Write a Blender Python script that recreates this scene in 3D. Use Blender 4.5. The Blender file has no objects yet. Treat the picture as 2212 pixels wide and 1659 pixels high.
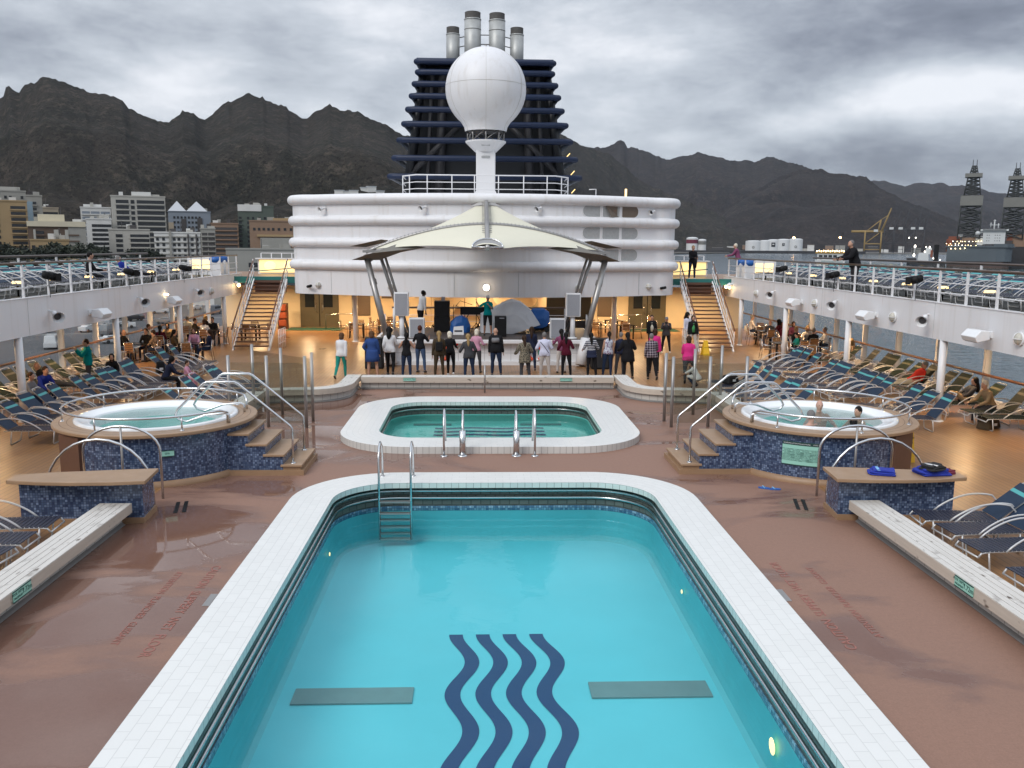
import bpy, bmesh, math, random
from mathutils import Vector, Matrix
from math import sin, cos, pi, radians as R_
random.seed(7)
S = bpy.context.scene
COL = S.collection
# ---------------------------------------------------------------- camera
CAM_Z = 4.95
cd = bpy.data.cameras.new('camera')
cd.sensor_width = 36.0
cd.lens = 36.0*1880/2212
cd.clip_start = 0.1
cd.clip_end = 60000
co = bpy.data.objects.new('camera', cd)
COL.objects.link(co)
yaw, pit, rol = R_(2.169), R_(9.037), 0.007
fw = Vector((sin(yaw)*cos(pit), cos(yaw)*cos(pit), -sin(pit)))
r0 = Vector((cos(yaw), -sin(yaw), 0))
u0 = Vector((sin(yaw)*sin(pit), cos(yaw)*sin(pit), cos(pit)))
rt = cos(rol)*r0 + sin(rol)*u0
up = -sin(rol)*r0 + cos(rol)*u0
m3 = Matrix((rt, up, -fw)).transposed()
co.matrix_world = Matrix.Translation((-0.3, 0, CAM_Z)) @ m3.to_4x4()
S.camera = co
# ---------------------------------------------------------------- world
S.view_settings.view_transform = 'Standard'
S.view_settings.look = 'None'
S.view_settings.exposure = 0.72
S.view_settings.gamma = 1.0
SUN_EL, SUN_AZ = 40, 222          # degrees; azimuth clockwise from +Y (behind the camera)
W = bpy.data.worlds.new('World')
S.world = W
W.use_nodes = True
wt = W.node_tree
wt.nodes.clear()

class NT:
    """tiny node-tree helper"""
    def __init__(s, t): s.t = t
    def n(s, typ, **kw):
        nd = s.t.nodes.new(typ)
        for k, v in kw.items():
            if k.startswith('i_'):
                k2 = k[2:]
                nd.inputs[int(k2) if k2.isdigit() else k2.replace('_', ' ')].default_value = v
            else: setattr(nd, k, v)
        return nd
    def l(s, a, b):
        s.t.links.new(a, b)
    def math(s, op, a, b=None, c=None, clamp=False):
        nd = s.t.nodes.new('ShaderNodeMath'); nd.operation = op; nd.use_clamp = clamp
        for i, v in enumerate((a, b, c)):
            if v is None: continue
            if isinstance(v, (int, float)): nd.inputs[i].default_value = v
            else: s.l(v, nd.inputs[i])
        return nd.outputs[0]
    def mix(s, f, a, b, blend='MIX'):
        nd = s.t.nodes.new('ShaderNodeMix'); nd.data_type = 'RGBA'; nd.blend_type = blend
        for sock, v in ((nd.inputs[0], f), (nd.inputs[6], a), (nd.inputs[7], b)):
            if isinstance(v, (int, float)): sock.default_value = v
            elif isinstance(v, tuple): sock.default_value = v if len(v) == 4 else (*v, 1)
            else: s.l(v, sock)
        return nd.outputs[2]
    def ramp(s, f, stops, interp='LINEAR'):
        nd = s.t.nodes.new('ShaderNodeValToRGB'); nd.color_ramp.interpolation = interp
        el = nd.color_ramp.elements
        while len(el) < len(stops): el.new(0.5)
        for e, (p, c) in zip(el, stops):
            e.position = p; e.color = c if len(c) == 4 else (*c, 1)
        s.l(f, nd.inputs[0]); return nd.outputs[0]
    def noise(s, vec, scale, detail=4, rough=0.55, dist=0.0):
        nd = s.n('ShaderNodeTexNoise', i_Scale=scale, i_Detail=detail, i_Roughness=rough, i_Distortion=dist)
        if vec is not None: s.l(vec, nd.inputs['Vector'])
        return nd.outputs['Fac']
    def mapping(s, vec, scale=(1, 1, 1), loc=(0, 0, 0), rot=(0, 0, 0)):
        nd = s.n('ShaderNodeMapping', i_Scale=scale, i_Location=loc, i_Rotation=rot)
        s.l(vec, nd.inputs[0]); return nd.outputs[0]

def dirv(az, el):
    a, e = R_(az), R_(el)
    return (sin(a)*cos(e), cos(a)*cos(e), sin(e))
t = NT(wt)
sky = t.n('ShaderNodeTexSky', sky_type='NISHITA', sun_disc=False)
sky.sun_elevation = R_(SUN_EL); sky.sun_rotation = R_(SUN_AZ)
sky.air_density = 1.0; sky.dust_density = 2.0; sky.ozone_density = 1.0
tc = t.n('ShaderNodeTexCoord')
sep = t.n('ShaderNodeSeparateXYZ'); t.l(tc.outputs['Generated'], sep.inputs[0])
zc = t.math('MAXIMUM', sep.outputs[2], 0.0)
den = t.math('ADD', zc, 0.13)
cx = t.math('DIVIDE', sep.outputs[0], den); cy = t.math('DIVIDE', sep.outputs[1], den)
cmb = t.n('ShaderNodeCombineXYZ'); t.l(cx, cmb.inputs[0]); t.l(cy, cmb.inputs[1])
gen = tc.outputs['Generated']
wv = t.n('ShaderNodeTexNoise', i_Scale=3.0, i_Detail=3); t.l(gen, wv.inputs['Vector'])
wadd = t.n('ShaderNodeVectorMath', operation='MULTIPLY_ADD'); t.l(wv.outputs['Color'], wadd.inputs[0]); wadd.inputs[1].default_value = (.10, .10, .05); t.l(gen, wadd.inputs[2])
big = t.noise(t.mapping(wadd.outputs[0], (2.3, 2.3, 6.5), (3.1, 1.7, .4)), 1.0, 3, 0.5)
puff = t.noise(t.mapping(wadd.outputs[0], (6, 6, 15), (1.3, 7.7, .2)), 1.0, 10, 0.60)
fine = t.noise(t.mapping(cmb.outputs[0], (1, 1.5, 1), (1.3, 7.7, 0), (0, 0, 0.35)), 1.0, 7, 0.6, 0.4)
v = t.math('MULTIPLY_ADD', big, .85, t.math('MULTIPLY_ADD', puff, 1.25, t.math('MULTIPLY', fine, .25)))
v = t.math('SUBTRACT', v, 1.175)
def blob(az, el, spread, amt, vert=1.0):
    # a broad bank of lighter or darker cloud around one direction of the sky
    global v
    d = Vector(dirv(az, el))
    vs = t.n('ShaderNodeVectorMath', operation='SUBTRACT'); t.l(tc.outputs['Generated'], vs.inputs[0]); vs.inputs[1].default_value = d
    vm = t.n('ShaderNodeVectorMath', operation='MULTIPLY'); t.l(vs.outputs[0], vm.inputs[0]); vm.inputs[1].default_value = (1, 1, vert)
    ln = t.n('ShaderNodeVectorMath', operation='LENGTH'); t.l(vm.outputs[0], ln.inputs[0])
    g = t.n('ShaderNodeMapRange', interpolation_type='SMOOTHSTEP'); t.l(ln.outputs['Value'], g.inputs[0])
    g.inputs[1].default_value = 0; g.inputs[2].default_value = spread; g.inputs[3].default_value = amt; g.inputs[4].default_value = 0
    v = t.math('ADD', v, g.outputs[0])
for b in ((27, 8.9, .12, .30, 2.6), (20, 7.4, .10, .22, 3.0), (33, 8.3, .12, .18, 2.4), (13, 6.2, .07, .14, 2.2), (23, 12.0, .20, -.30, 3.4), (31, 12.5, .22, -.26, 3.2), (14, 9.6, .13, -.16, 3.2),
          (27, 5.2, .26, -.30, 5.0), (15, 7.6, .05, -.10, 2.5), (-14, 13, .42, .20, 1.7), (3, 15, .3, .12, 2.0), (-26, 9.6, .10, -.05, 2), (-5, 8.6, .16, -.10, 2.4), (-19, 8.6, .12, .10, 2.4), (8, 12.6, .16, .16, 2.4)):
    blob(*b)
cl = t.ramp(t.math('MULTIPLY_ADD', v, 1.02, 0.575, clamp=True),
            [(0.0, (.11, .12, .15)), (.25, (.175, .19, .23)), (.5, (.30, .325, .37)), (.75, (.45, .48, .525)), (1, (.66, .675, .71))])
# an overcast dome is brightest overhead
lift = t.n('ShaderNodeMapRange', interpolation_type='SMOOTHSTEP'); t.l(zc, lift.inputs[0])
lift.inputs[1].default_value = 0.22; lift.inputs[2].default_value = 0.9; lift.inputs[3].default_value = 8.6; lift.inputs[4].default_value = 19.0
vmul = t.n('ShaderNodeVectorMath', operation='SCALE'); t.l(cl, vmul.inputs[0]); t.l(lift.outputs[0], vmul.inputs['Scale'])
mixc = t.mix(0.93, sky.outputs[0], vmul.outputs[0])
bg = t.n('ShaderNodeBackground', i_Strength=0.1); t.l(mixc, bg.inputs[0])
wo = t.n('ShaderNodeOutputWorld'); t.l(bg.outputs[0], wo.inputs[0])
# ---------------------------------------------------------------- sun (overcast: broad and weak)
sl = bpy.data.lights.new('sun', 'SUN'); sl.energy = 1.05; sl.angle = R_(26); sl.color = (1, .97, .93)
so = bpy.data.objects.new('sun', sl); COL.objects.link(so)
so.rotation_euler = Vector(dirv(SUN_AZ, SUN_EL)).to_track_quat('Z', 'Y').to_euler()
# ---------------------------------------------------------------- materials
M = {}
def mat(name, col, rough=0.5, metal=0.0, spec=None, nscale=0, namt=0.0, bump=0.0, bscale=0, emit=None, estr=0, coat=0, rvar=0, coord='Object', alpha=None, trans=0):
    m = bpy.data.materials.new(name); m.use_nodes = True
    tt = NT(m.node_tree); bs = m.node_tree.nodes['Principled BSDF']
    bs.inputs['Base Color'].default_value = (*col, 1); bs.inputs['Roughness'].default_value = rough; bs.inputs['Metallic'].default_value = metal
    if spec is not None: bs.inputs['Specular IOR Level'].default_value = spec
    if coat: bs.inputs['Coat Weight'].default_value = coat
    if nscale or bscale:
        c = tt.n('ShaderNodeTexCoord').outputs[coord]
    if nscale:
        f = tt.noise(c, nscale, 5, .6)
        f = tt.math('MULTIPLY_ADD', tt.math('SUBTRACT', f, .5), 2*namt, 1.0)
        vs = tt.n('ShaderNodeVectorMath', operation='SCALE', i_0=(*col,)); tt.l(f, vs.inputs['Scale']); tt.l(vs.outputs[0], bs.inputs['Base Color'])
        if rvar:
            tt.l(tt.math('MULTIPLY_ADD', tt.noise(c, nscale*1.7, 3), rvar, rough-rvar/2, clamp=True), bs.inputs['Roughness'])
    if bscale:
        bp = tt.n('ShaderNodeBump', i_Strength=bump, i_Distance=.02); tt.l(tt.noise(c, bscale, 4), bp.inputs['Height']); tt.l(bp.outputs[0], bs.inputs['Normal'])
    if emit:
        bs.inputs['Emission Color'].default_value = (*emit, 1); bs.inputs['Emission Strength'].default_value = estr
    M[name] = m; return m
def bs_of(m): return m.node_tree.nodes['Principled BSDF']

mat('white_paint', (.74, .74, .75), .38, nscale=.6, namt=.05, rvar=.15)
m = mat('white_wall', (.74, .74, .755), .45); tt = NT(m.node_tree); g = tt.n('ShaderNodeNewGeometry').outputs['Position']
c = tt.mix(tt.noise(g, .5, 5), (.70, .70, .715), (.77, .77, .785))
st = tt.ramp(tt.noise(tt.mapping(g, (3.5, 3.5, .22)), 1, 5, .6), [(.52, (0,)*3), (.78, (.35,)*3)]); c = tt.mix(st, c, (.50, .45, .39))
ru = tt.ramp(tt.noise(tt.mapping(g, (6, 6, .5), (9, 2, 0)), 1, 3), [(.72, (0,)*3), (.80, (.5,)*3)]); tt.l(tt.mix(ru, c, (.42, .27, .16)), bs_of(m).inputs['Base Color'])
mat('white_plastic', (.78, .79, .8), .35)
mat('shell_white', (.82, .84, .85), .16, coat=.4)
mat('steel', (.62, .63, .64), .24, 1.0, nscale=4, namt=.12, rvar=.12)
mat('grey_steel', (.36, .35, .34), .42, .75, nscale=3, namt=.15)
mat('dark_rail', (.075, .045, .03), .35, nscale=3, namt=.3)
mat('brown_rail', (.17, .075, .04), .32, nscale=4, namt=.25)
mat('black', (.010, .010, .011), .55, spec=.2, nscale=5, namt=.3)
mat('black_gloss', (.02, .02, .022), .22)
mat('speaker_mesh', (.30, .31, .34), .6, nscale=60, namt=.25)
mat('wood_board', (.325, .21, .125), .42, nscale=2.5, namt=.18, rvar=.2)
mat('kerb_tan', (.30, .185, .105), .45, nscale=4, namt=.2)
mat('door_brown', (.11, .052, .032), .5, nscale=3, namt=.2)
mat('cream_wall', (.74, .62, .42), .55, nscale=1.5, namt=.06)
mat('cream_art', (.40, .36, .24), .55, nscale=1.5, namt=.05)
mat('brown_panel', (.14, .105, .075), .4, nscale=2, namt=.15)
mat('olive_door', (.115, .10, .065), .35, nscale=4, namt=.2)
mat('dark_glass', (.02, .025, .03), .06)
mat('grey_pane', (.36, .37, .37), .5, nscale=9, namt=.25)
mat('canvas', (.66, .635, .51), .6, nscale=1.2, namt=.04, bump=.1, bscale=4)
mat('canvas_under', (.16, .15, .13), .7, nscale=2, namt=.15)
mat('navy_tube', (.012, .022, .055), .45, spec=.3, nscale=2.5, namt=.2)
mat('navy_dark', (.007, .009, .013), .5, nscale=2, namt=.25)
mat('truss_grey', (.045, .045, .05), .6, nscale=2, namt=.2)
mat('teal_edge', (.02, .16, .15), .5)
mat('green_mat', (.02, .075, .05), .9)
mat('mint_sign', (.30, .60, .50), .45)
mat('dark_green', (.01, .05, .045), .5)
mat('sign_ink', (.015, .08, .07), .5)
mat('red_text', (.30, .115, .09), .6, nscale=14, namt=.3)
mat('yellow', (.75, .48, .03), .4)
mat('life_ring', (.75, .09, .03), .5); mat('vest_orange', (.30, .06, .02), .7)
mat('stage_floor', (.075, .06, .055), .5, nscale=3, namt=.25)
mat('strap_blue', (.016, .033, .064), .6, spec=.25, nscale=7, namt=.25)
mat('strap_dark', (.022, .026, .045), .42, spec=.3, nscale=7, namt=.25)
mat('strap_green', (.009, .020, .016), .6, spec=.2, nscale=7, namt=.25)
mat('strap_cyan', (.07, .36, .36), .5)
mat('strap_tan', (.11, .11, .075), .6)
mat('lounger_white', (.54, .54, .54), .35, metal=.3)
mat('chair_wood', (.23, .115, .045), .4, nscale=6, namt=.25)
mat('table_black', (.018, .016, .016), .2)
mat('tarp_grey', (.56, .58, .62), .6, nscale=3, namt=.12, bump=.5, bscale=3)
mat('tarp_blue', (.01, .10, .36), .45, bump=.4, bscale=4)
mat('black_rubber', (.02, .02, .02), .7)
mat('lamp_glass', (.50, .48, .42), .3)
mat('warm_lamp', (1, .85, .6), .4, emit=(1, .74, .38), estr=5)
mat('warm_soft', (1, .8, .5), .5, emit=(1, .66, .22), estr=1.0)
mat('warm_panel', (.9, .75, .4), .5, emit=(1, .70, .28), estr=.6)
mat('white_lamp', (1, 1, 1), .4, emit=(1, .93, .8), estr=5)
mat('orange_lamp', (1, .6, .3), .4, emit=(1, .55, .22), estr=14)
mat('blue_towel', (.012, .03, .30), .85, nscale=30, namt=.25, bump=.6, bscale=40)
mat('light_blue', (.2, .45, .7), .8)
mat('dark_cloth', (.03, .03, .032), .85, spec=.15, nscale=25, namt=.4)
mat('maroon_cloth', (.13, .012, .03), .85)
mat('sandal_blue', (.03, .12, .42), .5)
mat('stack_metal', (.42, .43, .42), .5, .4, nscale=1.6, namt=.4)
mat('soot', (.09, .085, .08), .8, nscale=5, namt=.4)
mat('green_sign', (.01, .16, .08), .4)
mat('tint', (.1, .2, .2), .1)

# --- teak deck : long planks fore and aft, damp sheen
m = mat('teak_deck', (.30, .16, .075), .35)
tt = NT(m.node_tree); b = bs_of(m)
g = tt.n('ShaderNodeNewGeometry').outputs['Position']
br = tt.n('ShaderNodeTexBrick', i_Scale=1.0, offset=.5)
for k, vv in (('Color1', (.34, .175, .068, 1)), ('Color2', (.25, .125, .048, 1)), ('Mortar', (.10, .055, .03, 1)), ('Mortar Size', .012), ('Brick Width', 2.4), ('Row Height', .14), ('Bias', .0)):
    br.inputs[k].default_value = vv
tt.l(tt.mapping(g, rot=(0, 0, pi/2)), br.inputs[0])
n1 = tt.noise(g, .9, 4); n2 = tt.noise(tt.mapping(g, (9, .7, 1)), 1, 5)
c = tt.mix(tt.math('MULTIPLY', n2, .55), br.outputs[0], (.20, .10, .045))
c = tt.mix(tt.math('MULTIPLY', n1, .35), c, (.40, .22, .095))
tt.l(c, b.inputs['Base Color'])
tt.l(tt.ramp(tt.noise(g, .35, 5), [(.3, (.27,)*3), (.7, (.40,)*3)]), b.inputs['Roughness'])
# --- pool surround: non-slip coating with shallow puddles
m = mat('surround', (.30, .17, .13), .6)
tt = NT(m.node_tree); b = bs_of(m)
g = tt.n('ShaderNodeNewGeometry').outputs['Position']
sp = tt.math('ADD', tt.math('MULTIPLY', tt.noise(g, 40, 4, .8), .6), tt.math('MULTIPLY', tt.noise(g, 13, 4, .8), .4)); lg = tt.noise(g, .5, 5)
base = tt.mix(sp, (.115, .058, .038), (.42, .235, .168))
base = tt.mix(tt.math('MULTIPLY', lg, .5), base, (.195, .12, .085))
pn = tt.noise(tt.mapping(g, (.28, .52, 1), (8.3, 2.1, 0)), 1.0, 6, .55, .55)
sx = tt.n('ShaderNodeSeparateXYZ'); tt.l(g, sx.inputs[0])
left = tt.n('ShaderNodeMapRange', interpolation_type='SMOOTHSTEP'); tt.l(sx.outputs[0], left.inputs[0])
for i, vv in ((1, -3.2), (2, -4.6), (3, -.03), (4, .10)): left.inputs[i].default_value = vv
pud = tt.ramp(tt.math('ADD', pn, left.outputs[0]), [(.565, (0,)*3), (.60, (1,)*3)])
dmp = tt.ramp(tt.math('ADD', pn, left.outputs[0]), [(.50, (0,)*3), (.575, (1,)*3)])
base = tt.mix(dmp, base, tt.mix(.45, base, (.10, .05, .04)))
tt.l(base, b.inputs['Base Color'])
rr_ = tt.math('MULTIPLY_ADD', dmp, -.25, .62); rr_ = tt.math('MULTIPLY_ADD', pud, -.33, rr_, clamp=True); tt.l(rr_, b.inputs['Roughness'])
bp = tt.n('ShaderNodeBump', i_Distance=.004); tt.l(tt.math('SUBTRACT', .55, tt.math('MULTIPLY', pud, .55)), bp.inputs['Strength']); tt.l(sp, bp.inputs['Height']); tt.l(bp.outputs[0], b.inputs['Normal'])

def uv_brick(name, c1, c2, mort, w, h, ms, rough, off=.5, noise=.0, bump=.0, coat=0):
    m = mat(name, c1, rough, coat=coat); tt = NT(m.node_tree); b = bs_of(m)
    uv = tt.n('ShaderNodeTexCoord').outputs['UV']
    br = tt.n('ShaderNodeTexBrick', i_Scale=1.0, offset=off)
    for k, vv in (('Color1', (*c1, 1)), ('Color2', (*c2, 1)), ('Mortar', (*mort, 1)), ('Mortar Size', ms), ('Mortar Smooth', .1), ('Brick Width', w), ('Row Height', h), ('Bias', 0)):
        br.inputs[k].default_value = vv
    tt.l(uv, br.inputs[0]); c = br.outputs[0]
    if noise:
        c = tt.mix(noise, c, tt.mix(tt.noise(uv, 1.3, 5), c1, mort))
    tt.l(c, b.inputs['Base Color'])
    if bump:
        bp = tt.n('ShaderNodeBump', i_Strength=bump, i_Distance=.004, invert=True); tt.l(br.outputs['Fac'], bp.inputs['Height']); tt.l(bp.outputs[0], b.inputs['Normal'])
    return m
uv_brick('coping_tile', (.73, .735, .71), (.70, .705, .68), (.575, .58, .56), .30, .15, .0045, .3, noise=.10, bump=.4)
uv_brick('coping_side', (.60, .59, .56), (.56, .55, .52), (.36, .35, .33), .15, .30, .008, .35, off=0, bump=.4)
uv_brick('lip_tile', (.58, .66, .62), (.52, .60, .57), (.30, .36, .34), .15, .2, .007, .3, off=0, bump=.3)
uv_brick('recess_tile', (.12, .135, .12), (.09, .10, .09), (.03, .033, .03), .20, .11, .012, .35, noise=.3, bump=.5)
uv_brick('bench_tile', (.56, .54, .50), (.50, .49, .46), (.25, .24, .22), .30, .30, .01, .4, off=0, noise=.25, bump=.4)
uv_brick('stage_tile', (.74, .74, .75), (.72, .72, .73), (.45, .45, .46), .55, .50, .012, .4, off=0)
# --- mosaic: each small tile its own blue
def mosaic(name, cell, dark, mid, light):
    m = mat(name, mid, .25, coat=.2); tt = NT(m.node_tree); b = bs_of(m)
    uv = tt.n('ShaderNodeTexCoord').outputs['UV']
    vs = tt.n('ShaderNodeVectorMath', operation='SCALE'); tt.l(uv, vs.inputs[0]); vs.inputs['Scale'].default_value = 1/cell
    fl = tt.n('ShaderNodeVectorMath', operation='FLOOR'); tt.l(vs.outputs[0], fl.inputs[0])
    fr = tt.n('ShaderNodeVectorMath', operation='FRACTION'); tt.l(vs.outputs[0], fr.inputs[0])
    wn = tt.n('ShaderNodeTexWhiteNoise', noise_dimensions='3D'); tt.l(fl.outputs[0], wn.inputs['Vector'])
    c = tt.ramp(wn.outputs['Value'], [(0, dark), (.45, mid), (.8, light), (1, tuple(min(1, q*1.45) for q in light))])
    s2 = tt.n('ShaderNodeSeparateXYZ'); tt.l(fr.outputs[0], s2.inputs[0])
    e = tt.math('MINIMUM', tt.math('MINIMUM', s2.outputs[0], tt.math('SUBTRACT', 1, s2.outputs[0])), tt.math('MINIMUM', s2.outputs[1], tt.math('SUBTRACT', 1, s2.outputs[1])))
    gm = tt.math('LESS_THAN', e, .07)
    c = tt.mix(gm, c, tuple(.5*q for q in mid)); tt.l(c, b.inputs['Base Color'])
    return m
mosaic('mosaic', .045, (.022, .036, .085), (.055, .088, .165), (.12, .165, .26))
mosaic('mosaic_line', .05, (.04, .10, .19), (.09, .19, .29), (.18, .29, .38))
# --- pool shell, water
mat('pool_floor', (.13, .60, .67), .5, nscale=.5, namt=.10)
mat('pool_wall', (.11, .49, .54), .5, nscale=.8, namt=.15)
mat('spool_floor', (.20, .66, .60), .5, nscale=.5, namt=.12)
mat('spool_wall', (.14, .50, .46), .5, nscale=.8, namt=.15)
mat('emblem_navy', (.008, .05, .15), .5)
mat('grate_grey', (.16, .27, .27), .5, nscale=3, namt=.15)
def water(name, tint, scale, strength, dist=.03, ior=1.33):
    m = bpy.data.materials.new(name); m.use_nodes = True; M[name] = m
    tt = NT(m.node_tree); m.node_tree.nodes.clear()
    out = tt.n('ShaderNodeOutputMaterial')
    g = tt.n('ShaderNodeNewGeometry').outputs['Position']
    h = tt.noise(g, scale, 3, .5, .4)
    bp = tt.n('ShaderNodeBump', i_Strength=strength, i_Distance=dist); tt.l(h, bp.inputs['Height'])
    tr = tt.n('ShaderNodeBsdfTransparent'); tr.inputs[0].default_value = (*tint, 1)
    gl = tt.n('ShaderNodeBsdfGlossy', i_Roughness=.03); tt.l(bp.outputs[0], gl.inputs['Normal'])
    fr = tt.n('ShaderNodeFresnel', i_IOR=ior); tt.l(bp.outputs[0], fr.inputs['Normal'])
    mx = tt.n('ShaderNodeMixShader'); tt.l(fr.outputs[0], mx.inputs[0]); tt.l(tr.outputs[0], mx.inputs[1]); tt.l(gl.outputs[0], mx.inputs[2])
    tt.l(mx.outputs[0], out.inputs[0]); return m
water('pool_water', (.90, .985, .99), 2.2, .15, ior=1.21)
water('spool_water', (.88, .97, .95), 2.6, .16)
water('tub_water', (.90, .98, .97), 6, .22)
# --- sea
mat('tub_floor', (.22, .62, .56), .4)
m = mat('sea', (.075, .105, .125), .16); tt = NT(m.node_tree); b = bs_of(m)
g = tt.n('ShaderNodeNewGeometry').outputs['Position']
hh = tt.math('ADD', tt.noise(g, .35, 4, .6), tt.math('MULTIPLY', tt.noise(g, .045, 4, .55), 1.6))
bp = tt.n('ShaderNodeBump', i_Strength=.45, i_Distance=.8); tt.l(hh, bp.inputs['Height']); tt.l(bp.outputs[0], b.inputs['Normal'])
# --- window glass (thin)
def glass(name, tint, ior=1.45, rough=.02):
    m = bpy.data.materials.new(name); m.use_nodes = True; M[name] = m
    tt = NT(m.node_tree); m.node_tree.nodes.clear(); out = tt.n('ShaderNodeOutputMaterial')
    tr = tt.n('ShaderNodeBsdfTransparent'); tr.inputs[0].default_value = (*tint, 1)
    gl = tt.n('ShaderNodeBsdfGlossy', i_Roughness=rough); fr = tt.n('ShaderNodeFresnel')
    tt.l(tt.math('ADD', ior, tt.math('MULTIPLY', tt.n('ShaderNodeNewGeometry').outputs['Backfacing'], 1/ior-ior)), fr.inputs['IOR'])
    mx = tt.n('ShaderNodeMixShader'); tt.l(fr.outputs[0], mx.inputs[0]); tt.l(tr.outputs[0], mx.inputs[1]); tt.l(gl.outputs[0], mx.inputs[2]); tt.l(mx.outputs[0], out.inputs[0])
    return m
glass('window_glass', (.88, .91, .91), 1.3); glass('smoked_glass', (.70, .72, .68)); glass('screen_glass', (.66, .76, .74))
# --- weathered bench timber
m = mat('bench_wood', (.55, .53, .49), .6); tt = NT(m.node_tree); b = bs_of(m)
oc = tt.n('ShaderNodeTexCoord').outputs['UV']
gr = tt.noise(tt.mapping(oc, (1.2, 22, 1)), 1, 5, .6)
gl_ = tt.noise(tt.mapping(oc, (.35, 4.5, 1)), 1, 3)
c = tt.mix(gr, (.44, .42, .385), (.78, .765, .73)); c = tt.mix(tt.math('MULTIPLY', gl_, .55), c, (.50, .475, .43))
st = tt.ramp(tt.noise(oc, 1.9, 4, .6), [(.57, (0,)*3), (.70, (1,)*3)])
c = tt.mix(tt.math('MULTIPLY', st, .65), c, (.12, .10, .085))
kn = tt.ramp(tt.noise(tt.mapping(oc, (3.2, 7, 1)), 1, 2), [(.66, (0,)*3), (.73, (1,)*3)])
tt.l(tt.mix(kn, c, (.10, .075, .06)), b.inputs['Base Color'])
m = mat('bench_front', (.44, .37, .30), .6); tt = NT(m.node_tree); b = bs_of(m); oc = tt.n('ShaderNodeTexCoord').outputs['UV']
c = tt.mix(tt.noise(tt.mapping(oc, (1.2, 16, 1)), 1, 4, .6), (.42, .355, .285), (.64, .56, .475)); c = tt.mix(tt.math('MULTIPLY', tt.noise(oc, .7, 3), .5), c, (.40, .37, .33))
kn = tt.ramp(tt.noise(tt.mapping(oc, (2.6, 5, 1), (4, 0, 0)), 1, 1.5), [(.67, (0,)*3), (.72, (1,)*3)]); tt.l(tt.mix(kn, c, (.085, .06, .045)), b.inputs['Base Color'])
mat('upper_floor', (.050, .050, .042), .6, nscale=1.2, namt=.3)
# --- clothing patterns
def patt(name, fn, rough=.85):
    m = mat(name, (.1, .1, .1), rough); tt = NT(m.node_tree); tt.l(fn(tt, tt.n('ShaderNodeTexCoord').outputs['Object']), bs_of(m).inputs['Base Color']); return m
def stripes(tt, o):
    s2 = tt.n('ShaderNodeSeparateXYZ'); tt.l(o, s2.inputs[0])
    return tt.mix(tt.math('LESS_THAN', tt.math('FRACT', tt.math('MULTIPLY', s2.outputs[2], 15)), .38), (.018, .02, .05), (.55, .55, .55))
def plaid(tt, o):
    s2 = tt.n('ShaderNodeSeparateXYZ'); tt.l(o, s2.inputs[0])
    a = tt.math('LESS_THAN', tt.math('FRACT', tt.math('MULTIPLY', s2.outputs[2], 11)), .3); c = tt.math('LESS_THAN', tt.math('FRACT', tt.math('MULTIPLY', s2.outputs[0], 11)), .3)
    return tt.mix(tt.math('MULTIPLY', tt.math('ADD', a, c), .5), (.025, .015, .03), (.40, .34, .38))
def leopard(tt, o): return tt.ramp(tt.noise(o, 26, 2), [(.42, (.03, .026, .02)), (.55, (.20, .17, .12))])
def floral(tt, o): return tt.ramp(tt.noise(o, 13, 3), [(.36, (.16, .06, .14)), (.5, (.42, .44, .52)), (.66, (.62, .63, .68))])
def checks(tt, o): return tt.ramp(tt.noise(o, 17, 2), [(.4, (.06, .04, .03)), (.55, (.30, .20, .13))])
patt('striped', stripes); patt('plaid', plaid); patt('leopard', leopard); patt('floral', floral); patt('checked', checks)
def cloth(name, c): return mat(name, c, .85, spec=.12, nscale=9, namt=.12, bump=.35, bscale=16)
for n_, c_ in dict(c_white=(.68, .68, .69), c_lilac=(.56, .57, .70), c_black=(.013, .013, .015), c_navy=(.018, .022, .045), c_blue=(.03, .065, .20), c_jeans=(.055, .09, .17), c_djeans=(.02, .032, .065),
                   c_teal=(.0, .19, .20), c_turq=(.02, .26, .22), c_green=(.07, .30, .11), c_grey=(.20, .20, .21), c_dgrey=(.055, .055, .06), c_brown=(.055, .04, .025), c_pink=(.55, .28, .38), c_hot=(.58, .035, .20),
                   c_maroon=(.075, .008, .02), c_plum=(.20, .06, .12), c_red=(.50, .03, .02), c_khaki=(.42, .36, .26), c_pale=(.55, .51, .48), c_cream=(.62, .60, .50), c_tan=(.30, .21, .12), c_royal=(.015, .03, .22)).items(): cloth(n_, c_)
mat('skin_a', (.46, .26, .18), .5); mat('skin_b', (.36, .19, .125), .5); mat('skin_c', (.06, .032, .02), .45); mat('skin_d', (.52, .30, .23), .5)
for n_, c_ in dict(h_black=(.008, .007, .007), h_brown=(.035, .018, .010), h_red=(.075, .022, .012), h_blond=(.30, .20, .09), h_white=(.62, .57, .47), h_grey=(.17, .16, .155), h_auburn=(.10, .05, .025)).items(): mat(n_, c_, .6, spec=.15, nscale=40, namt=.3)
mat('eye_dark', (.02, .012, .01), .3); mat('lip', (.28, .10, .08), .5)
mat('shoe_white', (.7, .7, .7), .5); mat('shoe_black', (.015, .015, .015), .4)
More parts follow.
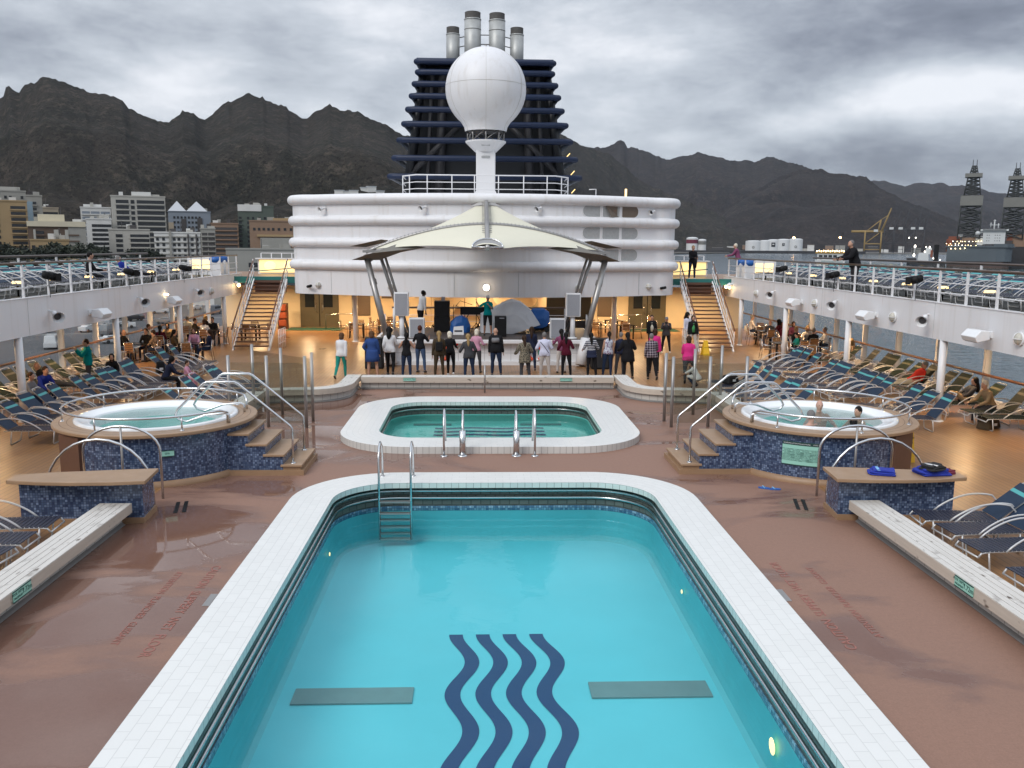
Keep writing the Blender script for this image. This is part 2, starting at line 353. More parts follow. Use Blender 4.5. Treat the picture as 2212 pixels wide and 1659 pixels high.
# ---------------------------------------------------------------- geometry helpers
class MB:
    """collects faces; build() links them as ONE mesh object"""
    def __init__(s): s.v = []; s.f = []; s.uv = []; s.sm = []
    def add(s, vs, fs, uvs=None, smooth=False):
        o = len(s.v); s.v += [tuple(p) for p in vs]
        for i, f in enumerate(fs):
            s.f.append([o+k for k in f]); s.uv.append(uvs[i] if uvs else None); s.sm.append(smooth)
        return s
    def box(s, c, d, rz=0, top=1.0, uvs=None):
        hx, hy, hz = d[0]/2, d[1]/2, d[2]/2; ca, sa = cos(rz), sin(rz); vs = []
        for z, k in ((-hz, 1), (hz, top)):
            for x, y in ((-hx, -hy), (hx, -hy), (hx, hy), (-hx, hy)):
                x *= k; y *= k; vs.append((c[0]+x*ca-y*sa, c[1]+x*sa+y*ca, c[2]+z))
        dx, dy, dz = d
        q = lambda a, b: [(0, 0), (a, 0), (a, b), (0, b)]
        return s.add(vs, [(3, 2, 1, 0), (4, 5, 6, 7), (0, 1, 5, 4), (1, 2, 6, 5), (2, 3, 7, 6), (3, 0, 4, 7)], [q(dx, dy), q(dx, dy), q(dx, dz), q(dy, dz), q(dx, dz), q(dy, dz)])
    def quad(s, a, b, c, d):
        la = (Vector(b)-Vector(a)).length; lb = (Vector(d)-Vector(a)).length
        return s.add([a, b, c, d], [(0, 1, 2, 3)], [[(0, 0), (la, 0), (la, lb), (0, lb)]])
    def prism(s, poly, z0, z1, cap=True, uv0=0):
        n = len(poly); vs = [(p[0], p[1], z0) for p in poly]+[(p[0], p[1], z1) for p in poly]
        fs = []; uv = []; L = uv0
        for i in range(n):
            j = (i+1) % n; d = math.dist(poly[i], poly[j]); fs.append((i, j, n+j, n+i)); uv.append([(L, z0), (L+d, z0), (L+d, z1), (L, z1)]); L += d
        if cap:
            fs += [tuple(range(n, 2*n)), tuple(range(n-1, -1, -1))]; uv += [[(p[0], p[1]) for p in poly], [(p[0], p[1]) for p in reversed(poly)]]
        return s.add(vs, fs, uv)
    def tube(s, pts, r, n=6, closed=False, cap=True, flat=None):
        pts = [Vector(p) for p in pts]; m = len(pts); rs = r if isinstance(r, (list, tuple)) else [r]*m
        vs = []; prev = None
        for i, p in enumerate(pts):
            a = pts[i-1] if (i > 0 or closed) else p; b = pts[(i+1) % m] if (i < m-1 or closed) else p
            t_ = (b-a); t_ = t_.normalized() if t_.length > 1e-9 else Vector((0, 0, 1))
            if prev is None:
                h = Vector((0, 0, 1)) if abs(t_.z) < .9 else Vector((1, 0, 0)); x = t_.cross(h).normalized()
            else:
                x = (prev-t_*prev.dot(t_)); x = x.normalized() if x.length > 1e-6 else t_.orthogonal().normalized()
            prev = x; y = t_.cross(x)
            for k in range(n):
                a_ = 2*pi*k/n; fx = rs[i]; fy = rs[i]*(flat or 1)
                vs.append(p+x*cos(a_)*fx+y*sin(a_)*fy)
        fs = []
        for i in range(m if closed else m-1):
            j = (i+1) % m
            for k in range(n):
                l = (k+1) % n; fs.append((i*n+k, i*n+l, j*n+l, j*n+k))
        s.add(vs, fs, smooth=True)
        if cap and not closed:
            o = len(s.v)-m*n
            s.f += [[o+k for k in range(n-1, -1, -1)], [o+(m-1)*n+k for k in range(n)]]; s.uv += [None, None]; s.sm += [False, False]
        return s
    def surf(s, fn, nu, nv, closeu=False, smooth=True, uvfn=None, flip=False):
        vs = [fn(i/nu, j/nv) for j in range(nv+1) for i in range(nu if closeu else nu+1)]
        w = nu if closeu else nu+1; fs = []; uv = []
        for j in range(nv):
            for i in range(nu):
                k = (i+1) % w; f = (j*w+i, j*w+k, (j+1)*w+k, (j+1)*w+i); fs.append(f[::-1] if flip else f)
                if uvfn:
                    q = [uvfn(i/nu, j/nv), uvfn((i+1)/nu, j/nv), uvfn((i+1)/nu, (j+1)/nv), uvfn(i/nu, (j+1)/nv)]; uv.append(q[::-1] if flip else q)
        return s.add(vs, fs, uv if uvfn else None, smooth)
    def lathe(s, prof, c=(0, 0, 0), n=20, smooth=True):
        vs = [(c[0]+r*cos(2*pi*k/n), c[1]+r*sin(2*pi*k/n), c[2]+z) for r, z in prof for k in range(n)]
        fs = [(i*n+k, i*n+(k+1) % n, (i+1)*n+(k+1) % n, (i+1)*n+k) for i in range(len(prof)-1) for k in range(n)]
        s.add(vs, fs, smooth=smooth); return s
    def ell(s, c, r, nu=10, nv=7, M_=None):
        vs = []; c = Vector(c)
        for j in range(nv+1):
            a = -pi/2+pi*j/nv
            for i in range(nu):
                b = 2*pi*i/nu; p = Vector((r[0]*cos(a)*cos(b), r[1]*cos(a)*sin(b), r[2]*sin(a)))
                if M_ is not None: p = M_ @ p
                vs.append(c+p)
        fs = [(j*nu+i, j*nu+(i+1) % nu, (j+1)*nu+(i+1) % nu, (j+1)*nu+i) for j in range(nv) for i in range(nu)]
        return s.add(vs, fs, smooth=True)
    def mesh(s, name, mt=None):
        me = bpy.data.meshes.new(name); me.from_pydata(s.v, [], s.f)
        if any(u is not None for u in s.uv):
            ul = me.uv_layers.new(name='uv'); d = ul.data; k = 0
            for f, u in zip(s.f, s.uv):
                for q in range(len(f)):
                    if u: d[k].uv = u[q]
                    k += 1
        me.polygons.foreach_set('use_smooth', s.sm)
        if mt: me.materials.append(M[mt] if isinstance(mt, str) else mt)
        me.update(); return me
    def build(s, name, mt, parent=None, bevel=0, **kw):
        me = s.mesh(name, mt)
        if bevel:
            bm = bmesh.new(); bm.from_mesh(me); bmesh.ops.remove_doubles(bm, verts=bm.verts, dist=1e-5)
            ed = [e for e in bm.edges if len(e.link_faces) == 2 and e.calc_face_angle(0) > .6]
            bmesh.ops.bevel(bm, geom=ed, offset=bevel, segments=2, affect='EDGES', profile=.6, clamp_overlap=True)
            bm.to_mesh(me); bm.free()
        o = bpy.data.objects.new(name, me); COL.objects.link(o)
        if parent: o.parent = parent
        tag(o, **kw); return o
def tag(o, label=None, cat=None, group=None, kind=None):
    if label: o['label'] = label
    if cat: o['category'] = cat
    if group: o['group'] = group
    if kind: o['kind'] = kind
    return o
def thing(name, label, cat, loc=(0, 0, 0), rz=0, group=None):
    o = bpy.data.objects.new(name, None); COL.objects.link(o); o.empty_display_size = .2
    o.location = loc; o.rotation_euler = (0, 0, rz); return tag(o, label, cat, group)
KIDS = {}
def dup(root, loc, rz, label=None, group=None):
    ch = {}
    def cp(o, par):
        c = o.copy(); COL.objects.link(c)
        if par: c.parent = par
        if o.name not in KIDS: KIDS[o.name] = list(o.children)
        for k in KIDS[o.name]: cp(k, c)
        return c
    r = cp(root, None); r.location = loc; r.rotation_euler = (0, 0, rz)
    if label: r['label'] = label
    if group: r['group'] = group
    return r
def text(s, name, size, mt, parent, mw, ext=.002, align='CENTER', track=1.0):
    c = bpy.data.curves.new(name, 'FONT'); c.body = s; c.size = size; c.extrude = ext; c.align_x = align; c.align_y = 'CENTER'; c.space_character = track
    c.materials.append(M[mt]); tmp = bpy.data.objects.new(name, c)
    COL.objects.link(tmp); dg = bpy.context.evaluated_depsgraph_get(); me = bpy.data.meshes.new_from_object(tmp.evaluated_get(dg))
    bpy.data.objects.remove(tmp); o = bpy.data.objects.new(name, me); COL.objects.link(o); o.parent = parent; o.matrix_local = mw; return o
def basis(o, x, y):
    x = Vector(x).normalized(); y = Vector(y).normalized(); z = x.cross(y)
    m = Matrix((x, y, z)).transposed().to_4x4(); m.translation = Vector(o); return m
def rrect(hx, y0, y1, r, n=10, sub=1):
    """rounded rectangle outline, counter-clockwise from the bottom right corner"""
    pts = []
    cs = ((hx-r, y0+r, -pi/2), (hx-r, y1-r, 0), (-hx+r, y1-r, pi/2), (-hx+r, y0+r, pi))
    for cx_, cy_, a0 in cs:
        for k in range(n+1):
            a = a0+pi/2*k/n; pts.append((cx_+r*cos(a), cy_+r*sin(a)))
    return pts
def offs(pts, d):
    """offset of a closed counter-clockwise outline, outward for d > 0"""
    n = len(pts); out = []
    for i in range(n):
        a = Vector(pts[i-1]); b = Vector(pts[(i+1) % n]); t_ = (b-a).normalized(); out.append((pts[i][0]+t_.y*d, pts[i][1]-t_.x*d))
    return out
def ring(mb, A, za, B, zb, flip=False, vscale=None):
    """band between two outlines with equal point counts, uv = (run, across)"""
    n = len(A); L = 0
    for i in range(n):
        j = (i+1) % n; d = max(math.dist(A[i], A[j]), math.dist(B[i], B[j]))
        w = math.hypot(math.dist(A[i], B[i]), zb-za)
        f = [(*A[i], za), (*A[j], za), (*B[j], zb), (*B[i], zb)]; u = [(L, 0), (L+d, 0), (L+d, w), (L, w)]
        if flip: f.reverse(); u.reverse()
        mb.add(f, [(0, 1, 2, 3)], [u]); L += d
    return mb
ORD = ['first', 'second', 'third', 'fourth', 'fifth', 'sixth', 'seventh', 'eighth', 'ninth', 'tenth', 'eleventh', 'twelfth', 'thirteenth', 'fourteenth', 'fifteenth', 'sixteenth', 'seventeenth', 'eighteenth', 'nineteenth', 'twentieth', 'twenty first', 'twenty second', 'twenty third', 'twenty fourth', 'twenty fifth', 'twenty sixth', 'twenty seventh', 'twenty eighth', 'twenty ninth', 'thirtieth']
SIDE = {-1: 'left', 1: 'right'}
# ---------------------------------------------------------------- sea, land, hills
SEA = -15.0
SKY1 = [(-48, 6.2), (-40, 6.8), (-34, 7.2), (-30, 7.7), (-27.44, 7.96), (-27.31, 7.97), (-27.19, 8.41), (-27.05, 8.5), (-26.88, 8.49), (-26.66, 8.36), (-26.54, 8.25), (-26.34, 8.58), (-26.1, 8.8), (-26.0, 8.9), (-25.64, 8.88), (-25.49, 9.11), (-25.08, 9.2), (-24.58, 9.17), (-24.13, 8.96), (-23.63, 8.76), (-23.07, 8.63), (-22.36, 8.61), (-21.65, 8.42), (-21.27, 8.24), (-20.97, 7.88), (-20.75, 7.9), (-20.23, 7.5), (-19.74, 7.32), (-19.09, 7.23), (-18.73, 7.38), (-18.3, 7.71), (-18.1, 7.78), (-18.03, 8.01), (-17.83, 7.84), (-17.37, 7.84), (-16.86, 7.48), (-16.55, 7.68), (-15.73, 8.33), (-14.85, 8.91), (-14.35, 9.15), (-14.22, 9.27), (-13.78, 8.94), (-12.75, 8.64), (-11.94, 8.44), (-11.4, 7.97), (-10.79, 7.7), (-10.28, 8.15), (-9.7, 8.55), (-9.36, 8.75), (-8.72, 8.37), (-7.59, 8.24), (-6.88, 7.94), (-5.73, 7.55), (-4.87, 6.96), (-2.54, 6.64), (0.41, 6.96), (3.35, 7.54), (5.27, 7.13), (7.18, 6.19), (8.3, 5.89), (9.06, 5.29), (10.07, 4.44), (11.31, 3.71), (12.67, 3.23), (14.15, 2.5), (15.87, 1.65), (17.67, 0.93), (18.87, 0.3), (20, -.3)]
SKY2 = [(-2, 5.2), (3.46, 5.89), (5.32, 6.37), (7.68, 6.31), (8.54, 6.42), (8.78, 6.66), (9.02, 6.77), (9.21, 6.65), (9.4, 6.3), (10.01, 6.26), (10.88, 5.93), (11.98, 5.5), (12.82, 5.73), (13.77, 5.93), (14.74, 5.65), (15.69, 5.46), (17.22, 5.31), (17.79, 5.57), (18.25, 5.58), (18.95, 5.34), (19.76, 5.15), (20.91, 4.72), (22.62, 3.95), (24.31, 3.12), (27, 2.0), (31, .8), (36, .1)]
SKY2B = [(12, -.2), (13.5, 0.55), (15.25, 2.01), (16.97, 3.32), (18.11, 3.96), (19.23, 4.47), (19.9, 4.69), (20.69, 4.67), (21.25, 4.75), (21.65, 4.48), (22.6, 4.37), (23.7, 4.21), (23.92, 4.03), (24.6, 3.51), (25.93, 2.76), (27.0, 2.35), (29.12, 1.39), (30.19, 0.45), (32, -.2)]
SKY3 = [(15, 2.8), (21.54, 3.62), (22.62, 3.95), (23.81, 4.15), (24.78, 4.13), (25.86, 3.77), (26.06, 3.82), (26.77, 4.06), (27.3, 3.9), (27.91, 3.96), (28.23, 3.77), (28.93, 3.81), (29.93, 3.56), (30.73, 3.33), (31.31, 3.26), (31.99, 3.32), (33.25, 3.58), (34.66, 3.02), (38, 2.9), (46, 2.4), (56, 1.2)]
from mathutils import noise as mn
def interp(tab, a):
    for (a0, e0), (a1, e1) in zip(tab, tab[1:]):
        if a0 <= a <= a1: return e0+(e1-e0)*(a-a0)/(a1-a0)
    return tab[0][1] if a < tab[0][0] else tab[-1][1]
def hill_mat(name, c1, c2, c3, k=1.0):
    m = mat(name, c1, .95, spec=.1); tt = NT(m.node_tree); b = bs_of(m)
    g = tt.n('ShaderNodeNewGeometry').outputs['Position']
    a = tt.noise(g, .011*k, 7, .68); d = tt.noise(g, .045*k, 6, .75); e = tt.noise(g, .0028*k, 5, .6); f = tt.noise(g, .16*k, 3, .8)
    col = tt.mix(tt.ramp(a, [(.40, (0,)*3), (.60, (1,)*3)]), c1, c2)
    col = tt.mix(tt.ramp(d, [(.50, (0,)*3), (.66, (.85,)*3)]), col, c3)
    col = tt.mix(tt.ramp(f, [(.52, (0,)*3), (.62, (.8,)*3)]), col, tuple(.30*q for q in c2))
    col = tt.mix(tt.ramp(e, [(.4, (0,)*3), (.65, (.5,)*3)]), col, tuple(.6*q for q in c1))
    tt.l(col, b.inputs['Base Color'])
    bp = tt.n('ShaderNodeBump', i_Strength=1.0, i_Distance=22/k); tt.l(tt.math('ADD', a, tt.math('MULTIPLY', d, .6)), bp.inputs['Height']); tt.l(bp.outputs[0], b.inputs['Normal'])
hill_mat('hill_near', (.047, .040, .033), (.027, .027, .021), (.112, .093, .072))
hill_mat('hill_far', (.048, .039, .036), (.026, .024, .023), (.092, .072, .061), .6)
def sst(q): q = max(0, min(1, q)); return q*q*(3-2*q)
def hill(name, tab, a0, a1, R1, r0, na, nr, mt, seed, jag=.05, gul=.24, pw=1.25, base=SEA+1.5):
    vs = []
    for i in range(na+1):
        az = a0+(a1-a0)*i/na; a = R_(az)
        el = interp(tab, az)
        el += jag*(mn.fractal((az*1.1, seed, 0), .7, 2.2, 5)+.7*mn.noise((az*9, seed, 3)))
        r0_ = r0(az) if callable(r0) else r0
        Rr = (R1(az) if callable(R1) else R1)*(1+.10*mn.noise((az*.22, seed*3.1, 1.7)))
        H = CAM_Z+Rr*math.tan(R_(el))-base
        for j in range(nr+1):
            q = j/nr
            if q <= .8:
                s_ = q/.8; r = r0_+(Rr-r0_)*s_; x, y = r*sin(a), r*cos(a)
                w_ = max(0, math.sin(pi*min(1, s_)))**.8
                k_ = (Rr/2400)**.5
                def rg(wl, o): return 1-2*abs(mn.noise(((x+.6*y)/wl+o+seed, (y-.5*x)/wl, seed)))
                wx = mn.noise((x/420/k_+seed, y/420/k_, 3.3))*.8
                rd = rg(620*k_, wx); rd2 = rg(240*k_, wx*1.7+5); rd3 = rg(95*k_, 9)
                n3 = mn.fractal((x/60/k_, y/60/k_, seed), .8, 2.1, 4)
                h = H*(s_**pw)+w_*H*(gul*.8*(rd-.45)+.13*(rd2-.4)*(.4+.6*rd)+.045*(rd3-.4)+.022*n3)
                lim = CAM_Z+r*math.tan(R_(el))*(.50+.5*s_**1.5)-base
                if s_ < 1: d_ = (lim-h)/(H*.06); h = h if d_ > 3 else lim-H*.06*math.log1p(math.exp(max(-30, d_)))
                else: h = H
                if s_ == 0: h = -4
            else:
                s_ = (q-.8)/.2; r = Rr*(1+.25*s_); x, y = r*sin(a), r*cos(a); h = H*(1-s_)**1.3
            vs.append((x, y, base+h))
    w = nr+1
    fs = [(i*w+j, (i+1)*w+j, (i+1)*w+j+1, i*w+j+1) for i in range(na) for j in range(nr)]
    mb = MB(); mb.add(vs, fs, smooth=True); return mb.build(name, mt, kind='structure')
HILL = hill('hill', SKY1, -48, 20, lambda a: 2400+2000*sst((a+5)/16), lambda a: 900+2450*sst((a+5)/16), 440, 76, 'hill_near', 1.3, jag=.15, gul=.55)
hill('hill', SKY2, -2, 36, 6200, 4800, 360, 76, 'hill_far', 5.1, jag=.11, gul=.75)
hill('hill', SKY2B, 12, 32, 5100, 3800, 220, 60, 'hill_far', 9.7, jag=.09, gul=.7)
hill('hill', SKY3, 15, 56, 9500, 6500, 260, 48, 'hill_far', 13.9, jag=.08, gul=.6)
mb = MB(); mb.quad((-14000, -3000, SEA), (16000, -3000, SEA), (16000, 16000, SEA), (-14000, 16000, SEA)); mb.build('sea', 'sea', kind='structure')
# land: town shore on the left, container quay on the right
mat('quay_asphalt', (.075, .075, .078), .8, nscale=.09, namt=.45); mat('land', (.085, .078, .065), .9, nscale=.02, namt=.4); mat('quay_concrete', (.16, .155, .145), .8, nscale=.15, namt=.25); mat('rock_dark', (.035, .034, .036), .9, nscale=.08, namt=.5, bump=.8, bscale=.2)
def pol(az, r): return (r*sin(R_(az))-.3, r*cos(R_(az)))
shore = [pol(-60, 300), pol(-40, 330), pol(-28, 360), pol(-14, 430), pol(-4, 700), pol(3, 1200), pol(9, 1900), pol(13, 2500), pol(16, 2800)]
inl = [pol(16, 3600), pol(5, 3000), pol(-10, 2600), pol(-28, 2600), pol(-60, 2600)]
MB().prism(shore+inl, SEA-3, SEA+3.2).build('ground', 'land', kind='structure')
q2 = [pol(15.2, 3150), pol(20, 3200), pol(23.5, 3300), pol(27.5, 3350), pol(33, 3400), pol(38, 3500), pol(38, 4500), pol(27, 4400), pol(12, 4000), pol(12, 3050)]
MB().prism(q2, SEA-3, SEA+4).build('quay', 'quay_concrete', kind='structure')
bw = [pol(12.2, 2950), pol(16, 2985), pol(20, 3050), pol(24, 3150), pol(24, 3170), pol(20, 3090), pol(16, 3030), pol(12.2, 3000)]
mbw = MB()
mbw.prism(bw, SEA-3, SEA+9); mbw.build('breakwater', 'rock_dark', label='long dark rock breakwater across the harbour below the white tanks', cat='breakwater')
# quayside car park seen through the left windows
MB().prism([(-160, 40), (-45, 40), (-38, 60), (-30, 330), (-160, 330)], SEA-3, SEA+2.2).build('quay', 'quay_asphalt', kind='structure')
# ---------------------------------------------------------------- city
for n_, c_ in dict(b_ochre=(.33, .235, .125), b_grey=(.28, .275, .25), b_lgrey=(.38, .37, .335), b_white=(.58, .58, .56), b_brown=(.11, .075, .055), b_cream=(.55, .50, .38), b_beige=(.33, .28, .21), b_glass=(.22, .30, .36), b_blue=(.20, .23, .27), b_green=(.075, .095, .08), b_tan=(.23, .15, .10), b_dark=(.06, .055, .055)).items():
    mat(n_, c_, .8, nscale=.12, namt=.14)
mat('b_window', (.025, .027, .03), .25); mat('b_roof', (.42, .44, .46), .6)
def building(name, label, az0, az1, el, rng, wall, rows, depth=18, base=SEA+3, parts=(), cols=None, strip=None, win='b_window', grp=None, roofbits=None):
    """rows: list of (z fraction 0..1, height m); strip: list of (x0,x1) fractions for ribbon windows; cols: list of x fractions for single windows"""
    p0 = Vector((*pol(az0, rng), 0)); p1 = Vector((*pol(az1, rng), 0))
    L = (p1-p0).length; top = CAM_Z+rng*math.tan(R_(el)); H = top-base
    t_ = thing(name, label, 'building', (p0.x, p0.y, base), math.atan2((p1-p0).y, (p1-p0).x), grp)
    MB().box((L/2, depth/2, H/2), (L, depth, H)).build('wall', wall, t_)
    MB().box((L/2, depth/2, H+.35), (L+.5, depth+.5, .7)).build('parapet', wall, t_)
    rs = [(r if isinstance(r, tuple) else (r, 1.5)) for r in rows]
    k = 0
    for zf, hh_ in rs:
        if strip:
            for (x0, x1) in strip:
                if k >= 96: break
                w = MB().box(((x0+x1)/2*L, -.02, zf*H), ((x1-x0)*L, .3, hh_)).build('window', win, t_); k += 1
                MB().box(((x0+x1)/2*L, -.35, zf*H-hh_/2-.35), ((x1-x0)*L+.6, .7, .7)).build('balcony', wall, w)
        if cols:
            for xf in cols:
                if k >= 96: break
                MB().box((xf*L, -.02, zf*H), (1.3, .3, hh_)).build('window', win, t_); k += 1
    for (x0, x1, z0, z1, y0, y1, mt, nm) in parts:
        MB().box(((x0+x1)/2*L, (y0+y1)/2, (z0+z1)/2*H), ((x1-x0)*L, y1-y0, (z1-z0)*H)).build(nm, mt, t_)
    rb = random.Random(int(abs(az0)*1000)); zt_ = max([H+.7]+[z1*H for (_, _, z0, z1, _, _, _, nm) in parts if nm == 'penthouse'])
    for q in range(4):
        xq = rb.uniform(.12, .88)*L; w_, h_ = rb.uniform(1.5, 4), rb.uniform(1, 2.6)
        MB().box((xq, rb.uniform(4, depth-4), H+.7+h_/2), (w_, rb.uniform(1.5, 4), h_)).build('roof_unit', rb.choice(['b_white', 'b_grey', 'b_lgrey', 'b_dark']), t_)
    xq = rb.uniform(.2, .8)*L; MB().tube([(xq, depth/2, H), (xq, depth/2, zt_+rb.uniform(3, 6))], .14, 4).build('antenna', 'b_dark', t_)
    return t_, L, H
fr_ = lambda n, a=.1, b=.95: [a+(b-a)*(i+.5)/n for i in range(n)]
building('apartment_tower', 'ochre apartment tower with stacked balconies at the left edge of town', -29.5, -26.57, 2.25, 520, 'b_ochre', fr_(11, .08, .96), strip=[(.72, .97)], cols=[.12, .5], parts=[(.0, .45, 1.0, 1.12, 2, 12, 'b_ochre', 'penthouse')])
building('apartment_tower', 'grey slab tower rising behind the ochre apartment tower', -28.6, -26.58, 2.8, 570, 'b_grey', [(.93, 1.6)], cols=[.5, .62, .9], parts=[(.3, .8, 1.0, 1.06, 3, 12, 'b_lgrey', 'penthouse')])
building('office_tower', 'narrow tower with pale blue glazed strip beside a blank grey flank', -26.58, -25.79, 2.58, 545, 'b_grey', fr_(11, .1, .95), strip=[(.40, .62)], parts=[(.04, .38, .05, .93, -.5, 0, 'b_glass', 'curtain_wall')])
building('apartment_building', 'beige block with rows of small square windows behind the brown block', -25.84, -25.0, 1.92, 600, 'b_beige', fr_(9, .1, .97), cols=fr_(7, .08, .95))
building('apartment_building', 'low brown block with broad cream roof band and penthouse', -26.62, -23.64, 1.1, 480, 'b_brown', fr_(7, .1, .88), strip=[(.14, .27), (.70, .86)], depth=22,
         parts=[(-.01, 1.0, .935, 1.03, -.8, 22.8, 'b_cream', 'roof_band'), (.18, .64, 1.03, 1.16, 4, 16, 'b_cream', 'penthouse'), (.09, .13, .1, .88, -.5, 0, 'b_lgrey', 'bay_window'), (.44, .52, .1, .88, -.5, 0, 'b_lgrey', 'bay_window'), (.63, .69, .1, .88, -.5, 0, 'b_lgrey', 'bay_window'), (.69, 1.0, .05, .935, -.3, 0, 'b_grey', 'grey_wing')])
building('apartment_building', 'low ochre house in front of the brown block with cream roof', -26.55, -24.57, .1, 440, 'b_ochre', fr_(5, .12, .92), cols=[.08, .25, .55, .72, .9], strip=[(.72, .95)], depth=14)
building('apartment_building', 'white banded block standing left of the big grey slab', -23.86, -22.25, 2.0, 590, 'b_white', fr_(10, .1, .97), strip=[(.05, .30), (.34, .62), (.66, .96)], win='b_blue', parts=[(.1, .7, 1.0, 1.06, 3, 12, 'b_white', 'penthouse')])
building('office_building', 'white block with tight grid of small dark windows near the big grey slab', -23.6, -22.25, 1.34, 540, 'b_white', fr_(10, .1, .93), cols=fr_(9, .22, .98))
t_, L, H = building('apartment_slab', 'biggest grey slab with long dark ribbon windows and white rooftop penthouse', -22.22, -19.24, 2.7, 560, 'b_lgrey', [(z, 2.0) for z in fr_(12, .10, .97)], strip=[(.09, .32), (.47, .98)], cols=[.38, .405], depth=20, parts=[(.38, .74, 1.0, 1.07, 3, 14, 'b_white', 'penthouse'), (.74, .9, 1.0, 1.04, 4, 12, 'b_lgrey', 'plant_room')])
building('office_building', 'lower grey block with triple window groups in front of the big slab', -22.45, -20.2, .75, 500, 'b_lgrey', fr_(8, .08, .93), cols=[.2, .25, .3], strip=[(.52, .98)], depth=20)
t_, L, H = building('office_building', 'blue grey office block with twin white pyramid roofs', -19.12, -16.7, 1.86, 620, 'b_blue', fr_(10, .1, .95), cols=fr_(8, .1, .78), parts=[(.0, .12, .1, .82, -.4, 0, 'b_beige', 'side_bay'), (.30, .42, .05, .88, -.4, 0, 'b_dark', 'glazed_strip'), (.68, .80, .05, .9, -.4, 0, 'b_dark', 'glazed_strip')])
for x0, x1 in ((.0, .43), (.43, .93)):
    MB().add([(x0*L, -.5, H+.7), (x1*L, -.5, H+.7), (x1*L, 18, H+.7), (x0*L, 18, H+.7), ((x0+x1)/2*L, 8.5, H+7.5)], [(0, 1, 4), (1, 2, 4), (2, 3, 4), (3, 0, 4), (3, 2, 1, 0)]).build('pyramid_roof', 'b_roof', t_)
building('apartment_building', 'white five storey flats with dark floor lines near the harbour', -19.97, -17.36, .6, 470, 'b_white', fr_(7, .06, .93), cols=[.07, .2, .43, .53, .66, .82, .93], win='b_window', parts=[(.0, .995, z-.012, z+.012, -.5, 0, 'b_grey', 'floor_line') for z in (.14, .27, .40, .53, .66, .79, .92)]+[(.32, .37, 0, 1.05, -.8, 0, 'b_grey', 'stair_tower'), (.72, .75, 0, .98, -.8, 0, 'b_dark', 'column_strip'), (.90, .93, 0, .98, -.8, 0, 'b_dark', 'column_strip')])
building('apartment_building', 'narrow grey house with white balcony bands beside the white flats', -17.33, -16.47, .85, 500, 'b_grey', fr_(8, .08, .95), strip=[(.1, .45), (.52, .95)], win='b_dark')
building('apartment_building', 'brown flats with horizontal bands left of the dark green tower', -16.75, -15.1, 1.19, 560, 'b_tan', fr_(9, .1, .95), strip=[(.1, .95)], win='b_dark')
building('apartment_tower', 'dark green tower with white top floor and balconies along one edge', -15.1, -12.96, 2.27, 570, 'b_green', fr_(11, .08, .86), strip=[(.02, .10)], cols=[.28, .42, .6, .75], parts=[(.0, .66, .93, 1.03, -.5, 10, 'b_white', 'top_floor')])
building('office_building', 'wide brown block with low gable and blank centre wall right of green tower', -14.44, -11.6, 1.37, 500, 'b_tan', [(.86, 1.4)], cols=[.1, .2, .3, .4, .5, .62, .75, .88], parts=[(.22, .86, .02, .70, -.7, 0, 'b_grey', 'blank_wall'), (.15, .92, .72, .76, -1, 0, 'b_ochre', 'cornice'), (.5, .86, 1.0, 1.07, 2, 12, 'b_ochre', 'roof_gable')])
building('harbour_shed', 'long low grey harbour shed below the brown block', -15.9, -11.5, -.37, 430, 'b_grey', [(.5, 2.2)], strip=[(.3, .55)], depth=16)
# white houses up the slope
for i, (a, e) in enumerate([(-8.9, 3.35), (-8.45, 3.30), (-8.0, 3.36), (-7.3, 3.55), (-6.9, 3.62), (-6.4, 3.36)]):
    r = 2250
    for rr_q in range(1000, 2260, 15):
        ok_, hit, _, _ = HILL.ray_cast(Vector((*pol(a, rr_q), 2000)), Vector((0, 0, -1)))
        if ok_ and math.degrees(math.atan2(hit.z+7-CAM_Z, rr_q)) > e: r = rr_q; break
    p = pol(a, r); z = CAM_Z+r*math.tan(R_(e))
    h = thing('hillside_house', f'white hillside house above the deckhouse roof, {ORD[i]} from the left of the cluster', 'house', (p[0], p[1], z-18), R_(-a*0+5*i), 'white houses on the slope')
    MB().box((0, 0, 9), (11, 8, 18)).build('wall', 'b_white', h); MB().box((0, 0, 18.3), (12, 9, .8)).build('roof', 'b_roof', h)
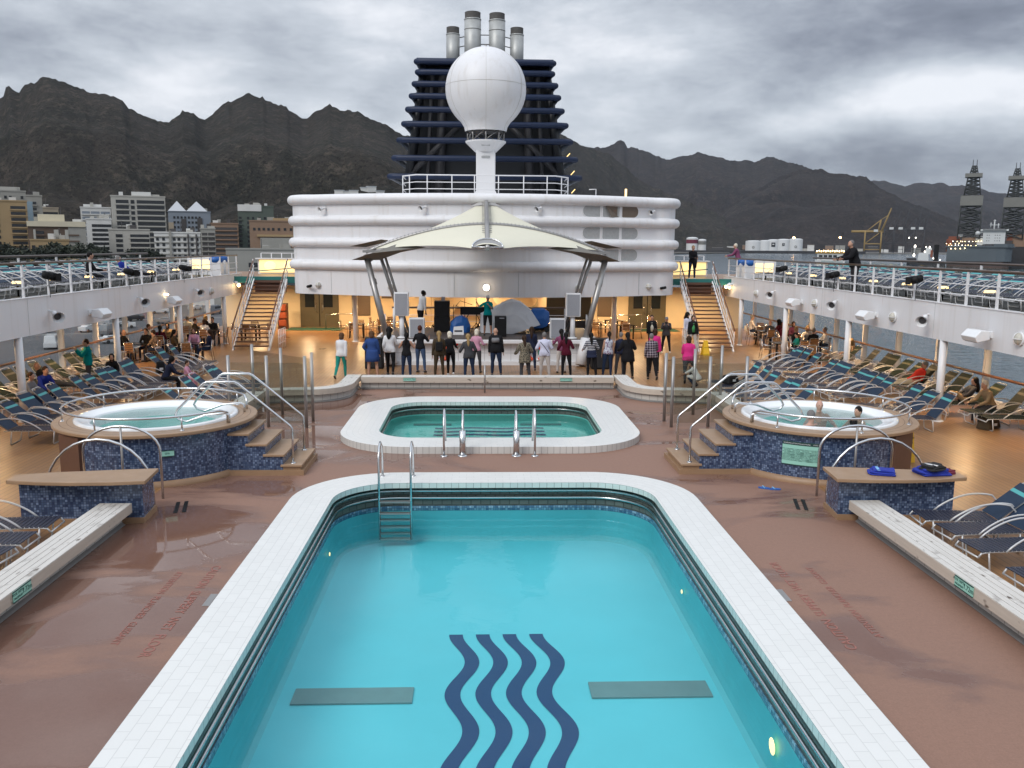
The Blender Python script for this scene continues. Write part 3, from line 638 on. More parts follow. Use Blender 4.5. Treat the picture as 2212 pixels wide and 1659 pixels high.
# ---------------------------------------------------------------- trees along the town shore
mat('leaf_dark', (.012, .018, .010), .8, nscale=.5, namt=.5); mat('leaf_mid', (.022, .030, .017), .8, nscale=.5, namt=.5); mat('bark', (.05, .04, .03), .9)
def tree(label, az, rng, el, w, leaf, seed, palm=False):
    rnd = random.Random(seed); p = pol(az, rng); base = SEA+2.5; H = CAM_Z+rng*math.tan(R_(el))-base
    t_ = thing('broadleaf_tree', label, 'tree', (p[0], p[1], base), 0, 'trees along the town shore')
    tr = MB(); tr.tube([(0, 0, 0), (.3, 0, H*.35), (0, .2, H*.6)], [.55, .4, .2], 6)
    for k in range(5):
        a = 2*pi*k/5+rnd.random(); tr.tube([(.2, .1, H*.33), (cos(a)*w*.22, sin(a)*w*.22, H*.55), (cos(a)*w*.36, sin(a)*w*.36, H*.75)], [.25, .15, .06], 5)
    tr.build('trunk', 'bark', t_)
    cr = MB(); cl_ = [(rnd.gauss(0, .24)*w, rnd.gauss(0, .24)*w, H*(.42+.5*rnd.random()**.8)) for _ in range(26)]
    for c_ in cl_:
        rad = w*rnd.uniform(.10, .19)
        for _ in range(52):
            d = Vector((rnd.gauss(0, 1), rnd.gauss(0, 1), rnd.gauss(0, .8))); d = d.normalized()*rad*rnd.uniform(.5, 1.05); q = Vector(c_)+d
            if q.z > H: q.z = H-rnd.random()*.8
            a = Vector((rnd.gauss(0, 1), rnd.gauss(0, 1), rnd.gauss(0, 1))).normalized(); b_ = a.orthogonal().normalized(); s_ = rnd.uniform(.35, .75)
            cr.add([q-a*s_, q+b_*s_*.6, q+a*s_, q-b_*s_*.6], [(0, 1, 2, 3)])
    cr.build('crown', leaf, t_)
for i, (a, r, e, w, lf, lb) in enumerate([(-29.0, 415, .1, 17, 'leaf_mid', 'dark broad tree at the left edge of the town shore'), (-27.7, 410, -.05, 15, 'leaf_dark', 'dark rounded tree below the ochre tower, first from the left railing end'), (-27.0, 405, -.32, 14, 'leaf_mid', 'low bushy tree below the ochre tower, second in the clump'), (-26.3, 400, -.30, 13, 'leaf_dark', 'low bushy tree beside the ochre house, third in the clump'),
        (-25.75, 405, .02, 13, 'leaf_mid', 'taller dark tree in front of the ochre house'), (-24.9, 400, -.15, 9, 'leaf_mid', 'loose feathery tree right of the ochre house'), (-24.2, 395, -.05, 12, 'leaf_mid', 'grey green tree with pale trunk below the brown block'), (-23.5, 400, -.15, 12, 'leaf_mid', 'grey green tree below the white grid block'), (-22.85, 405, .12, 11, 'leaf_dark', 'darkest tall tree left of the lower grey block'),
        (-21.8, 390, -.62, 9, 'leaf_dark', 'small dark round tree before the lower grey block'), (-20.7, 400, -.28, 12, 'leaf_dark', 'dark tree between the lower grey block and the white flats'), (-20.2, 402, -.42, 9, 'leaf_dark', 'small dark tree touching the white flats')]):
    tree(lb, a, r, e, w, lf, 40+i)
# ---------------------------------------------------------------- harbour on the right
mat('tank_white', (.62, .63, .63), .5, nscale=.05, namt=.08); mat('crane_ochre', (.30, .20, .06), .6); mat('crane_dark', (.035, .037, .042), .7); mat('hull_blue', (.075, .095, .11), .5, nscale=.05, namt=.3); mat('hull_dark', (.02, .02, .022), .6); mat('ship_white', (.52, .54, .54), .5, nscale=.1, namt=.12)
mat('rig_grey', (.16, .16, .145), .6, nscale=.1, namt=.15); mat('rig_dark', (.05, .055, .055), .7); mat('boot_brown', (.075, .05, .042), .7, nscale=.1, namt=.4); mat('rust', (.20, .06, .03), .7)
QZ = SEA+4
def hz(az, el, r): return CAM_Z+r*math.tan(R_(el))
def tank(az, r, rad, el, label, band=None):
    p = pol(az, r); H = hz(az, el, r)-QZ
    t_ = thing('storage_tank', label, 'storage tank', (p[0], p[1], QZ), 0, 'harbour storage tanks')
    MB().lathe([(rad, 0), (rad, H*.93)], n=28).build('shell', 'tank_white', t_)
    MB().lathe([(rad, H*.93), (rad*.6, H*.985), (0, H)], n=28).build('roof', 'tank_white', t_)
    return t_, H
for az, rad, el, lb in ((17.42, 27, .43, 'white storage tank at the left end of the long tank row with ring mark'), (18.15, 21, .45, 'white storage tank second from the left of the long row'), (18.62, 20, .5, 'white storage tank in the middle of the long row with black square sign'), (19.22, 22, .53, 'white storage tank fourth in the long row with small dark sign'), (19.95, 23, .56, 'white storage tank at the right end of the long row with ring mark')):
    t_, H = tank(az, 3200, rad, el, lb)
    a = R_(az)
    if 'ring' in lb:
        mb = MB(); mb.tube([(-sin(a)*(rad+.6)+cos(a)*3.4*cos(q), -cos(a)*(rad+.6)-sin(a)*3.4*cos(q), H*.4+3.4*sin(q)) for q in [2*pi*k/14 for k in range(14)]], .9, 5, closed=True); mb.build('ring_mark', 'rig_grey', t_)
    if 'sign' in lb:
        s_ = 13 if 'square' in lb else 8
        MB().box((-sin(a)*(rad+.6), -cos(a)*(rad+.6), H*.58), (s_, .8, s_*1.1), -a).build('sign_panel', 'black', t_)
        MB().box((-sin(a)*(rad+1.2), -cos(a)*(rad+1.2), H*.60), (s_*.5, .8, s_*.3), -a).build('sign_mark', 'tank_white', t_)
for az, rad, el, lb in ((13.65, 20, .62, 'white harbour tank with a red band near the deckhouse corner'), (14.27, 14, .5, 'smaller white harbour tank right of the red banded tank')):
    t_, H = tank(az, 3150, rad, el, lb); MB().lathe([(rad+.3, H*.55), (rad+.3, H*.82)], n=28).build('red_band', 'maroon_cloth' if rad > 15 else 'rig_grey', t_)
for az, el, lb in ((19.82, .60, 'glowing orange floodlight mast above the tank row'), (22.5, .62, 'glowing orange floodlight mast between tanks and yellow crane'), (26.33, .62, 'pale lamp post left of the drillship, first of two'), (26.69, .62, 'pale lamp post left of the drillship, second of two')):
    r = 3230 if az < 24 else 3380; p = pol(az, r); z = hz(az, el, r)
    t_ = thing('harbour_lamp', lb, 'lamp', (p[0], p[1], QZ), 0, 'harbour lamps'); MB().tube([(0, 0, 0), (0, 0, z-QZ)], .5, 5).build('mast', 'crane_dark', t_)
    MB().ell((0, 0, z-QZ), (4.2, 4.2, 3.2) if az < 24 else (2.0, 2.0, 2.0), 8, 5).build('lamp_head', 'orange_lamp' if az < 24 else 'white_lamp', t_)
# low harbour sheds behind the tanks
rnd = random.Random(3)
for i in range(16):
    a = 14.6+i*.80+rnd.uniform(-.2, .2); r = rnd.uniform(3450, 3650); p = pol(a, r); w = rnd.uniform(18, 46); h = rnd.uniform(10, 26)
    t_ = thing('harbour_shed', f'low grey harbour shed on the far quay, {ORD[i]} from the deckhouse side', 'shed', (p[0], p[1], QZ), -R_(a), 'sheds along the far quay')
    MB().box((0, 0, h/2), (w, 20, h)).build('wall', rnd.choice(['b_grey', 'b_dark', 'b_lgrey', 'b_white', 'b_tan']), t_); MB().box((0, 0, h+.5), (w+1, 21, 1)).build('roof', 'b_grey', t_)
# gantry cranes
def crane(az, r, el_leg, el_tip, tip_off, mt, label, leg=30, sw=2.0, tail=0):
    p = pol(az, r); zl = hz(az, el_leg, r)-QZ; zt = hz(az, el_tip, r)-QZ
    t_ = thing('gantry_crane', label, 'crane', (p[0], p[1], QZ), -R_(az))
    m_ = MB()
    for y in (-9, 9):
        m_.tube([(-leg/2, y, 0), (-leg/2, y, zl)], sw/2, 4); m_.tube([(leg/2, y, 0), (leg/2, y, zl)], sw/2, 4)
        m_.tube([(-leg/2, y, zl*.42), (leg/2, y, zl*.42)], sw*.4, 4); m_.tube([(-leg/2, y, zl*.42), (leg*.35, y, zl*.92)], sw*.3, 4); m_.tube([(-leg/2, y, zl*.15), (leg/2, y, zl*.15)], sw*.35, 4)
    m_.build('portal_frame', mt, t_)
    b_ = MB(); b_.tube([(-leg/2-tail, 0, zl), (leg*.62, 0, zl)], sw*.8, 4); b_.build('girder', mt, t_)
    b_ = MB(); b_.tube([(leg*.5, -4, zl), (leg*.5+tip_off, -4, zt)], [sw*.75, sw*.35], 4); b_.tube([(leg*.5, 4, zl), (leg*.5+tip_off, 4, zt)], [sw*.75, sw*.35], 4)
    for k in range(6):
        f = k/6; b_.tube([(leg*.5+tip_off*f, -4, zl+(zt-zl)*f), (leg*.5+tip_off*(f+.16), 4, zl+(zt-zl)*(f+.16))], .4, 4)
    b_.build('raised_boom', mt, t_)
    a_ = MB(); a_.tube([(leg*.3, 0, zl), (leg*.42, 0, zl+(zt-zl)*.5)], sw*.6, 4); a_.tube([(-leg*.45, 0, zl), (leg*.42, 0, zl+(zt-zl)*.5)], sw*.35, 4); a_.tube([(leg*.42, 0, zl+(zt-zl)*.5), (leg*.5+tip_off*.7, 0, zl+(zt-zl)*.7)], sw*.25, 4); a_.build('apex_frame', mt, t_)
    MB().box((leg*.15, 0, zl+3), (14, 10, 8)).build('machine_house', 'ship_white', t_)
    return t_
crane(24.35, 3300, .98, 2.36, 26, 'crane_ochre', 'ochre yellow harbour gantry crane with boom raised and lit sign', 52, 5.0, 45)
for i, (a, tip) in enumerate(((25.25, 2.2), (25.75, 2.42), (26.42, 2.41), (26.85, 2.37))):
    crane(a, 3420, 1.12, tip, 15, 'crane_dark', f'dark gantry crane with raised boom behind the yellow crane, {ORD[i]} from the left', 34, 2.3, 18)
# drillship and second rig ship
def lattice(mb, c, w0, w1, z0, z1, nb, r, rz=0):
    P_ = lambda sx, sy, f: Vector((c[0]+sx*(w0+(w1-w0)*f)/2, c[1]+sy*(w0+(w1-w0)*f)/2, z0+(z1-z0)*f))
    cs = ((-1, -1), (1, -1), (1, 1), (-1, 1))
    for s_ in cs: mb.tube([P_(*s_, 0), P_(*s_, 1)], r*1.5, 4)
    for k in range(nb):
        f0, f1 = k/nb, (k+1)/nb
        for i in range(4):
            a, b_ = cs[i], cs[(i+1) % 4]
            mb.tube([P_(*a, f0), P_(*b_, f1)], r, 4); mb.tube([P_(*b_, f0), P_(*a, f1)], r, 4); mb.tube([P_(*a, f1), P_(*b_, f1)], r, 4)
def derrick(ship, x, y, zb):
    d = MB(); lattice(d, (x, y), 19.5, 18.5, zb, 37.5, 5, .42)
    for k in range(26):
        zz_ = zb+(37-zb)*((k*7) % 26)/26; d.tube([(x-9+18*((k*5) % 26)/26, y-9, zz_), (x-9+18*((k*11) % 26)/26, y+9, zz_+3)], .5, 4)
    db = d.build('derrick', 'rig_dark', ship)
    MB().box((x, y, 42.5), (19.5, 19.5, 9.5)).build('wind_wall', 'rig_grey', db)
    d = MB(); lattice(d, (x, y), 14.5, 10, 47.2, 65, 5, .36); d.build('upper_derrick', 'rig_dark', db)
    MB().box((x, y, 66.8), (15, 15, 3.6)).build('crown_platform', 'rig_grey', db)
    d = MB(); lattice(d, (x, y), 7, 4, 68.5, 76, 3, .3); d.tube([(x-1.6, y, 75), (x-1.6, y, 82)], .3, 4); d.tube([(x+1.8, y, 75), (x+1.8, y, 82)], .3, 4); d.build('crown_mast', 'rig_dark', db)
r = 980; p = pol(30.3, r)
SH = thing('drillship', 'blue hulled drillship with lattice derrick and white bridge, bow to the right', 'ship', (p[0], p[1], SEA), -R_(30.3))
# local x to the right in the picture, y away; hull outline
out_ = [(-34, -9), (12, -9), (20, -7.5), (25.5, -2), (26.5, 2), (25.5, 6), (20, 11.5), (12, 13), (-34, 13)]
m_ = MB(); m_.prism([(x*.94-.5, y*.9+.2) for x, y in out_], 4.5, 12.4); m_.prism([(x, y) for x, y in out_], 12.4, 13.0); m_.prism([(x*.96-.3, y*.95) for x, y in out_ if x < 13]+[], 13, 13.6)
m_.build('hull', 'hull_blue', SH)
m_ = MB(); top = [(x, y) for x, y in out_]
MB().prism([(x*.9-1.2, y*.86+.3) for x, y in out_], -1, 4.6).build('boot_topping', 'boot_brown', SH)
MB().prism([(8, -8.5), (19.5, -7), (24.8, -1.5), (25.6, 2), (24.8, 5.5), (19.5, 11), (8, 12.5)], 13, 16.2).build('forecastle', 'hull_blue', SH)
MB().box((7.5, 2, 24.2), (19, 16, 16.5)).build('bridge_house', 'ship_white', SH)
MB().box((7.5, 2, 33.4), (24, 20, 2.2)).build('bridge_deck', 'ship_white', SH)
MB().box((7.5, -8.15, 33.5), (20, .3, 1.1)).build('bridge_window', 'b_window', SH)
k = 0
for zz_ in (20, 23.5, 27):
    for xx in (8.6, 10.4, 15.5, 17.4, 19.4):
        MB().box((xx-7, -6.1, zz_), (.7, .3, .8)).build('porthole', 'b_window', SH)
m_ = MB(); m_.tube([(14, 2, 34), (14, 2, 45)], .7, 5); m_.tube([(10, 2, 40), (18.5, 2, 40)], .4, 4); m_.tube([(11, 2, 37), (11, 2, 43)], .4, 4); m_.tube([(17.5, 2, 36), (17.5, 2, 42)], .5, 4); m_.ell((14, 2, 45.5), (1.2, 1.2, 1.2), 6, 4); m_.v = [(x-7, y, z) for x, y, z in m_.v]; m_.build('radar_mast', 'ship_white', SH)
MB().ell((-6.5, -5, 29.5), (2.6, 2.6, 2.8)).build('radome', 'ship_white', SH); MB().ell((-3.2, -5, 31), (1.6, 1.6, 1.7)).build('radome', 'ship_white', SH)
for (x, y, z, dx, dy, dz, mt) in ((-20, 2, 17, 26, 14, 7, 'b_dark'), (-27, 2, 23, 10, 10, 5, 'rust'), (-14, 2, 22, 12, 12, 4, 'b_tan'), (-4, 2, 19, 9, 12, 9, 'ship_white'), (-5, 2, 25.5, 14, 10, 1.2, 'ship_white'), (-22, 0, 26.5, 5, 5, 4, 'ship_white'), (2, 2, 28, 4, 7, 7, 'rust'), (-31, 2, 16, 5, 14, 12, 'rust')):
    MB().box((x, y, z), (dx, dy, dz)).build('deck_module', mt, SH)
for z, n_, x0, x1 in ((19.3, 10, -27, -3), (14.2, 9, -31, -8), (11.8, 4, -29, -16), (16.4, 4, -33, -22)):
    for k in range(n_):
        x = x0+(x1-x0)*k/(n_-1)+rnd.uniform(-.8, .8)
        MB().box((x, -9.4 if z < 15 else -5.6, z+rnd.uniform(-.5, .5)), (.7, .5, .55)).build('deck_light', 'white_lamp' if rnd.random() < .3 else 'warm_lamp', SH)
derrick(SH, -14.5, 4, 14)
p = pol(32.55, 1030)
S2 = thing('drillship', 'second rig ship behind the blue bow, its derrick cut by the right picture edge', 'ship', (p[0], p[1], SEA), -R_(32.55))
MB().prism([(-27, -8), (-24, -8), (30, -9), (30, 14), (-24, 12), (-27, 8)], -1, 13).build('hull', 'hull_dark', S2)
for (x, z, dx, dz, mt) in ((-20, 17, 10, 8, 'b_dark'), (-10, 21, 12, 16, 'b_tan'), (-18, 25, 6, 8, 'rust'), (4, 22, 14, 18, 'b_grey')): MB().box((x, 2, z), (dx, 12, dz)).build('deck_module', mt, S2)
for k in range(4): MB().box((-25+k*2.6, -8.4, 9+k % 2*2), (.9, .4, .8)).build('deck_light', 'warm_lamp', S2)
derrick(S2, -17, 4, 14)
def zs(z): return z*1.72 if z <= 13 else 22.4+(z-13)*.765
def zd(z): return z+24 if z > 37 else 30+(z-14)*31.5/23.5
for ship in (SH, S2):
    for o in [o for o in bpy.data.objects if o.parent == ship or (o.parent and o.parent.parent == ship)]:
        fn = zd if ('derrick' in o.name or o.name.startswith(('wind_wall', 'crown'))) else zs
        for v_ in o.data.vertices: v_.co.z = fn(v_.co.z)
# support boat beside the drillship
p = pol(27.35, 955)
T_ = thing('support_boat', 'black hulled support boat with white lights beside the drillship', 'boat', (p[0], p[1], SEA), -R_(27.3)); T_.scale = (1, 1, 1.75)
MB().prism([(-17.5, -3), (-15, -5), (17, -5), (17, 5), (-15, 5), (-17.5, 3)], -.5, 4.2).build('hull', 'hull_dark', T_)
MB().prism([(-17.9, -3), (-15.2, -5.2), (-9, -5.2), (-9, 5.2), (-15.2, 5.2), (-17.9, 3)], 4.2, 6).build('bow', 'hull_dark', T_)
MB().box((-3, 0, 6.5), (10, 7, 5), top=.85).build('deckhouse', 'ship_white', T_); MB().box((1.5, 0, 10), (6, 6, 3.5), top=.85).build('wheelhouse', 'ship_white', T_); MB().box((8.2, 0, 9), (4.4, 4, 9)).build('funnel', 'black', T_); MB().box((4.2, -3, 8.5), (2, 2, 4)).build('life_raft', 'rust', T_)
MB().tube([(-11, 0, 5), (-11, 0, 13)], .3, 5).build('mast', 'ship_white', T_)
for x, z, r_ in ((-11, 12.5, .85), (-11.4, 7.6, .85), (-2, 9.6, .5), (2, 12.2, .5), (-1, 12.2, .4), (6, 6, .4), (12, 5.2, .4)): MB().ell((x, -3.4, z), (r_, r_*.6, r_), 6, 4).build('deck_light', 'white_lamp', T_)
# small ferry
p = pol(22.0, 1250)
F_ = thing('ferry', 'small yellow and white harbour ferry crossing the water', 'boat', (p[0], p[1], SEA), -R_(22.0)); F_.scale = (1, 1, 1.35)
MB().prism([(-19, -3), (-16, -5), (17, -5), (19, -3), (19, 3), (17, 5), (-16, 5), (-19, 3)], -.5, 3).build('hull', 'ship_white', F_)
MB().box((0, 0, 6), (33, 8, 6)).build('cabin', 'ship_white', F_)
for x in (-12, -6, 0, 6): MB().box((x, -4.1, 6.6), (4.6, .3, 2.4)).build('window', 'b_window', F_)
MB().box((0, 0, 10), (38, 10, 1.6)).build('canopy_roof', 'crane_ochre', F_)
for k in range(13): MB().ell((-17+k*2.8, -5.2, 11.4+.5*(k % 2)), (.75, .6, .75), 6, 4).build('deck_light', 'warm_lamp', F_)
# parked vans and cars on the quay seen through the left windows
mat('car_white', (.6, .6, .6), .25, coat=.5); mat('car_grey', (.2, .21, .22), .25, .3, coat=.5); mat('car_dark', (.03, .035, .045), .25, coat=.5); mat('asphalt', (.06, .06, .06), .8)
def car(x, y, rz, mt, label, van):
    t_ = thing('parked_van' if van else 'parked_car', label, 'van' if van else 'car', (x, y, SEA+2.2), rz, 'vehicles parked on the quay')
    L, Wd, H = (5.6, 2.0, 2.3) if van else (4.3, 1.75, 1.4); b_ = MB()
    b_.box((0, 0, .75), (L, Wd, .85)); b_.build('body', mt, t_, bevel=.12)
    MB().box((-.25 if not van else -.3, 0, 1.15+(H-1.15)/2), (L*(.58 if not van else .86), Wd*.92, H-1.15), top=.86).build('cabin', mt, t_, bevel=.1)
    MB().box((-.25 if not van else .9, 0, 1.2+(H-1.2)*.45), (L*.5, Wd*.955, (H-1.2)*.5), top=.93).build('window', 'dark_glass', t_)
    for sx in (-.3, .3):
        for sy in (-1, 1): MB().tube([(sx*L, sy*Wd*.42, .34), (sx*L, sy*Wd*.51, .34)], .34, 12).build('wheel', 'black_rubber', t_)
CQ = ['white', 'white', 'grey', 'white', 'dark', 'white']
spots = [(-72, 172, 1), (-75, 186, 0), (-70, 196, 0), (-79, 178, 0), (-83, 190, 1), (-80, 204, 0), (-86, 210, 1), (-74, 212, 0), (-90, 222, 0), (-82, 226, 0), (-68, 224, 1), (-77, 238, 0), (-63, 236, 0), (-94, 202, 0), (-88, 176, 0), (-66, 158, 0), (-73, 150, 1), (-60, 176, 0)]
for i, (xv, yv, van) in enumerate(sorted(spots, key=lambda q: q[1])):
    car(xv, yv, .35+.5*(i % 3)+(pi/2 if i % 4 == 0 else 0), 'car_'+CQ[i % 6], f"{CQ[i % 6]} {'van' if van else 'car'} parked on the quay beyond the left windows, {ORD[i]} from the near end", bool(van))
t_ = thing('quay_shed', 'long low white quay shed seen through the far left windows', 'shed', (-82, 262, SEA+2.2), .12)
MB().box((0, 0, 2.4), (52, 12, 4.8)).build('wall', 'b_white', t_); MB().box((0, 0, 5.0), (53, 13, .5)).build('roof', 'b_grey', t_)
for x in (-18, -6, 6, 18): MB().box((x, -6.05, 1.8), (4, .2, 3.2)).build('door', 'b_grey', t_)
for i, (x0, y0, x1, y1) in enumerate(((-100, 165, -58, 183), (-104, 197, -56, 216))): MB().quad((x0, y0, SEA+2.21), (x1, y1, SEA+2.21), (x1, y1+.5, SEA+2.21), (x0, y0+.5, SEA+2.21)).build('road_marking', 'b_lgrey', kind='structure')
# ---------------------------------------------------------------- decks
DX = 16.0
def slab_with_hole():
    pass
PO = rrect(3.9, 3.0, 18.06, 1.95, 14); PI = rrect(3.1, 3.8, 17.22, 1.15, 14)
QO = rrect(3.9, 20.42, 27.5, 1.95, 14); QI = rrect(2.92, 21.45, 26.5, 1.0, 14)
PR = rrect(3.16, 3.7, 17.50, 1.2, 14); QR = rrect(2.98, 21.36, 26.72, 1.05, 14)
def sheet(name, outer, holes, z, mt):
    """flat sheet with holes cut out (triangulated fill)"""
    bm = bmesh.new(); ed = []
    for lp in [outer]+holes:
        vs = [bm.verts.new((x, y, z)) for x, y in lp]
        ed += [bm.edges.new((vs[i], vs[(i+1) % len(vs)])) for i in range(len(vs))]
    bmesh.ops.triangle_fill(bm, edges=ed, use_beauty=True)
    for f in bm.faces:
        if f.normal.z < 0: f.normal_flip()
    me = bpy.data.meshes.new(name); bm.to_mesh(me); bm.free(); me.materials.append(M[mt])
    o = bpy.data.objects.new(name, me); COL.objects.link(o); o['kind'] = 'structure'; return o
PW = offs(PR, .05); QW = offs(QR, .05)
SUR = [(-6.75, -8), (6.75, -8), (6.75, 15.2), (6.95, 26.6), (4.5, 30.1), (-4.5, 30.1), (-6.95, 26.6), (-6.75, 15.2)]
sheet('pool_surround', SUR, [PW, QW], 0.0, 'surround')
sheet('deck', [(-DX, -8), (DX, -8), (DX, 56), (-DX, 56)], [SUR], 0.0, 'teak_deck')
# ---------------------------------------------------------------- pools
def pool(label, outer, inner, rec, zc, zw, zf, floor_mt, wall_mt, rails, big):
    t_ = thing('swimming_pool', label, 'swimming pool', (0, 0, 0))
    m_ = MB(); ring(m_, outer, zc, inner, zc, flip=False)
    cp = m_.build('coping', 'coping_tile', t_)
    m_ = MB(); ring(m_, outer, -.02, outer, zc, flip=False); m_.build('coping_side', 'coping_side', t_)
    m_ = MB(); ring(m_, inner, zc, inner, zc-.11, flip=False); ring(m_, inner, zc-.11, rec, zc-.11); m_.build('inner_lip', 'lip_tile', t_)
    m_ = MB(); ring(m_, rec, zc-.11, rec, zw+(.055 if big else .02), flip=False); m_.build('overflow_wall', 'recess_tile', t_)
    sh = offs(rec, -.012); zt_ = zw+(.055 if big else .02)
    m_ = MB(); ring(m_, rec, zt_, sh, zt_); ring(m_, sh, zt_, sh, zw-.05); m_.build('tile_line', 'mosaic_line' if big else wall_mt, t_)
    bot = offs(sh, -.07); mid = offs(sh, -.02)
    m_ = MB(); zm = (zw-.07+zf+.03)/2; ring(m_, sh, zw-.05, mid, zm); ring(m_, mid, zm, bot, zf+.03); b2 = offs(bot, -.07); ring(m_, bot, zf+.03, b2, zf); m_.build('basin_wall', wall_mt, t_)
    m_ = MB(); m_.add([(x, y, zf) for x, y in b2], [tuple(range(len(b2)))]); m_.build('basin_floor', floor_mt, t_)
    for dz, ins in rails:
        rl = offs(rec, -ins); n_ = len(rl); q = n_//4
        m_ = MB(); m_.tube([(x, y, dz) for x, y in rl], .026, 8, closed=True)
        for k in range(0, n_, 4): m_.tube([(*rl[k], dz), (*offs(rec, .0)[k], dz)], .012, 4)
        m_.build('grab_rail', 'steel', t_)
    wsurf = MB(); wo_ = offs(sh, .004)
    wsurf.add([(x, y, zw) for x, y in wo_], [tuple(range(len(wo_)))])
    wsurf.build('pool_water', 'pool_water' if big else 'spool_water', kind='structure')
    return t_
P1 = pool('large turquoise swimming pool with white tiled coping in the foreground', PO, PI, PR, .17, -.45, -1.12, 'pool_floor', 'pool_wall', ((-.06, .055), (-.21, .055)), True)
P2 = pool('smaller green water pool with raised white coping behind the large pool', QO, QI, QR, .17, -.28, -.46, 'spool_floor', 'spool_wall', ((-.08, .05),), False)
# wave emblem on the big pool floor: four parallel wavy bands running fore and aft
def wave(parent, x0, y0, y1, z, along_y=True, w=.125, amp=.14, lam=2.0, n=60, ph=0):
    m_ = MB(); vs = []
    for i in range(n+1):
        t__ = i/n; s_ = y0+(y1-y0)*t__; d = amp*sin(2*pi*(y1-s_)/lam+ph)
        for k in (-w, w): vs.append((x0+d+k, s_, z) if along_y else (s_, x0+d+k, z))
    m_.add(vs, [(2*i, 2*i+1, 2*i+3, 2*i+2) for i in range(n)]); return m_.build('wave_emblem', 'emblem_navy', parent)
for k in range(4): wave(P1, -.535+k*.42, 5.0, 12.95, -1.112, w=.107, amp=.13, lam=1.85, n=110, ph=-pi/2)
for k in range(4): wave(P2, 24.15+k*.46, -1.62, 1.62, -.452, along_y=False, w=.10, amp=.05, lam=1.7)
for x0, x1, y0, y1 in ((-2.82, -1.2, 10.87, 11.28), (1.23, 2.89, 10.94, 11.37)):
    g = MB().box(((x0+x1)/2, (y0+y1)/2, -1.105), (x1-x0, y1-y0, .02)).build('drain_grate', 'grate_grey', P1)
for x0, x1 in ((-2.3, -1.15), (.95, 2.2)):
    MB().box(((x0+x1)/2, 26.05, -.45), (x1-x0, .22, .02)).build('drain_grate', 'grate_grey', P2)
for (x, y, z, rx) in ((3.10, 9.15, -.74, 2.2), (3.10, 13.7, -.74, .8), (-3.10, 15.6, -.74, .8)):
    MB().ell((x-.02*(1 if x > 0 else -1), y, z), (.012, .045*rx, .045*rx), 10, 8).build('underwater_lamp', 'warm_soft', P1)
for (x, y) in ((3.0, 25.6),): MB().ell((x, y, -.40), (.01, .05, .05), 8, 6).build('underwater_lamp', 'warm_soft', P2)
# ladder at the far left of the big pool
L_ = thing('pool_ladder', 'stainless ladder at the far left end of the large pool', 'pool ladder', (-2.0, 17.2, 0))
for sx in (-.32, .32):
    m_ = MB(); m_.tube([(sx, .55, .17), (sx, .55, .62), (sx, .42, .86), (sx, .2, .98), (sx, -.02, .92), (sx, -.14, .7), (sx, -.15, .2), (sx, -.12, -.98)], .024, 8); m_.lathe([(.05, .17), (.05, .185), (0, .186)], (sx, .55, 0), 10); m_.build('handrail', 'steel', L_)
for z in (-.18, -.42, -.56, -.70, -.84, -.96): MB().box((0, -.13, z), (.60, .10, .03)).build('tread', 'grey_steel', L_)
# entry rails of the small pool
for x in (-.92, .80):
    H_ = thing('pool_handrail', f"curved steel entry rail at the front edge of the small pool, {'left' if x < 0 else 'right'} pair", 'handrail', (x, 20.3, 0), 0, 'entry rails of the small pool')
    sg = 1 if x < 0 else -1
    m_ = MB(); m_.tube([(-.22*sg, -.12, .0), (-.22*sg, -.12, .55), (-.22*sg, -.06, .88), (-.22*sg, .18, 1.08), (-.22*sg, .5, 1.0), (-.22*sg, .72, .62), (-.22*sg, .8, .1)], .027, 8); m_.lathe([(.09, .0), (.09, .02), (.03, .025)], (-.22*sg, -.12, 0), 10); m_.build('rail', 'steel', H_)
    m_ = MB(); m_.tube([(.22*sg, -.1, .0), (.22*sg, -.1, .55), (.22*sg, 0, .84), (.22*sg, .25, 1.02), (.22*sg, .5, .98), (.22*sg, .72, .6), (.22*sg, .8, .1)], .027, 8); m_.build('rail', 'steel', H_)
    m_ = MB(); m_.tube([(.22*sg, -.1, 0), (.22*sg, -.1, .62)], .075, 12); m_.lathe([(.12, 0), (.12, .02), (.075, .03)], (.22*sg, -.1, 0), 12); m_.build('rail_sleeve', 'steel', H_)
MB().tube([(-.12, 29.2, 0), (-.12, 29.2, .95)], .03, 8).build('post', 'grey_steel', label='thin steel post standing before the middle of the far bench', cat='post')
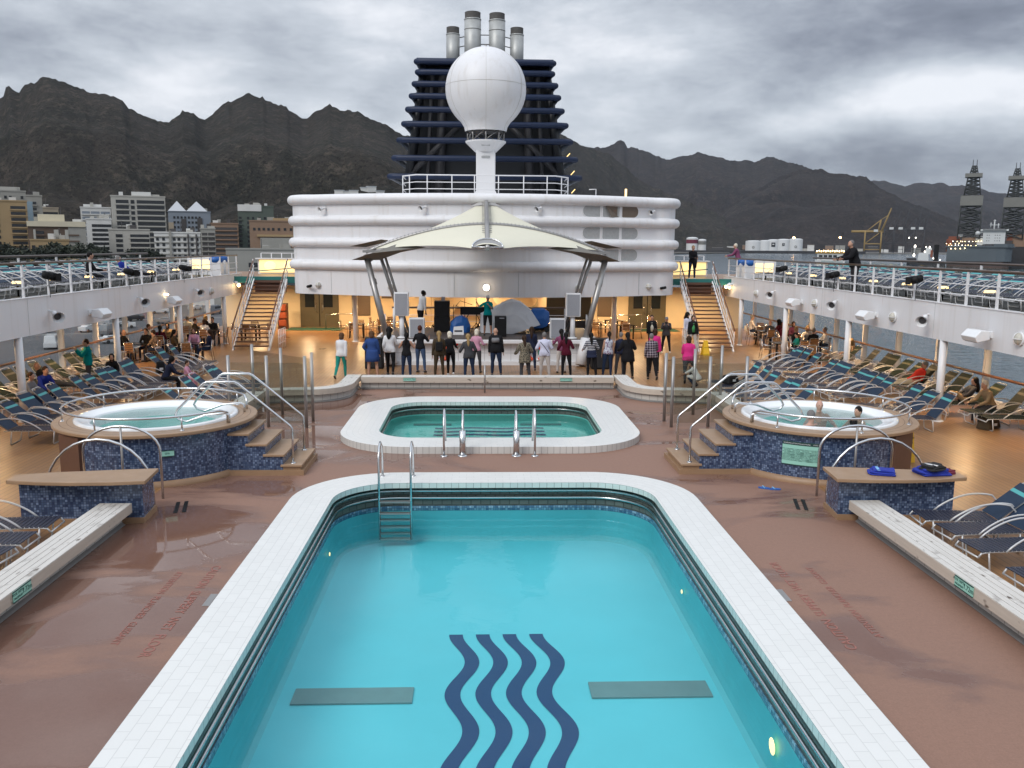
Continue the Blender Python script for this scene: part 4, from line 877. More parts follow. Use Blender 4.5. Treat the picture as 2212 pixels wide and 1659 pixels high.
# ---------------------------------------------------------------- timber benches
def bench_path(name, label, path, wd, zt, th, base_in, closed=False):
    """bench along an outline: path = front edge points, inward normal to the left"""
    t_ = thing(name, label, 'bench')
    n = len(path); nor = []
    for i in range(n):
        a = Vector(path[max(0, i-1)]); b = Vector(path[min(n-1, i+1)]); d = (b-a).normalized(); nor.append(Vector((-d.y, d.x)))
    L = [0]
    for i in range(1, n): L.append(L[-1]+math.dist(path[i-1], path[i]))
    P_ = lambda i, o: Vector(path[i])+nor[i]*o
    npl = 5; pw = wd/npl; m_ = MB()
    for k in range(npl):
        o0 = k*pw+.006; o1 = (k+1)*pw-.006
        for i in range(n-1):
            a, b, c, d = P_(i, o0), P_(i+1, o0), P_(i+1, o1), P_(i, o1)
            m_.add([(*a, zt), (*b, zt), (*c, zt), (*d, zt)], [(0, 1, 2, 3)], [[(L[i], k*.31), (L[i+1], k*.31), (L[i+1], k*.31+pw), (L[i], k*.31+pw)]])
            for o_, fl in ((o0, 0), (o1, 1)):
                q = [(*P_(i, o_), zt-.03), (*P_(i+1, o_), zt-.03), (*P_(i+1, o_), zt), (*P_(i, o_), zt)]; m_.add(q[::-1] if fl else q, [(0, 1, 2, 3)], [[(L[i], 2), (L[i+1], 2), (L[i+1], 2.03), (L[i], 2.03)]])
    m_.build('seat_planks', 'bench_wood', t_)
    m_ = MB()
    for i in range(n-1):
        for (o_, fl, z0, z1) in ((.0, 0, zt-th, zt-.012), (wd, 1, zt-th, zt-.012)):
            q = [(*P_(i, o_), z0), (*P_(i+1, o_), z0), (*P_(i+1, o_), z1), (*P_(i, o_), z1)]; m_.add(q[::-1] if fl else q, [(0, 1, 2, 3)], [[(L[i], 5), (L[i+1], 5), (L[i+1], 5+th), (L[i], 5+th)]])
        q = [(*P_(i, 0), zt-.012), (*P_(i+1, 0), zt-.012), (*P_(i+1, wd), zt-.012), (*P_(i, wd), zt-.012)]; m_.add(q, [(0, 1, 2, 3)], [[(L[i], 7), (L[i+1], 7), (L[i+1], 7.5), (L[i], 7.5)]])
    for i, fl in ((0, 0), (n-1, 1)):
        q = [(*P_(i, 0), zt-th), (*P_(i, wd), zt-th), (*P_(i, wd), zt), (*P_(i, 0), zt)]; m_.add(q, [(0, 1, 2, 3)], [[(0, 0), (wd, 0), (wd, th), (0, th)]])
    m_.build('fascia_board', 'bench_front', t_)
    m_ = MB()
    for i in range(n-1):
        q = [(*P_(i, base_in), 0), (*P_(i+1, base_in), 0), (*P_(i+1, base_in), zt-th), (*P_(i, base_in), zt-th)]; m_.add(q, [(0, 1, 2, 3)], [[(L[i], 0), (L[i+1], 0), (L[i+1], zt-th), (L[i], zt-th)]])
        q = [(*P_(i, wd-.1), 0), (*P_(i+1, wd-.1), 0), (*P_(i+1, wd-.1), zt-th), (*P_(i, wd-.1), zt-th)]; m_.add(q[::-1], [(0, 1, 2, 3)], [[(L[i], 0), (L[i+1], 0), (L[i+1], zt-th), (L[i], zt-th)]])
    m_.build('tiled_base', 'bench_tile', t_)
    m_ = MB()
    for i in range(n-1):
        q = [(*P_(i, base_in-.06), .006), (*P_(i+1, base_in-.06), .006), (*P_(i+1, base_in), .05), (*P_(i, base_in), .05)]; m_.add(q, [(0, 1, 2, 3)])
    m_.build('drain_strip', 'grey_steel', t_)
    return t_
far = bench_path('timber_bench', 'straight weathered timber bench across the far end of the pool area', [(4.4, 29.9), (2.2, 29.9), (0, 29.9), (-2.2, 29.9), (-4.4, 29.9)][::-1], .52, .43, .20, .12)
for sx in (-1, 1):
    c = [(4.45, 30.5)]+[(4.45+1.35*(1-cos(a)), 28.7-1.45*sin(a)) for a in [pi/2*k/9 for k in range(10)]]+[(6.5, 27.15), (7.0, 27.0)]
    c = [(x*sx, y) for x, y in c]
    bench_path('timber_bench', f'curved weathered timber bench sweeping round the {SIDE[sx]} far corner of the pool area', c if sx > 0 else c[::-1], .50, .43, .18, .10)
    s_ = [(6.45*sx, 2.0), (6.45*sx, 6), (6.45*sx, 10.2), (6.45*sx, 15.12)]
    bench_path('timber_bench', f'long straight timber bench in the {SIDE[sx]} foreground beside the large pool', s_ if sx < 0 else s_[::-1], .56, .40, .17, .19)
    s_ = [(6.95*sx, 21.8), (6.95*sx, 24.5), (6.95*sx, 26.9)]
    bench_path('timber_bench', f'timber bench behind the {SIDE[sx]} hot tub inside the glass screen', s_ if sx < 0 else s_[::-1], .5, .43, .18, .1)
# fix facing: near benches face the pool
def plate(name, label, o, x, y, w, h, lines, mt='mint_sign'):
    t_ = thing(name, label, 'sign'); mw = basis(o, x, y)
    b_ = MB().box((0, 0, 0), (w, h, .012)).build('panel', mt, t_); b_.matrix_local = mw
    for sgn in (-1, 1):
        q = MB().box((0, sgn*(h/2-.006), .004), (w*1.01, .014, .012)).build('border', 'dark_green', t_); q.matrix_local = mw
    for (s_, sz, px, py) in lines: text(s_, 'lettering', sz, 'sign_ink', t_, mw @ Matrix.Translation((px, py, .007)))
    return t_
for sx in (-1, 1):
    # depth plates on the bench fronts; text runs fore and aft
    xd = (0, -1, 0) if sx > 0 else (0, 1, 0)
    plate('depth_sign', f'mint green 1.72m depth plate on the {SIDE[sx]} foreground bench front', (6.44*sx, 11.28 if sx > 0 else 11.35, .315), xd, (0, 0, 1), .46, .155, [('POOL DEPTH', .05, -.11, .03), ('MAXIMUM', .045, -.11, -.03), ('1.72m', .10, .12, 0)])
for x in (-2.72, 2.72):
    plate('depth_sign', f"small mint depth plate on the far bench front, {'left' if x < 0 else 'right'} one", (x, 29.89, .345), (1, 0, 0), (0, 0, 1), .42, .12, [('POOL DEPTH', .04, -.1, 0), ('1.72m', .075, .11, 0)])
# faded red lettering on the surround
for sx in (-1, 1):
    t_ = thing('floor_lettering', f'faded red caution lettering on the {SIDE[sx]} pool surround', 'lettering')
    for line, xx, yc, sz, tr in (('CAUTION  SLIPPERY  WET  FLOOR', 4.37, 11.55, .20, .98), ('ATTENTION  PLANCHER  GLISSANT', 4.86, 11.6, .15, 1.02)):
        mw = basis((xx*sx, yc, .004), (0, sx, 0), (-sx, 0, 0)); text(line, 'letter_line', sz, 'red_text', t_, mw, ext=.0006, track=tr)
    MB().box((4.08*sx, 11.75, .003), (.10, .42, .006)).build('patch_plate', 'grey_steel', label=f'small grey metal plate on the floor beside the {SIDE[sx]} pool coping', cat='plate')
# ---------------------------------------------------------------- hot tubs
def arc(cx_, cy_, r, a0, a1, n): return [(cx_+r*cos(a0+(a1-a0)*k/n), cy_+r*sin(a0+(a1-a0)*k/n)) for k in range(n+1)]
TUBC = {}
for sx in (-1, 1):
    X0, Y0, ZT = 7.5*sx, 19.45, 1.13; TUBC[sx] = (X0, Y0, ZT); sd = SIDE[sx]
    t_ = thing('hot_tub', f"raised round hot tub on the {sd}, {'empty' if sx < 0 else 'with bathers'}, blue mosaic wall and wooden rim", 'hot tub', (X0, Y0, 0))
    N = 56; RW, RR_ = 2.0, 2.14
    m_ = MB(); m_.surf(lambda u, v: (RW*cos(2*pi*u), RW*sin(2*pi*u), .10+v*(ZT-.16)), N, 1, uvfn=lambda u, v: (u*2*pi*RW, v*(ZT-.16))); m_.build('mosaic_wall', 'mosaic', t_)
    m_ = MB(); m_.lathe([(RW+.07, 0), (RW+.07, .10), (RW, .125)], n=N); m_.build('kerb', 'kerb_tan', t_)
    m_ = MB(); m_.lathe([(RW-.02, ZT-.075), (RR_-.015, ZT-.075), (RR_, ZT-.06), (RR_, ZT-.012), (RR_-.012, ZT), (1.70, ZT)], n=N, smooth=False)
    m_.build('wooden_rim', 'wood_board', t_)
    m_ = MB()
    for rr in (1.84, 1.99): m_.lathe([(rr-.006, ZT+.001), (rr+.006, ZT+.001)], n=N)
    m_.build('rim_seam', 'door_brown', t_)
    m_ = MB(); m_.lathe([(1.72, ZT-.01), (1.72, ZT+.035), (1.69, ZT+.055), (1.62, ZT+.05), (1.52, ZT+.0), (1.42, ZT-.01), (1.39, ZT-.03), (1.35, ZT-.22), (1.1, ZT-.30), (1.05, ZT-.62), (0, ZT-.66)], n=N); m_.build('shell', 'shell_white', t_)
    m_ = MB(); m_.lathe([(1.345, ZT-.225), (1.08, ZT-.29), (1.04, ZT-.60), (0, ZT-.63)], n=N); m_.build('shell_floor', 'tub_floor', t_)
    m_ = MB(); m_.add([(1.385*cos(2*pi*k/N), 1.385*sin(2*pi*k/N), ZT-.06) for k in range(N)], [tuple(range(N))]); w_ = m_.build('hot_tub_water', 'tub_water', kind='structure'); w_.location = (X0, Y0, 0)
    # service door on the outer front
    a = R_(-90+38*sx) if False else (R_(-112) if sx < 0 else R_(-68))
    a = R_(-128) if sx < 0 else R_(-52)
    d_ = MB(); d_.box(((RW-.06)*cos(a), (RW-.06)*sin(a), .56), (.78, .22, .92), a+pi/2); d_.build('service_door', 'door_brown', t_)
    # steps up from the pool side, each box reaches to the tub wall
    hdg = pi if sx > 0 else 0   # steps descend towards the pool
    for k in range(4):
        zt = .23*(k+1)-.005; xin = 1.55; xo = 3.32-.37*k
        cx_ = -(xin+xo)/2*sx; w_ = xo-xin; yc = -.18
        m_ = MB(); xin = 3.32-.37*(k+1) if k < 3 else 1.55; cx_ = -(xin+xo)/2*sx; w_ = xo-xin
        m_.box((cx_, yc, (.11+zt-.045)/2), (w_, 1.5-.004*k, zt-.045-.11), 0); m_.build('riser', 'mosaic', t_) if k else m_.build('riser', 'kerb_tan', t_)
        m_ = MB(); m_.box((-(xo-.19)*sx, yc, zt-.02), (.46, 1.58, .05)); tr = m_.build('tread', 'wood_board', t_, bevel=.012)
    MB().box((-2.55*sx, -.18, .055), (1.7, 1.62, .11)).build('step_kerb', 'kerb_tan', t_)
    # ring rail
    zr = ZT+.30; g0 = R_(180-30) if sx > 0 else R_(0-30)
    a0 = (pi+.36) if sx > 0 else (-.36+2*pi); a0 = pi+.42 if sx > 0 else .42
    sweep = 2*pi-.84
    pts = [(1.93*cos(a0+sweep*k/48), 1.93*sin(a0+sweep*k/48), zr) for k in range(49)]
    e0 = Vector(pts[0]); e1 = Vector(pts[-1])
    pts = [(e0.x, e0.y, ZT), (e0.x, e0.y, zr-.08)]+[tuple(p) for p in pts[1:-1]]+[(e1.x, e1.y, zr-.08), (e1.x, e1.y, ZT)]
    rl = thing('ring_rail', f'round stainless rail running round the rim of the {sd} hot tub', 'rail', (X0, Y0, 0))
    m_ = MB(); m_.tube(pts, .026, 8); m_.build('rail', 'steel', rl)
    for k in (6, 14, 22, 30, 38, 46):
        p = (1.93*cos(a0+sweep*(k-3)/48), 1.93*sin(a0+sweep*(k-3)/48))
        m_ = MB(); m_.tube([(*p, ZT), (*p, zr)], .018, 6); m_.lathe([(.05, ZT), (.05, ZT+.012), (.018, ZT+.015)], (*p, 0), 8); m_.build('post', 'steel', rl)
    # two stair handrails
    for k, yy in enumerate((-.80, .44)):
        h = thing('stair_handrail', f"bent steel handrail up the steps of the {sd} hot tub, {'near' if k == 0 else 'far'} one", 'handrail', (X0, Y0, 0), 0, 'hot tub step handrails')
        X_ = lambda q: -q*sx
        m_ = MB(); m_.tube([(X_(3.14), yy, .23), (X_(3.14), yy, 1.0), (X_(3.10), yy, 1.06), (X_(2.02), yy, 1.98), (X_(1.94), yy, 2.02), (X_(1.36), yy, 2.02), (X_(1.28), yy, 1.98), (X_(.72), yy, 1.42), (X_(.66), yy, 1.30), (X_(.72), yy, 1.20), (X_(.90), yy, 1.15), (X_(1.30), yy, 1.30), (X_(1.72), yy, 1.34), (X_(1.80), yy, 1.30), (X_(1.80), yy, ZT)], .026, 8)
        m_.lathe([(.06, .23), (.06, .242), (.026, .25)], (X_(3.14), yy, 0), 10); m_.build('rail', 'steel', h)
    # low mosaic wall with wooden top
    w = thing('mosaic_wall', f"low blue mosaic wall with curved wooden top beside the {sd} hot tub{'' if sx < 0 else ', towels on it'}", 'low wall')
    pl = [(6.30, 15.25), (8.40, 15.15), (8.44, 15.45), (7.6, 15.72), (6.9, 15.9), (6.38, 15.98)]
    pl = [(x*sx, y) for x, y in pl]; pl = pl if sx > 0 else pl[::-1]
    MB().prism(pl, .10, .78).build('wall', 'mosaic', w)
    MB().prism(offs(pl, .05), 0, .10).build('kerb', 'kerb_tan', w)
    tp = [(6.14, 14.98), (6.7, 14.90), (7.4, 14.88), (8.0, 14.93), (8.56, 15.04), (8.6, 15.42), (8.0, 15.60), (7.3, 15.70), (6.7, 15.80), (6.22, 15.86)]
    tp = [(x*sx, y) for x, y in tp]; tp = tp if sx > 0 else tp[::-1]
    MB().prism(tp, .78, .845).build('wooden_top', 'wood_board', w, bevel=.012)
    # hoop rails behind the low wall
    for k, (xc, yy, hw, z0, z1, lb) in enumerate(((7.42, 16.12, .98, .35, 1.33, 'lower hoop'), (7.24, 16.75, .74, .95, 1.45, 'taller hoop'))):
        h = thing('hoop_rail', f'arched stainless hoop rail between the low wall and the {sd} hot tub, {lb}', 'handrail', (xc*sx, yy, 0), 0, 'hoop rails at the hot tub entries')
        m_ = MB(); m_.tube([(-hw, 0, 0), (-hw, 0, z0)]+[(-hw*cos(pi*q/14), 0, z0+(z1-z0)*sin(pi*q/14)) for q in range(1, 14)]+[(hw, 0, z0), (hw, 0, 0)], .026, 8); m_.build('hoop', 'steel', h)
        if k: m_ = MB(); m_.tube([(.0, 0, 0), (.0, 0, z1)], .022, 6); m_.build('post', 'grey_steel', h)
    for k in (0, 1): MB().box(((6.03-.14*k)*sx, 16.15+.05*k, .004), (.07, .72, .008), -.25*sx).build('floor_grate', 'black', label=f"black slot drain in the floor by the {sd} low mosaic wall, {'outer' if k == 0 else 'inner'} slot", cat='drain', group='slot drains')
    # glass screens
    for k, (a, b) in enumerate((((5.0, 24.35), (7.15, 26.3)), ((5.02, 23.5), (7.1, 23.6)))):
        gs = thing('glass_screen', f"smoked glass screen on steel posts behind the {sd} hot tub, {'angled' if k == 0 else 'straight'} panel", 'glass screen', (0, 0, 0), 0, 'glass wind screens')
        a = Vector((a[0]*sx, a[1], 0)); b = Vector((b[0]*sx, b[1], 0))
        for f in (0, .5, 1):
            p = a.lerp(b, f); m_ = MB(); m_.tube([p, p+Vector((0, 0, 1.97))], .045, 10); m_.build('post', 'grey_steel', gs)
        for f0, f1 in ((.03, .47), (.53, .97)):
            p, q = a.lerp(b, f0), a.lerp(b, f1); d = (q-p).normalized(); nn = Vector((-d.y, d.x, 0))*.006
            m_ = MB(); m_.add([p-nn+Vector((0, 0, .12)), q-nn+Vector((0, 0, .12)), q-nn+Vector((0, 0, 1.78)), p-nn+Vector((0, 0, 1.78))], [(0, 1, 2, 3)]); m_.build('pane', 'smoked_glass', gs)
# signs on the tub walls
X0, Y0, ZT = TUBC[1]
t_ = thing('rules_board', 'large mint green rules board in four columns on the right hot tub wall', 'sign', (X0, Y0, 0))
a0, a1 = R_(-131), R_(-109); R0 = 2.03
def cyl(u, z): a = a0+(a1-a0)*u; return (R0*cos(a), R0*sin(a), z)
m_ = MB(); m_.surf(lambda u, v: cyl(u, .40+.42*v), 10, 1, smooth=False); m_.build('panel', 'mint_sign', t_)
R0 = 2.032; m_ = MB(); m_.surf(lambda u, v: cyl(u, .82+.075*v), 10, 1, smooth=False); m_.surf(lambda u, v: cyl(u, .385+.015*v), 10, 1, smooth=False); m_.build('header_band', 'dark_green', t_)
R0 = 2.036
rnd = random.Random(5)
for c in range(4):
    u0 = .04+c*.245; um = u0+.1; a = a0+(a1-a0)*um
    nx = Vector((-sin(a), cos(a), 0)); on = lambda z: Vector((R0*cos(a), R0*sin(a), z))
    text(('WARNING', 'ATTENTION', 'ACHTUNG', 'AVISO')[c], 'heading', .035, 'white_paint', t_, basis(on(.855), nx, (0, 0, 1)), ext=.0005)
    body = '\n'.join(rnd.choice(['NO DIVING', 'SHOWER FIRST', 'NO GLASS', 'MIND THE STEP', 'MAX 15 MINUTES', 'WALK SLOWLY', 'CHILDREN WITH ADULT']) for _ in range(9))
    text(body, 'rules_text', .030, 'sign_ink', t_, basis(on(.61), nx, (0, 0, 1)), ext=.0004)
X0, Y0, ZT = TUBC[-1]; a = R_(-66)
plate('small_sign', 'small mint plaque on the left hot tub wall', (X0+2.02*cos(a), Y0+2.02*sin(a), .70), (-sin(a), cos(a), 0), (0, 0, 1), .26, .13, [('SPA', .06, 0, 0)])
# towels and clothes on the right wall top
def towel(name, label, c, d, rz, mt, stripe=None, seed=0):
    t_ = thing(name, label, 'towel', c, rz); rnd = random.Random(seed); m_ = MB()
    for k in range(3):
        f = 1-.10*k; dx, dy = rnd.uniform(-.03, .03), rnd.uniform(-.02, .02); z0 = d[2]*k/3; z1 = d[2]*(k+1)/3+.004
        ph = rnd.uniform(0, 6)
        def fn(u, v):
            a = 2*pi*u; ex = .32; cx2 = math.copysign(abs(cos(a))**ex, cos(a)); sy2 = math.copysign(abs(sin(a))**ex, sin(a)); w = f*(1+.035*sin(5*a+ph))*(.93+.07*sin(pi*v))
            return (d[0]/2*w*cx2+dx, d[1]/2*w*sy2+dy, z0+(z1-z0)*v+.010*sin(3*a+ph)*v)
        m_.surf(fn, 32, 4, closeu=True); tp = [fn(i/32, 1) for i in range(32)]
        m_.add(tp+[(dx, dy, z1+.008)], [(i, (i+1) % 32, 32) for i in range(32)], smooth=True)
    m_.build('cloth', mt, t_)
    if stripe: MB().box((-d[0]*.20, 0, d[2]+.006), (.05, d[1]*.72, .012), .1).build('stripe', stripe, t_)
    return t_
towel('folded_towel', 'royal blue towel with light blue stripe folded on the right low wall', (7.12, 15.3, .847), (.48, .40, .09), -.35, 'blue_towel', 'light_blue', 1)
towel('folded_towel', 'crumpled blue towel pile at the outer end of the right low wall', (8.02, 15.28, .847), (.60, .44, .12), .1, 'blue_towel', None, 2)
towel('jacket', 'dark grey jacket thrown over the blue towel pile', (8.02, 15.22, .955), (.42, .34, .09), .5, 'dark_cloth', 'white_paint', 3)['category'] = 'jacket'
towel('red_cloth', 'dark red cloth poking out beside the towel pile', (8.36, 15.34, .847), (.24, .2, .06), .2, 'maroon_cloth', None, 4)['category'] = 'cloth'
for k, (x, y) in enumerate(((5.62, 17.3), (5.80, 17.22))):
    t_ = thing('flip_flop', f"blue flip flop on the floor in front of the right hot tub, {'left' if k == 0 else 'right'} one", 'flip flop', (x, y, .003), 1.1+.3*k, 'pair of flip flops')
    m_ = MB(); m_.prism([(.045*(1 if abs(q-9) > 4 else .85)*cos(2*pi*q/18)*1, .13*sin(2*pi*q/18)) for q in range(18)], 0, .025); m_.build('sole', 'sandal_blue', t_)
    m_ = MB(); m_.tube([(-.04, -.01, .02), (0, .05, .055), (.04, -.01, .02)], .01, 5); m_.build('strap', 'light_blue', t_)
t_ = thing('wet_floor_sign', 'yellow caution sign standing behind the right hot tub', 'wet floor sign', (9.72, 19.6, 0), .2)
for s_ in (-1, 1): MB().add([(-.15, .14*s_, 0), (.15, .14*s_, 0), (.10, .02*s_, 1.0), (-.10, .02*s_, 1.0), (-.15, .15*s_, 0), (.15, .15*s_, 0), (.10, .03*s_, 1.0), (-.10, .03*s_, 1.0)], [(0, 1, 2, 3), (4, 5, 6, 7), (0, 1, 5, 4), (2, 3, 7, 6), (1, 2, 6, 5), (0, 3, 7, 4)]).build('panel', 'yellow', t_)
mw = basis((0, -.10, .52), (1, 0, 0), (0, .125, 1)); text('CAUTION\nWET\nFLOOR', 'lettering', .055, 'black', t_, mw)
# ---------------------------------------------------------------- upper side decks
FX, ZB, ZTP, UX = 12.9, 2.36, 3.40, 17.9
Y1 = 47.0
for sx in (-1, 1):
    sd = SIDE[sx]
    t_ = thing('upper_deck', f'{sd} upper side deck with white fascia over the columns', 'deck balcony')
    m_ = MB(); m_.box((sx*((FX+UX)/2+.06), 20, 3.28), (UX-FX-.18, 53.9, .16)); m_.build('deck_floor', 'upper_floor', t_)
    m_ = MB(); m_.box((sx*(FX+.07), 20, (ZB+ZTP)/2), (.14, 54, ZTP-ZB)); m_.build('fascia', 'white_wall', t_)
    m_ = MB(); m_.box((sx*((FX+DX)/2+.02), 20, ZB+.05), (DX-FX-.30, 54, .08)); m_.build('ceiling', 'white_paint', t_)
    m_ = MB(); m_.box((sx*(UX-.08), 20, 2.95), (.14, 54, .80)); m_.build('outer_bulwark', 'white_paint', t_)
    MB().box((sx*(FX+.07), 20, ZTP+.012), (.18, 54, .02)).build('fascia_cap', 'white_paint', t_)
    for yj in (8, 16.4, 24.8, 33.2, 41.6): MB().box((sx*(FX-.001), yj, (ZB+ZTP)/2), (.004, .012, ZTP-ZB-.02)).build('panel_seam', 'grey_pane', t_)
    # columns
    for i, y in enumerate((17.85, 24.35, 30.85, 37.35, 43.85)):
        lab = f"white round column under the {sd} upper deck, {ORD[i]} from the camera end"
        c = thing('column', lab, 'column', (sx*13.0, y, 0), 0, 'columns under the upper decks'); m_ = MB(); m_.tube([(0, 0, 0), (0, 0, ZB+.01)], .105, 16); m_.build('shaft', 'white_paint', c)
        m_ = MB(); m_.lathe([(.17, 0), (.17, .02), (.105, .035)], n=14); m_.build('base_flange', 'white_paint', c)
    # inner railing
    rl = thing('railing', f'white {sd} upper deck railing with dark wooden handrail', 'railing', (sx*12.98, 0, ZTP))
    ys = [.4+1.435*k for k in range(33)]; ys = [y for y in ys if y < Y1-.4]
    for y in ys:
        m_ = MB(); m_.box((0, y, .45), (.05, .07, .86)); m_.box((0, y, .90), (.04, .05, .08)); m_.build('post', 'white_paint', rl)
    for z in (.30, .58): m_ = MB(); m_.tube([(0, 0, z), (0, Y1-.5, z)], .017, 6); m_.build('rail', 'white_paint', rl)
    m_ = MB(); m_.tube([(0, 0, .965), (0, Y1-.5, .965)], .04, 8, flat=1.0); m_.build('handrail', 'dark_rail', rl)
    # outer wind screen of glass with its own rail
    ws = thing('wind_screen', f'outer glass wind screen with brown top rail along the {sd} upper deck', 'wind screen', (sx*(UX-.12), 0, 3.36))
    for k in range(16):
        y = 1.0+3.0*k; m_ = MB(); m_.box((0, y, .5), (.06, .08, 1.0)); m_.build('post', 'white_paint', ws)
        if k < 15: m_ = MB(); m_.quad((0, y+.06, .08), (0, y+2.94, .08), (0, y+2.94, .92), (0, y+.06, .92)); m_.build('pane', 'screen_glass', ws)
    m_ = MB(); m_.tube([(0, 0, 1.05), (0, 47, 1.05)], .05, 8); m_.build('handrail', 'dark_rail', ws)
    # window wall of the main deck
    ww = thing('window_wall', f'tall glass window wall along the {sd} side of the main deck', 'window wall', (sx*(DX-.2), 0, 0))
    ym = [3.2+2.95*k for k in range(17)]
    m_ = MB(); m_.box((0, 27, .14), (.16, 50, .28)); m_.build('sill', 'white_paint', ww)
    m_ = MB(); m_.box((0, 27, 2.30), (.14, 50, .14)); m_.build('head_beam', 'white_paint', ww)
    for y in ym:
        m_ = MB(); m_.box((0, y, 1.24), (.20, .11, 1.98)); m_.build('mullion', 'white_paint', ww)
        if y < 49: m_ = MB(); m_.quad((.02*sx, y+.05, .28), (.02*sx, y+2.90, .28), (.02*sx, y+2.90, 2.23), (.02*sx, y+.05, 2.23)); m_.build('pane', 'window_glass', ww)
    m_ = MB(); m_.tube([(-.16*sx, 2, 1.03), (-.16*sx, 52, 1.03)], .045, 8); m_.build('handrail', 'brown_rail', ww)
    # lamps under the ceiling
    for i, y in enumerate((8.5, 14.5, 20.5, 25.5, 30.5, 35.5, 40.5, 45)):
        lp = thing('ceiling_lamp', f'round warm ceiling lamp under the {sd} upper deck, {ORD[i]} from the camera end', 'ceiling lamp', (sx*14.55, y, ZB+.01), 0, 'warm ceiling lamps')
        m_ = MB(); m_.lathe([(.20, 0), (.20, -.03), (.16, -.05)], n=16); m_.build('rim', 'white_paint', lp)
        m_ = MB(); m_.lathe([(.16, -.045), (.09, -.075), (0, -.08)], n=16); m_.build('diffuser', 'warm_lamp', lp)
        ld = bpy.data.lights.new('lamp_light', 'AREA'); ld.shape = 'DISK'; ld.size = .34; ld.energy = 40; ld.color = (1, .64, .32)
        lo = bpy.data.objects.new('lamp_light', ld); COL.objects.link(lo); lo.parent = lp; lo.location = (0, 0, -.10)
# fittings on the fascias
def floodlight(sx, y, z, label, lit=False):
    f = thing('floodlight', label, 'floodlight', (sx*FX, y, z), 0 if sx < 0 else pi, 'floodlights on the upper deck fascias')
    m_ = MB(); m_.box((.12, 0, .02), (.26, .07, .07)); m_.box((.02, 0, .02), (.04, .22, .16)); m_.build('bracket', 'white_plastic', f)
    m_ = MB(); m_.add([(.20, -.34, -.08), (.52, -.34, -.16), (.60, -.34, -.02), (.44, -.34, .15), (.22, -.34, .14), (.20, .34, -.08), (.52, .34, -.16), (.60, .34, -.02), (.44, .34, .15), (.22, .34, .14)], [(4, 3, 2, 1, 0), (5, 6, 7, 8, 9), (0, 1, 6, 5), (1, 2, 7, 6), (2, 3, 8, 7), (3, 4, 9, 8), (4, 0, 5, 9)]); m_.build('housing', 'white_plastic', f, bevel=.02)
    m_ = MB(); m_.add([(.235, -.29, -.100), (.505, -.29, -.167), (.505, .29, -.167), (.235, .29, -.100)], [(0, 1, 2, 3)]); m_.build('lens', 'grey_pane', f)
    if lit: m_ = MB(); m_.ell((.10, 0, .22), (.07, .10, .05)); m_.build('glow_lamp', 'warm_lamp', f)
def horn(c, rz, label, tilt=-.25, grp='horn loudspeakers', sc=1.0, mt='white_plastic'):
    sy_ = 1 if abs(rz) > 3 else -1
    h = thing('horn_speaker', label, 'horn speaker', c, rz, grp); h.rotation_euler = (0, -tilt*0, rz)
    m_ = MB(); m_.tube([(0, 0, .06), (.14*sc, 0, .03), (.16*sc, 0, 0)], .018*sc, 6); m_.tube([(0, -.05*sc, .06), (0, .05*sc, .06)], .025*sc, 6); m_.build('bracket', mt, h)
    pr = [(0, .06), (.06, .075), (.10, .06), (.16, .06), (.30, .09), (.42, .16), (.45, .17)]
    d = Vector((cos(.9), sy_*sin(.9)*.9, -.28)).normalized()
    m_ = MB(); m_.tube([Vector((.12*sc, .06*sc, .0))+d*(x*sc) for x, r in pr], [r*sc for x, r in pr], 14, cap=False); m_.build('horn', mt, h)
    m_ = MB(); m_.tube([Vector((.12*sc, .06*sc, .0))+d*(.34*sc), Vector((.12*sc, .06*sc, .0))+d*(.36*sc)], [.095*sc, .095*sc], 14); m_.build('throat', 'truss_grey', h)
    return h
def bulkhead(c, rz, label, lit=False):
    b_ = thing('bulkhead_lamp', label, 'wall lamp', c, rz, None if lit else 'round bulkhead lamps')
    m_ = MB(); m_.tube([(0, 0, 0), (.06, 0, 0)], .17, 16); m_.build('base', 'white_plastic', b_)
    m_ = MB(); m_.ell((.06, 0, 0), (.12, .145, .145), 12, 8); m_.build('glass', 'white_lamp' if lit else 'lamp_glass', b_)
    if not lit: m_ = MB(); m_.tube([(.07+.125*sin(a), .15*cos(a), 0) for a in [pi*k/8 for k in range(9)]], .012, 5); m_.tube([(.07+.125*sin(a), 0, .15*cos(a)) for a in [pi*k/8 for k in range(9)]], .012, 5); m_.build('guard', 'white_plastic', b_)
    return b_
def stage_spot(c, rz, label):
    s_ = thing('stage_spotlight', label, 'spotlight', c, rz, 'black stage spotlights on the railings'); s_.scale = (.68, .68, .68)
    m_ = MB(); m_.tube([(0, 0, -.42), (0, 0, -.1)], .02, 6); m_.box((0, 0, -.12), (.08, .40, .05)); m_.box((0, .2, .0), (.05, .03, .3)); m_.box((0, -.2, .0), (.05, .03, .3)); m_.build('yoke', 'black', s_)
    m_ = MB(); m_.tube([(-.24, 0, .08), (-.16, 0, .07), (.10, 0, 0), (.26, 0, -.06)], [.10, .16, .18, .17], 12); m_.build('can', 'black', s_)
    m_ = MB()
    for dy, dz, wy, wz in ((.0, .19, .32, .02), (0, -.25, .32, .02), (.19, -.05, .02, .32), (-.19, -.05, .02, .32)): m_.box((.36, dy, dz), (.22, wy, wz))
    m_.build('barn_door', 'black', s_)
    m_ = MB(); m_.tube([(0, 0, -.3), (.03, .04, -.6), (.02, .0, -.9)], .012, 5); m_.build('cable', 'black', s_)
for i, y in enumerate((15.4, 21.96, 28.5, 35.26)): floodlight(1, y, 2.74, f'white floodlight on the right fascia, {ORD[i]} from the camera end')
for i, y in enumerate((15.4, 21.9, 28.64, 35.44)): floodlight(-1, y, 2.70, f'white floodlight on the left fascia, {ORD[i]} from the camera end', lit=(i == 3))
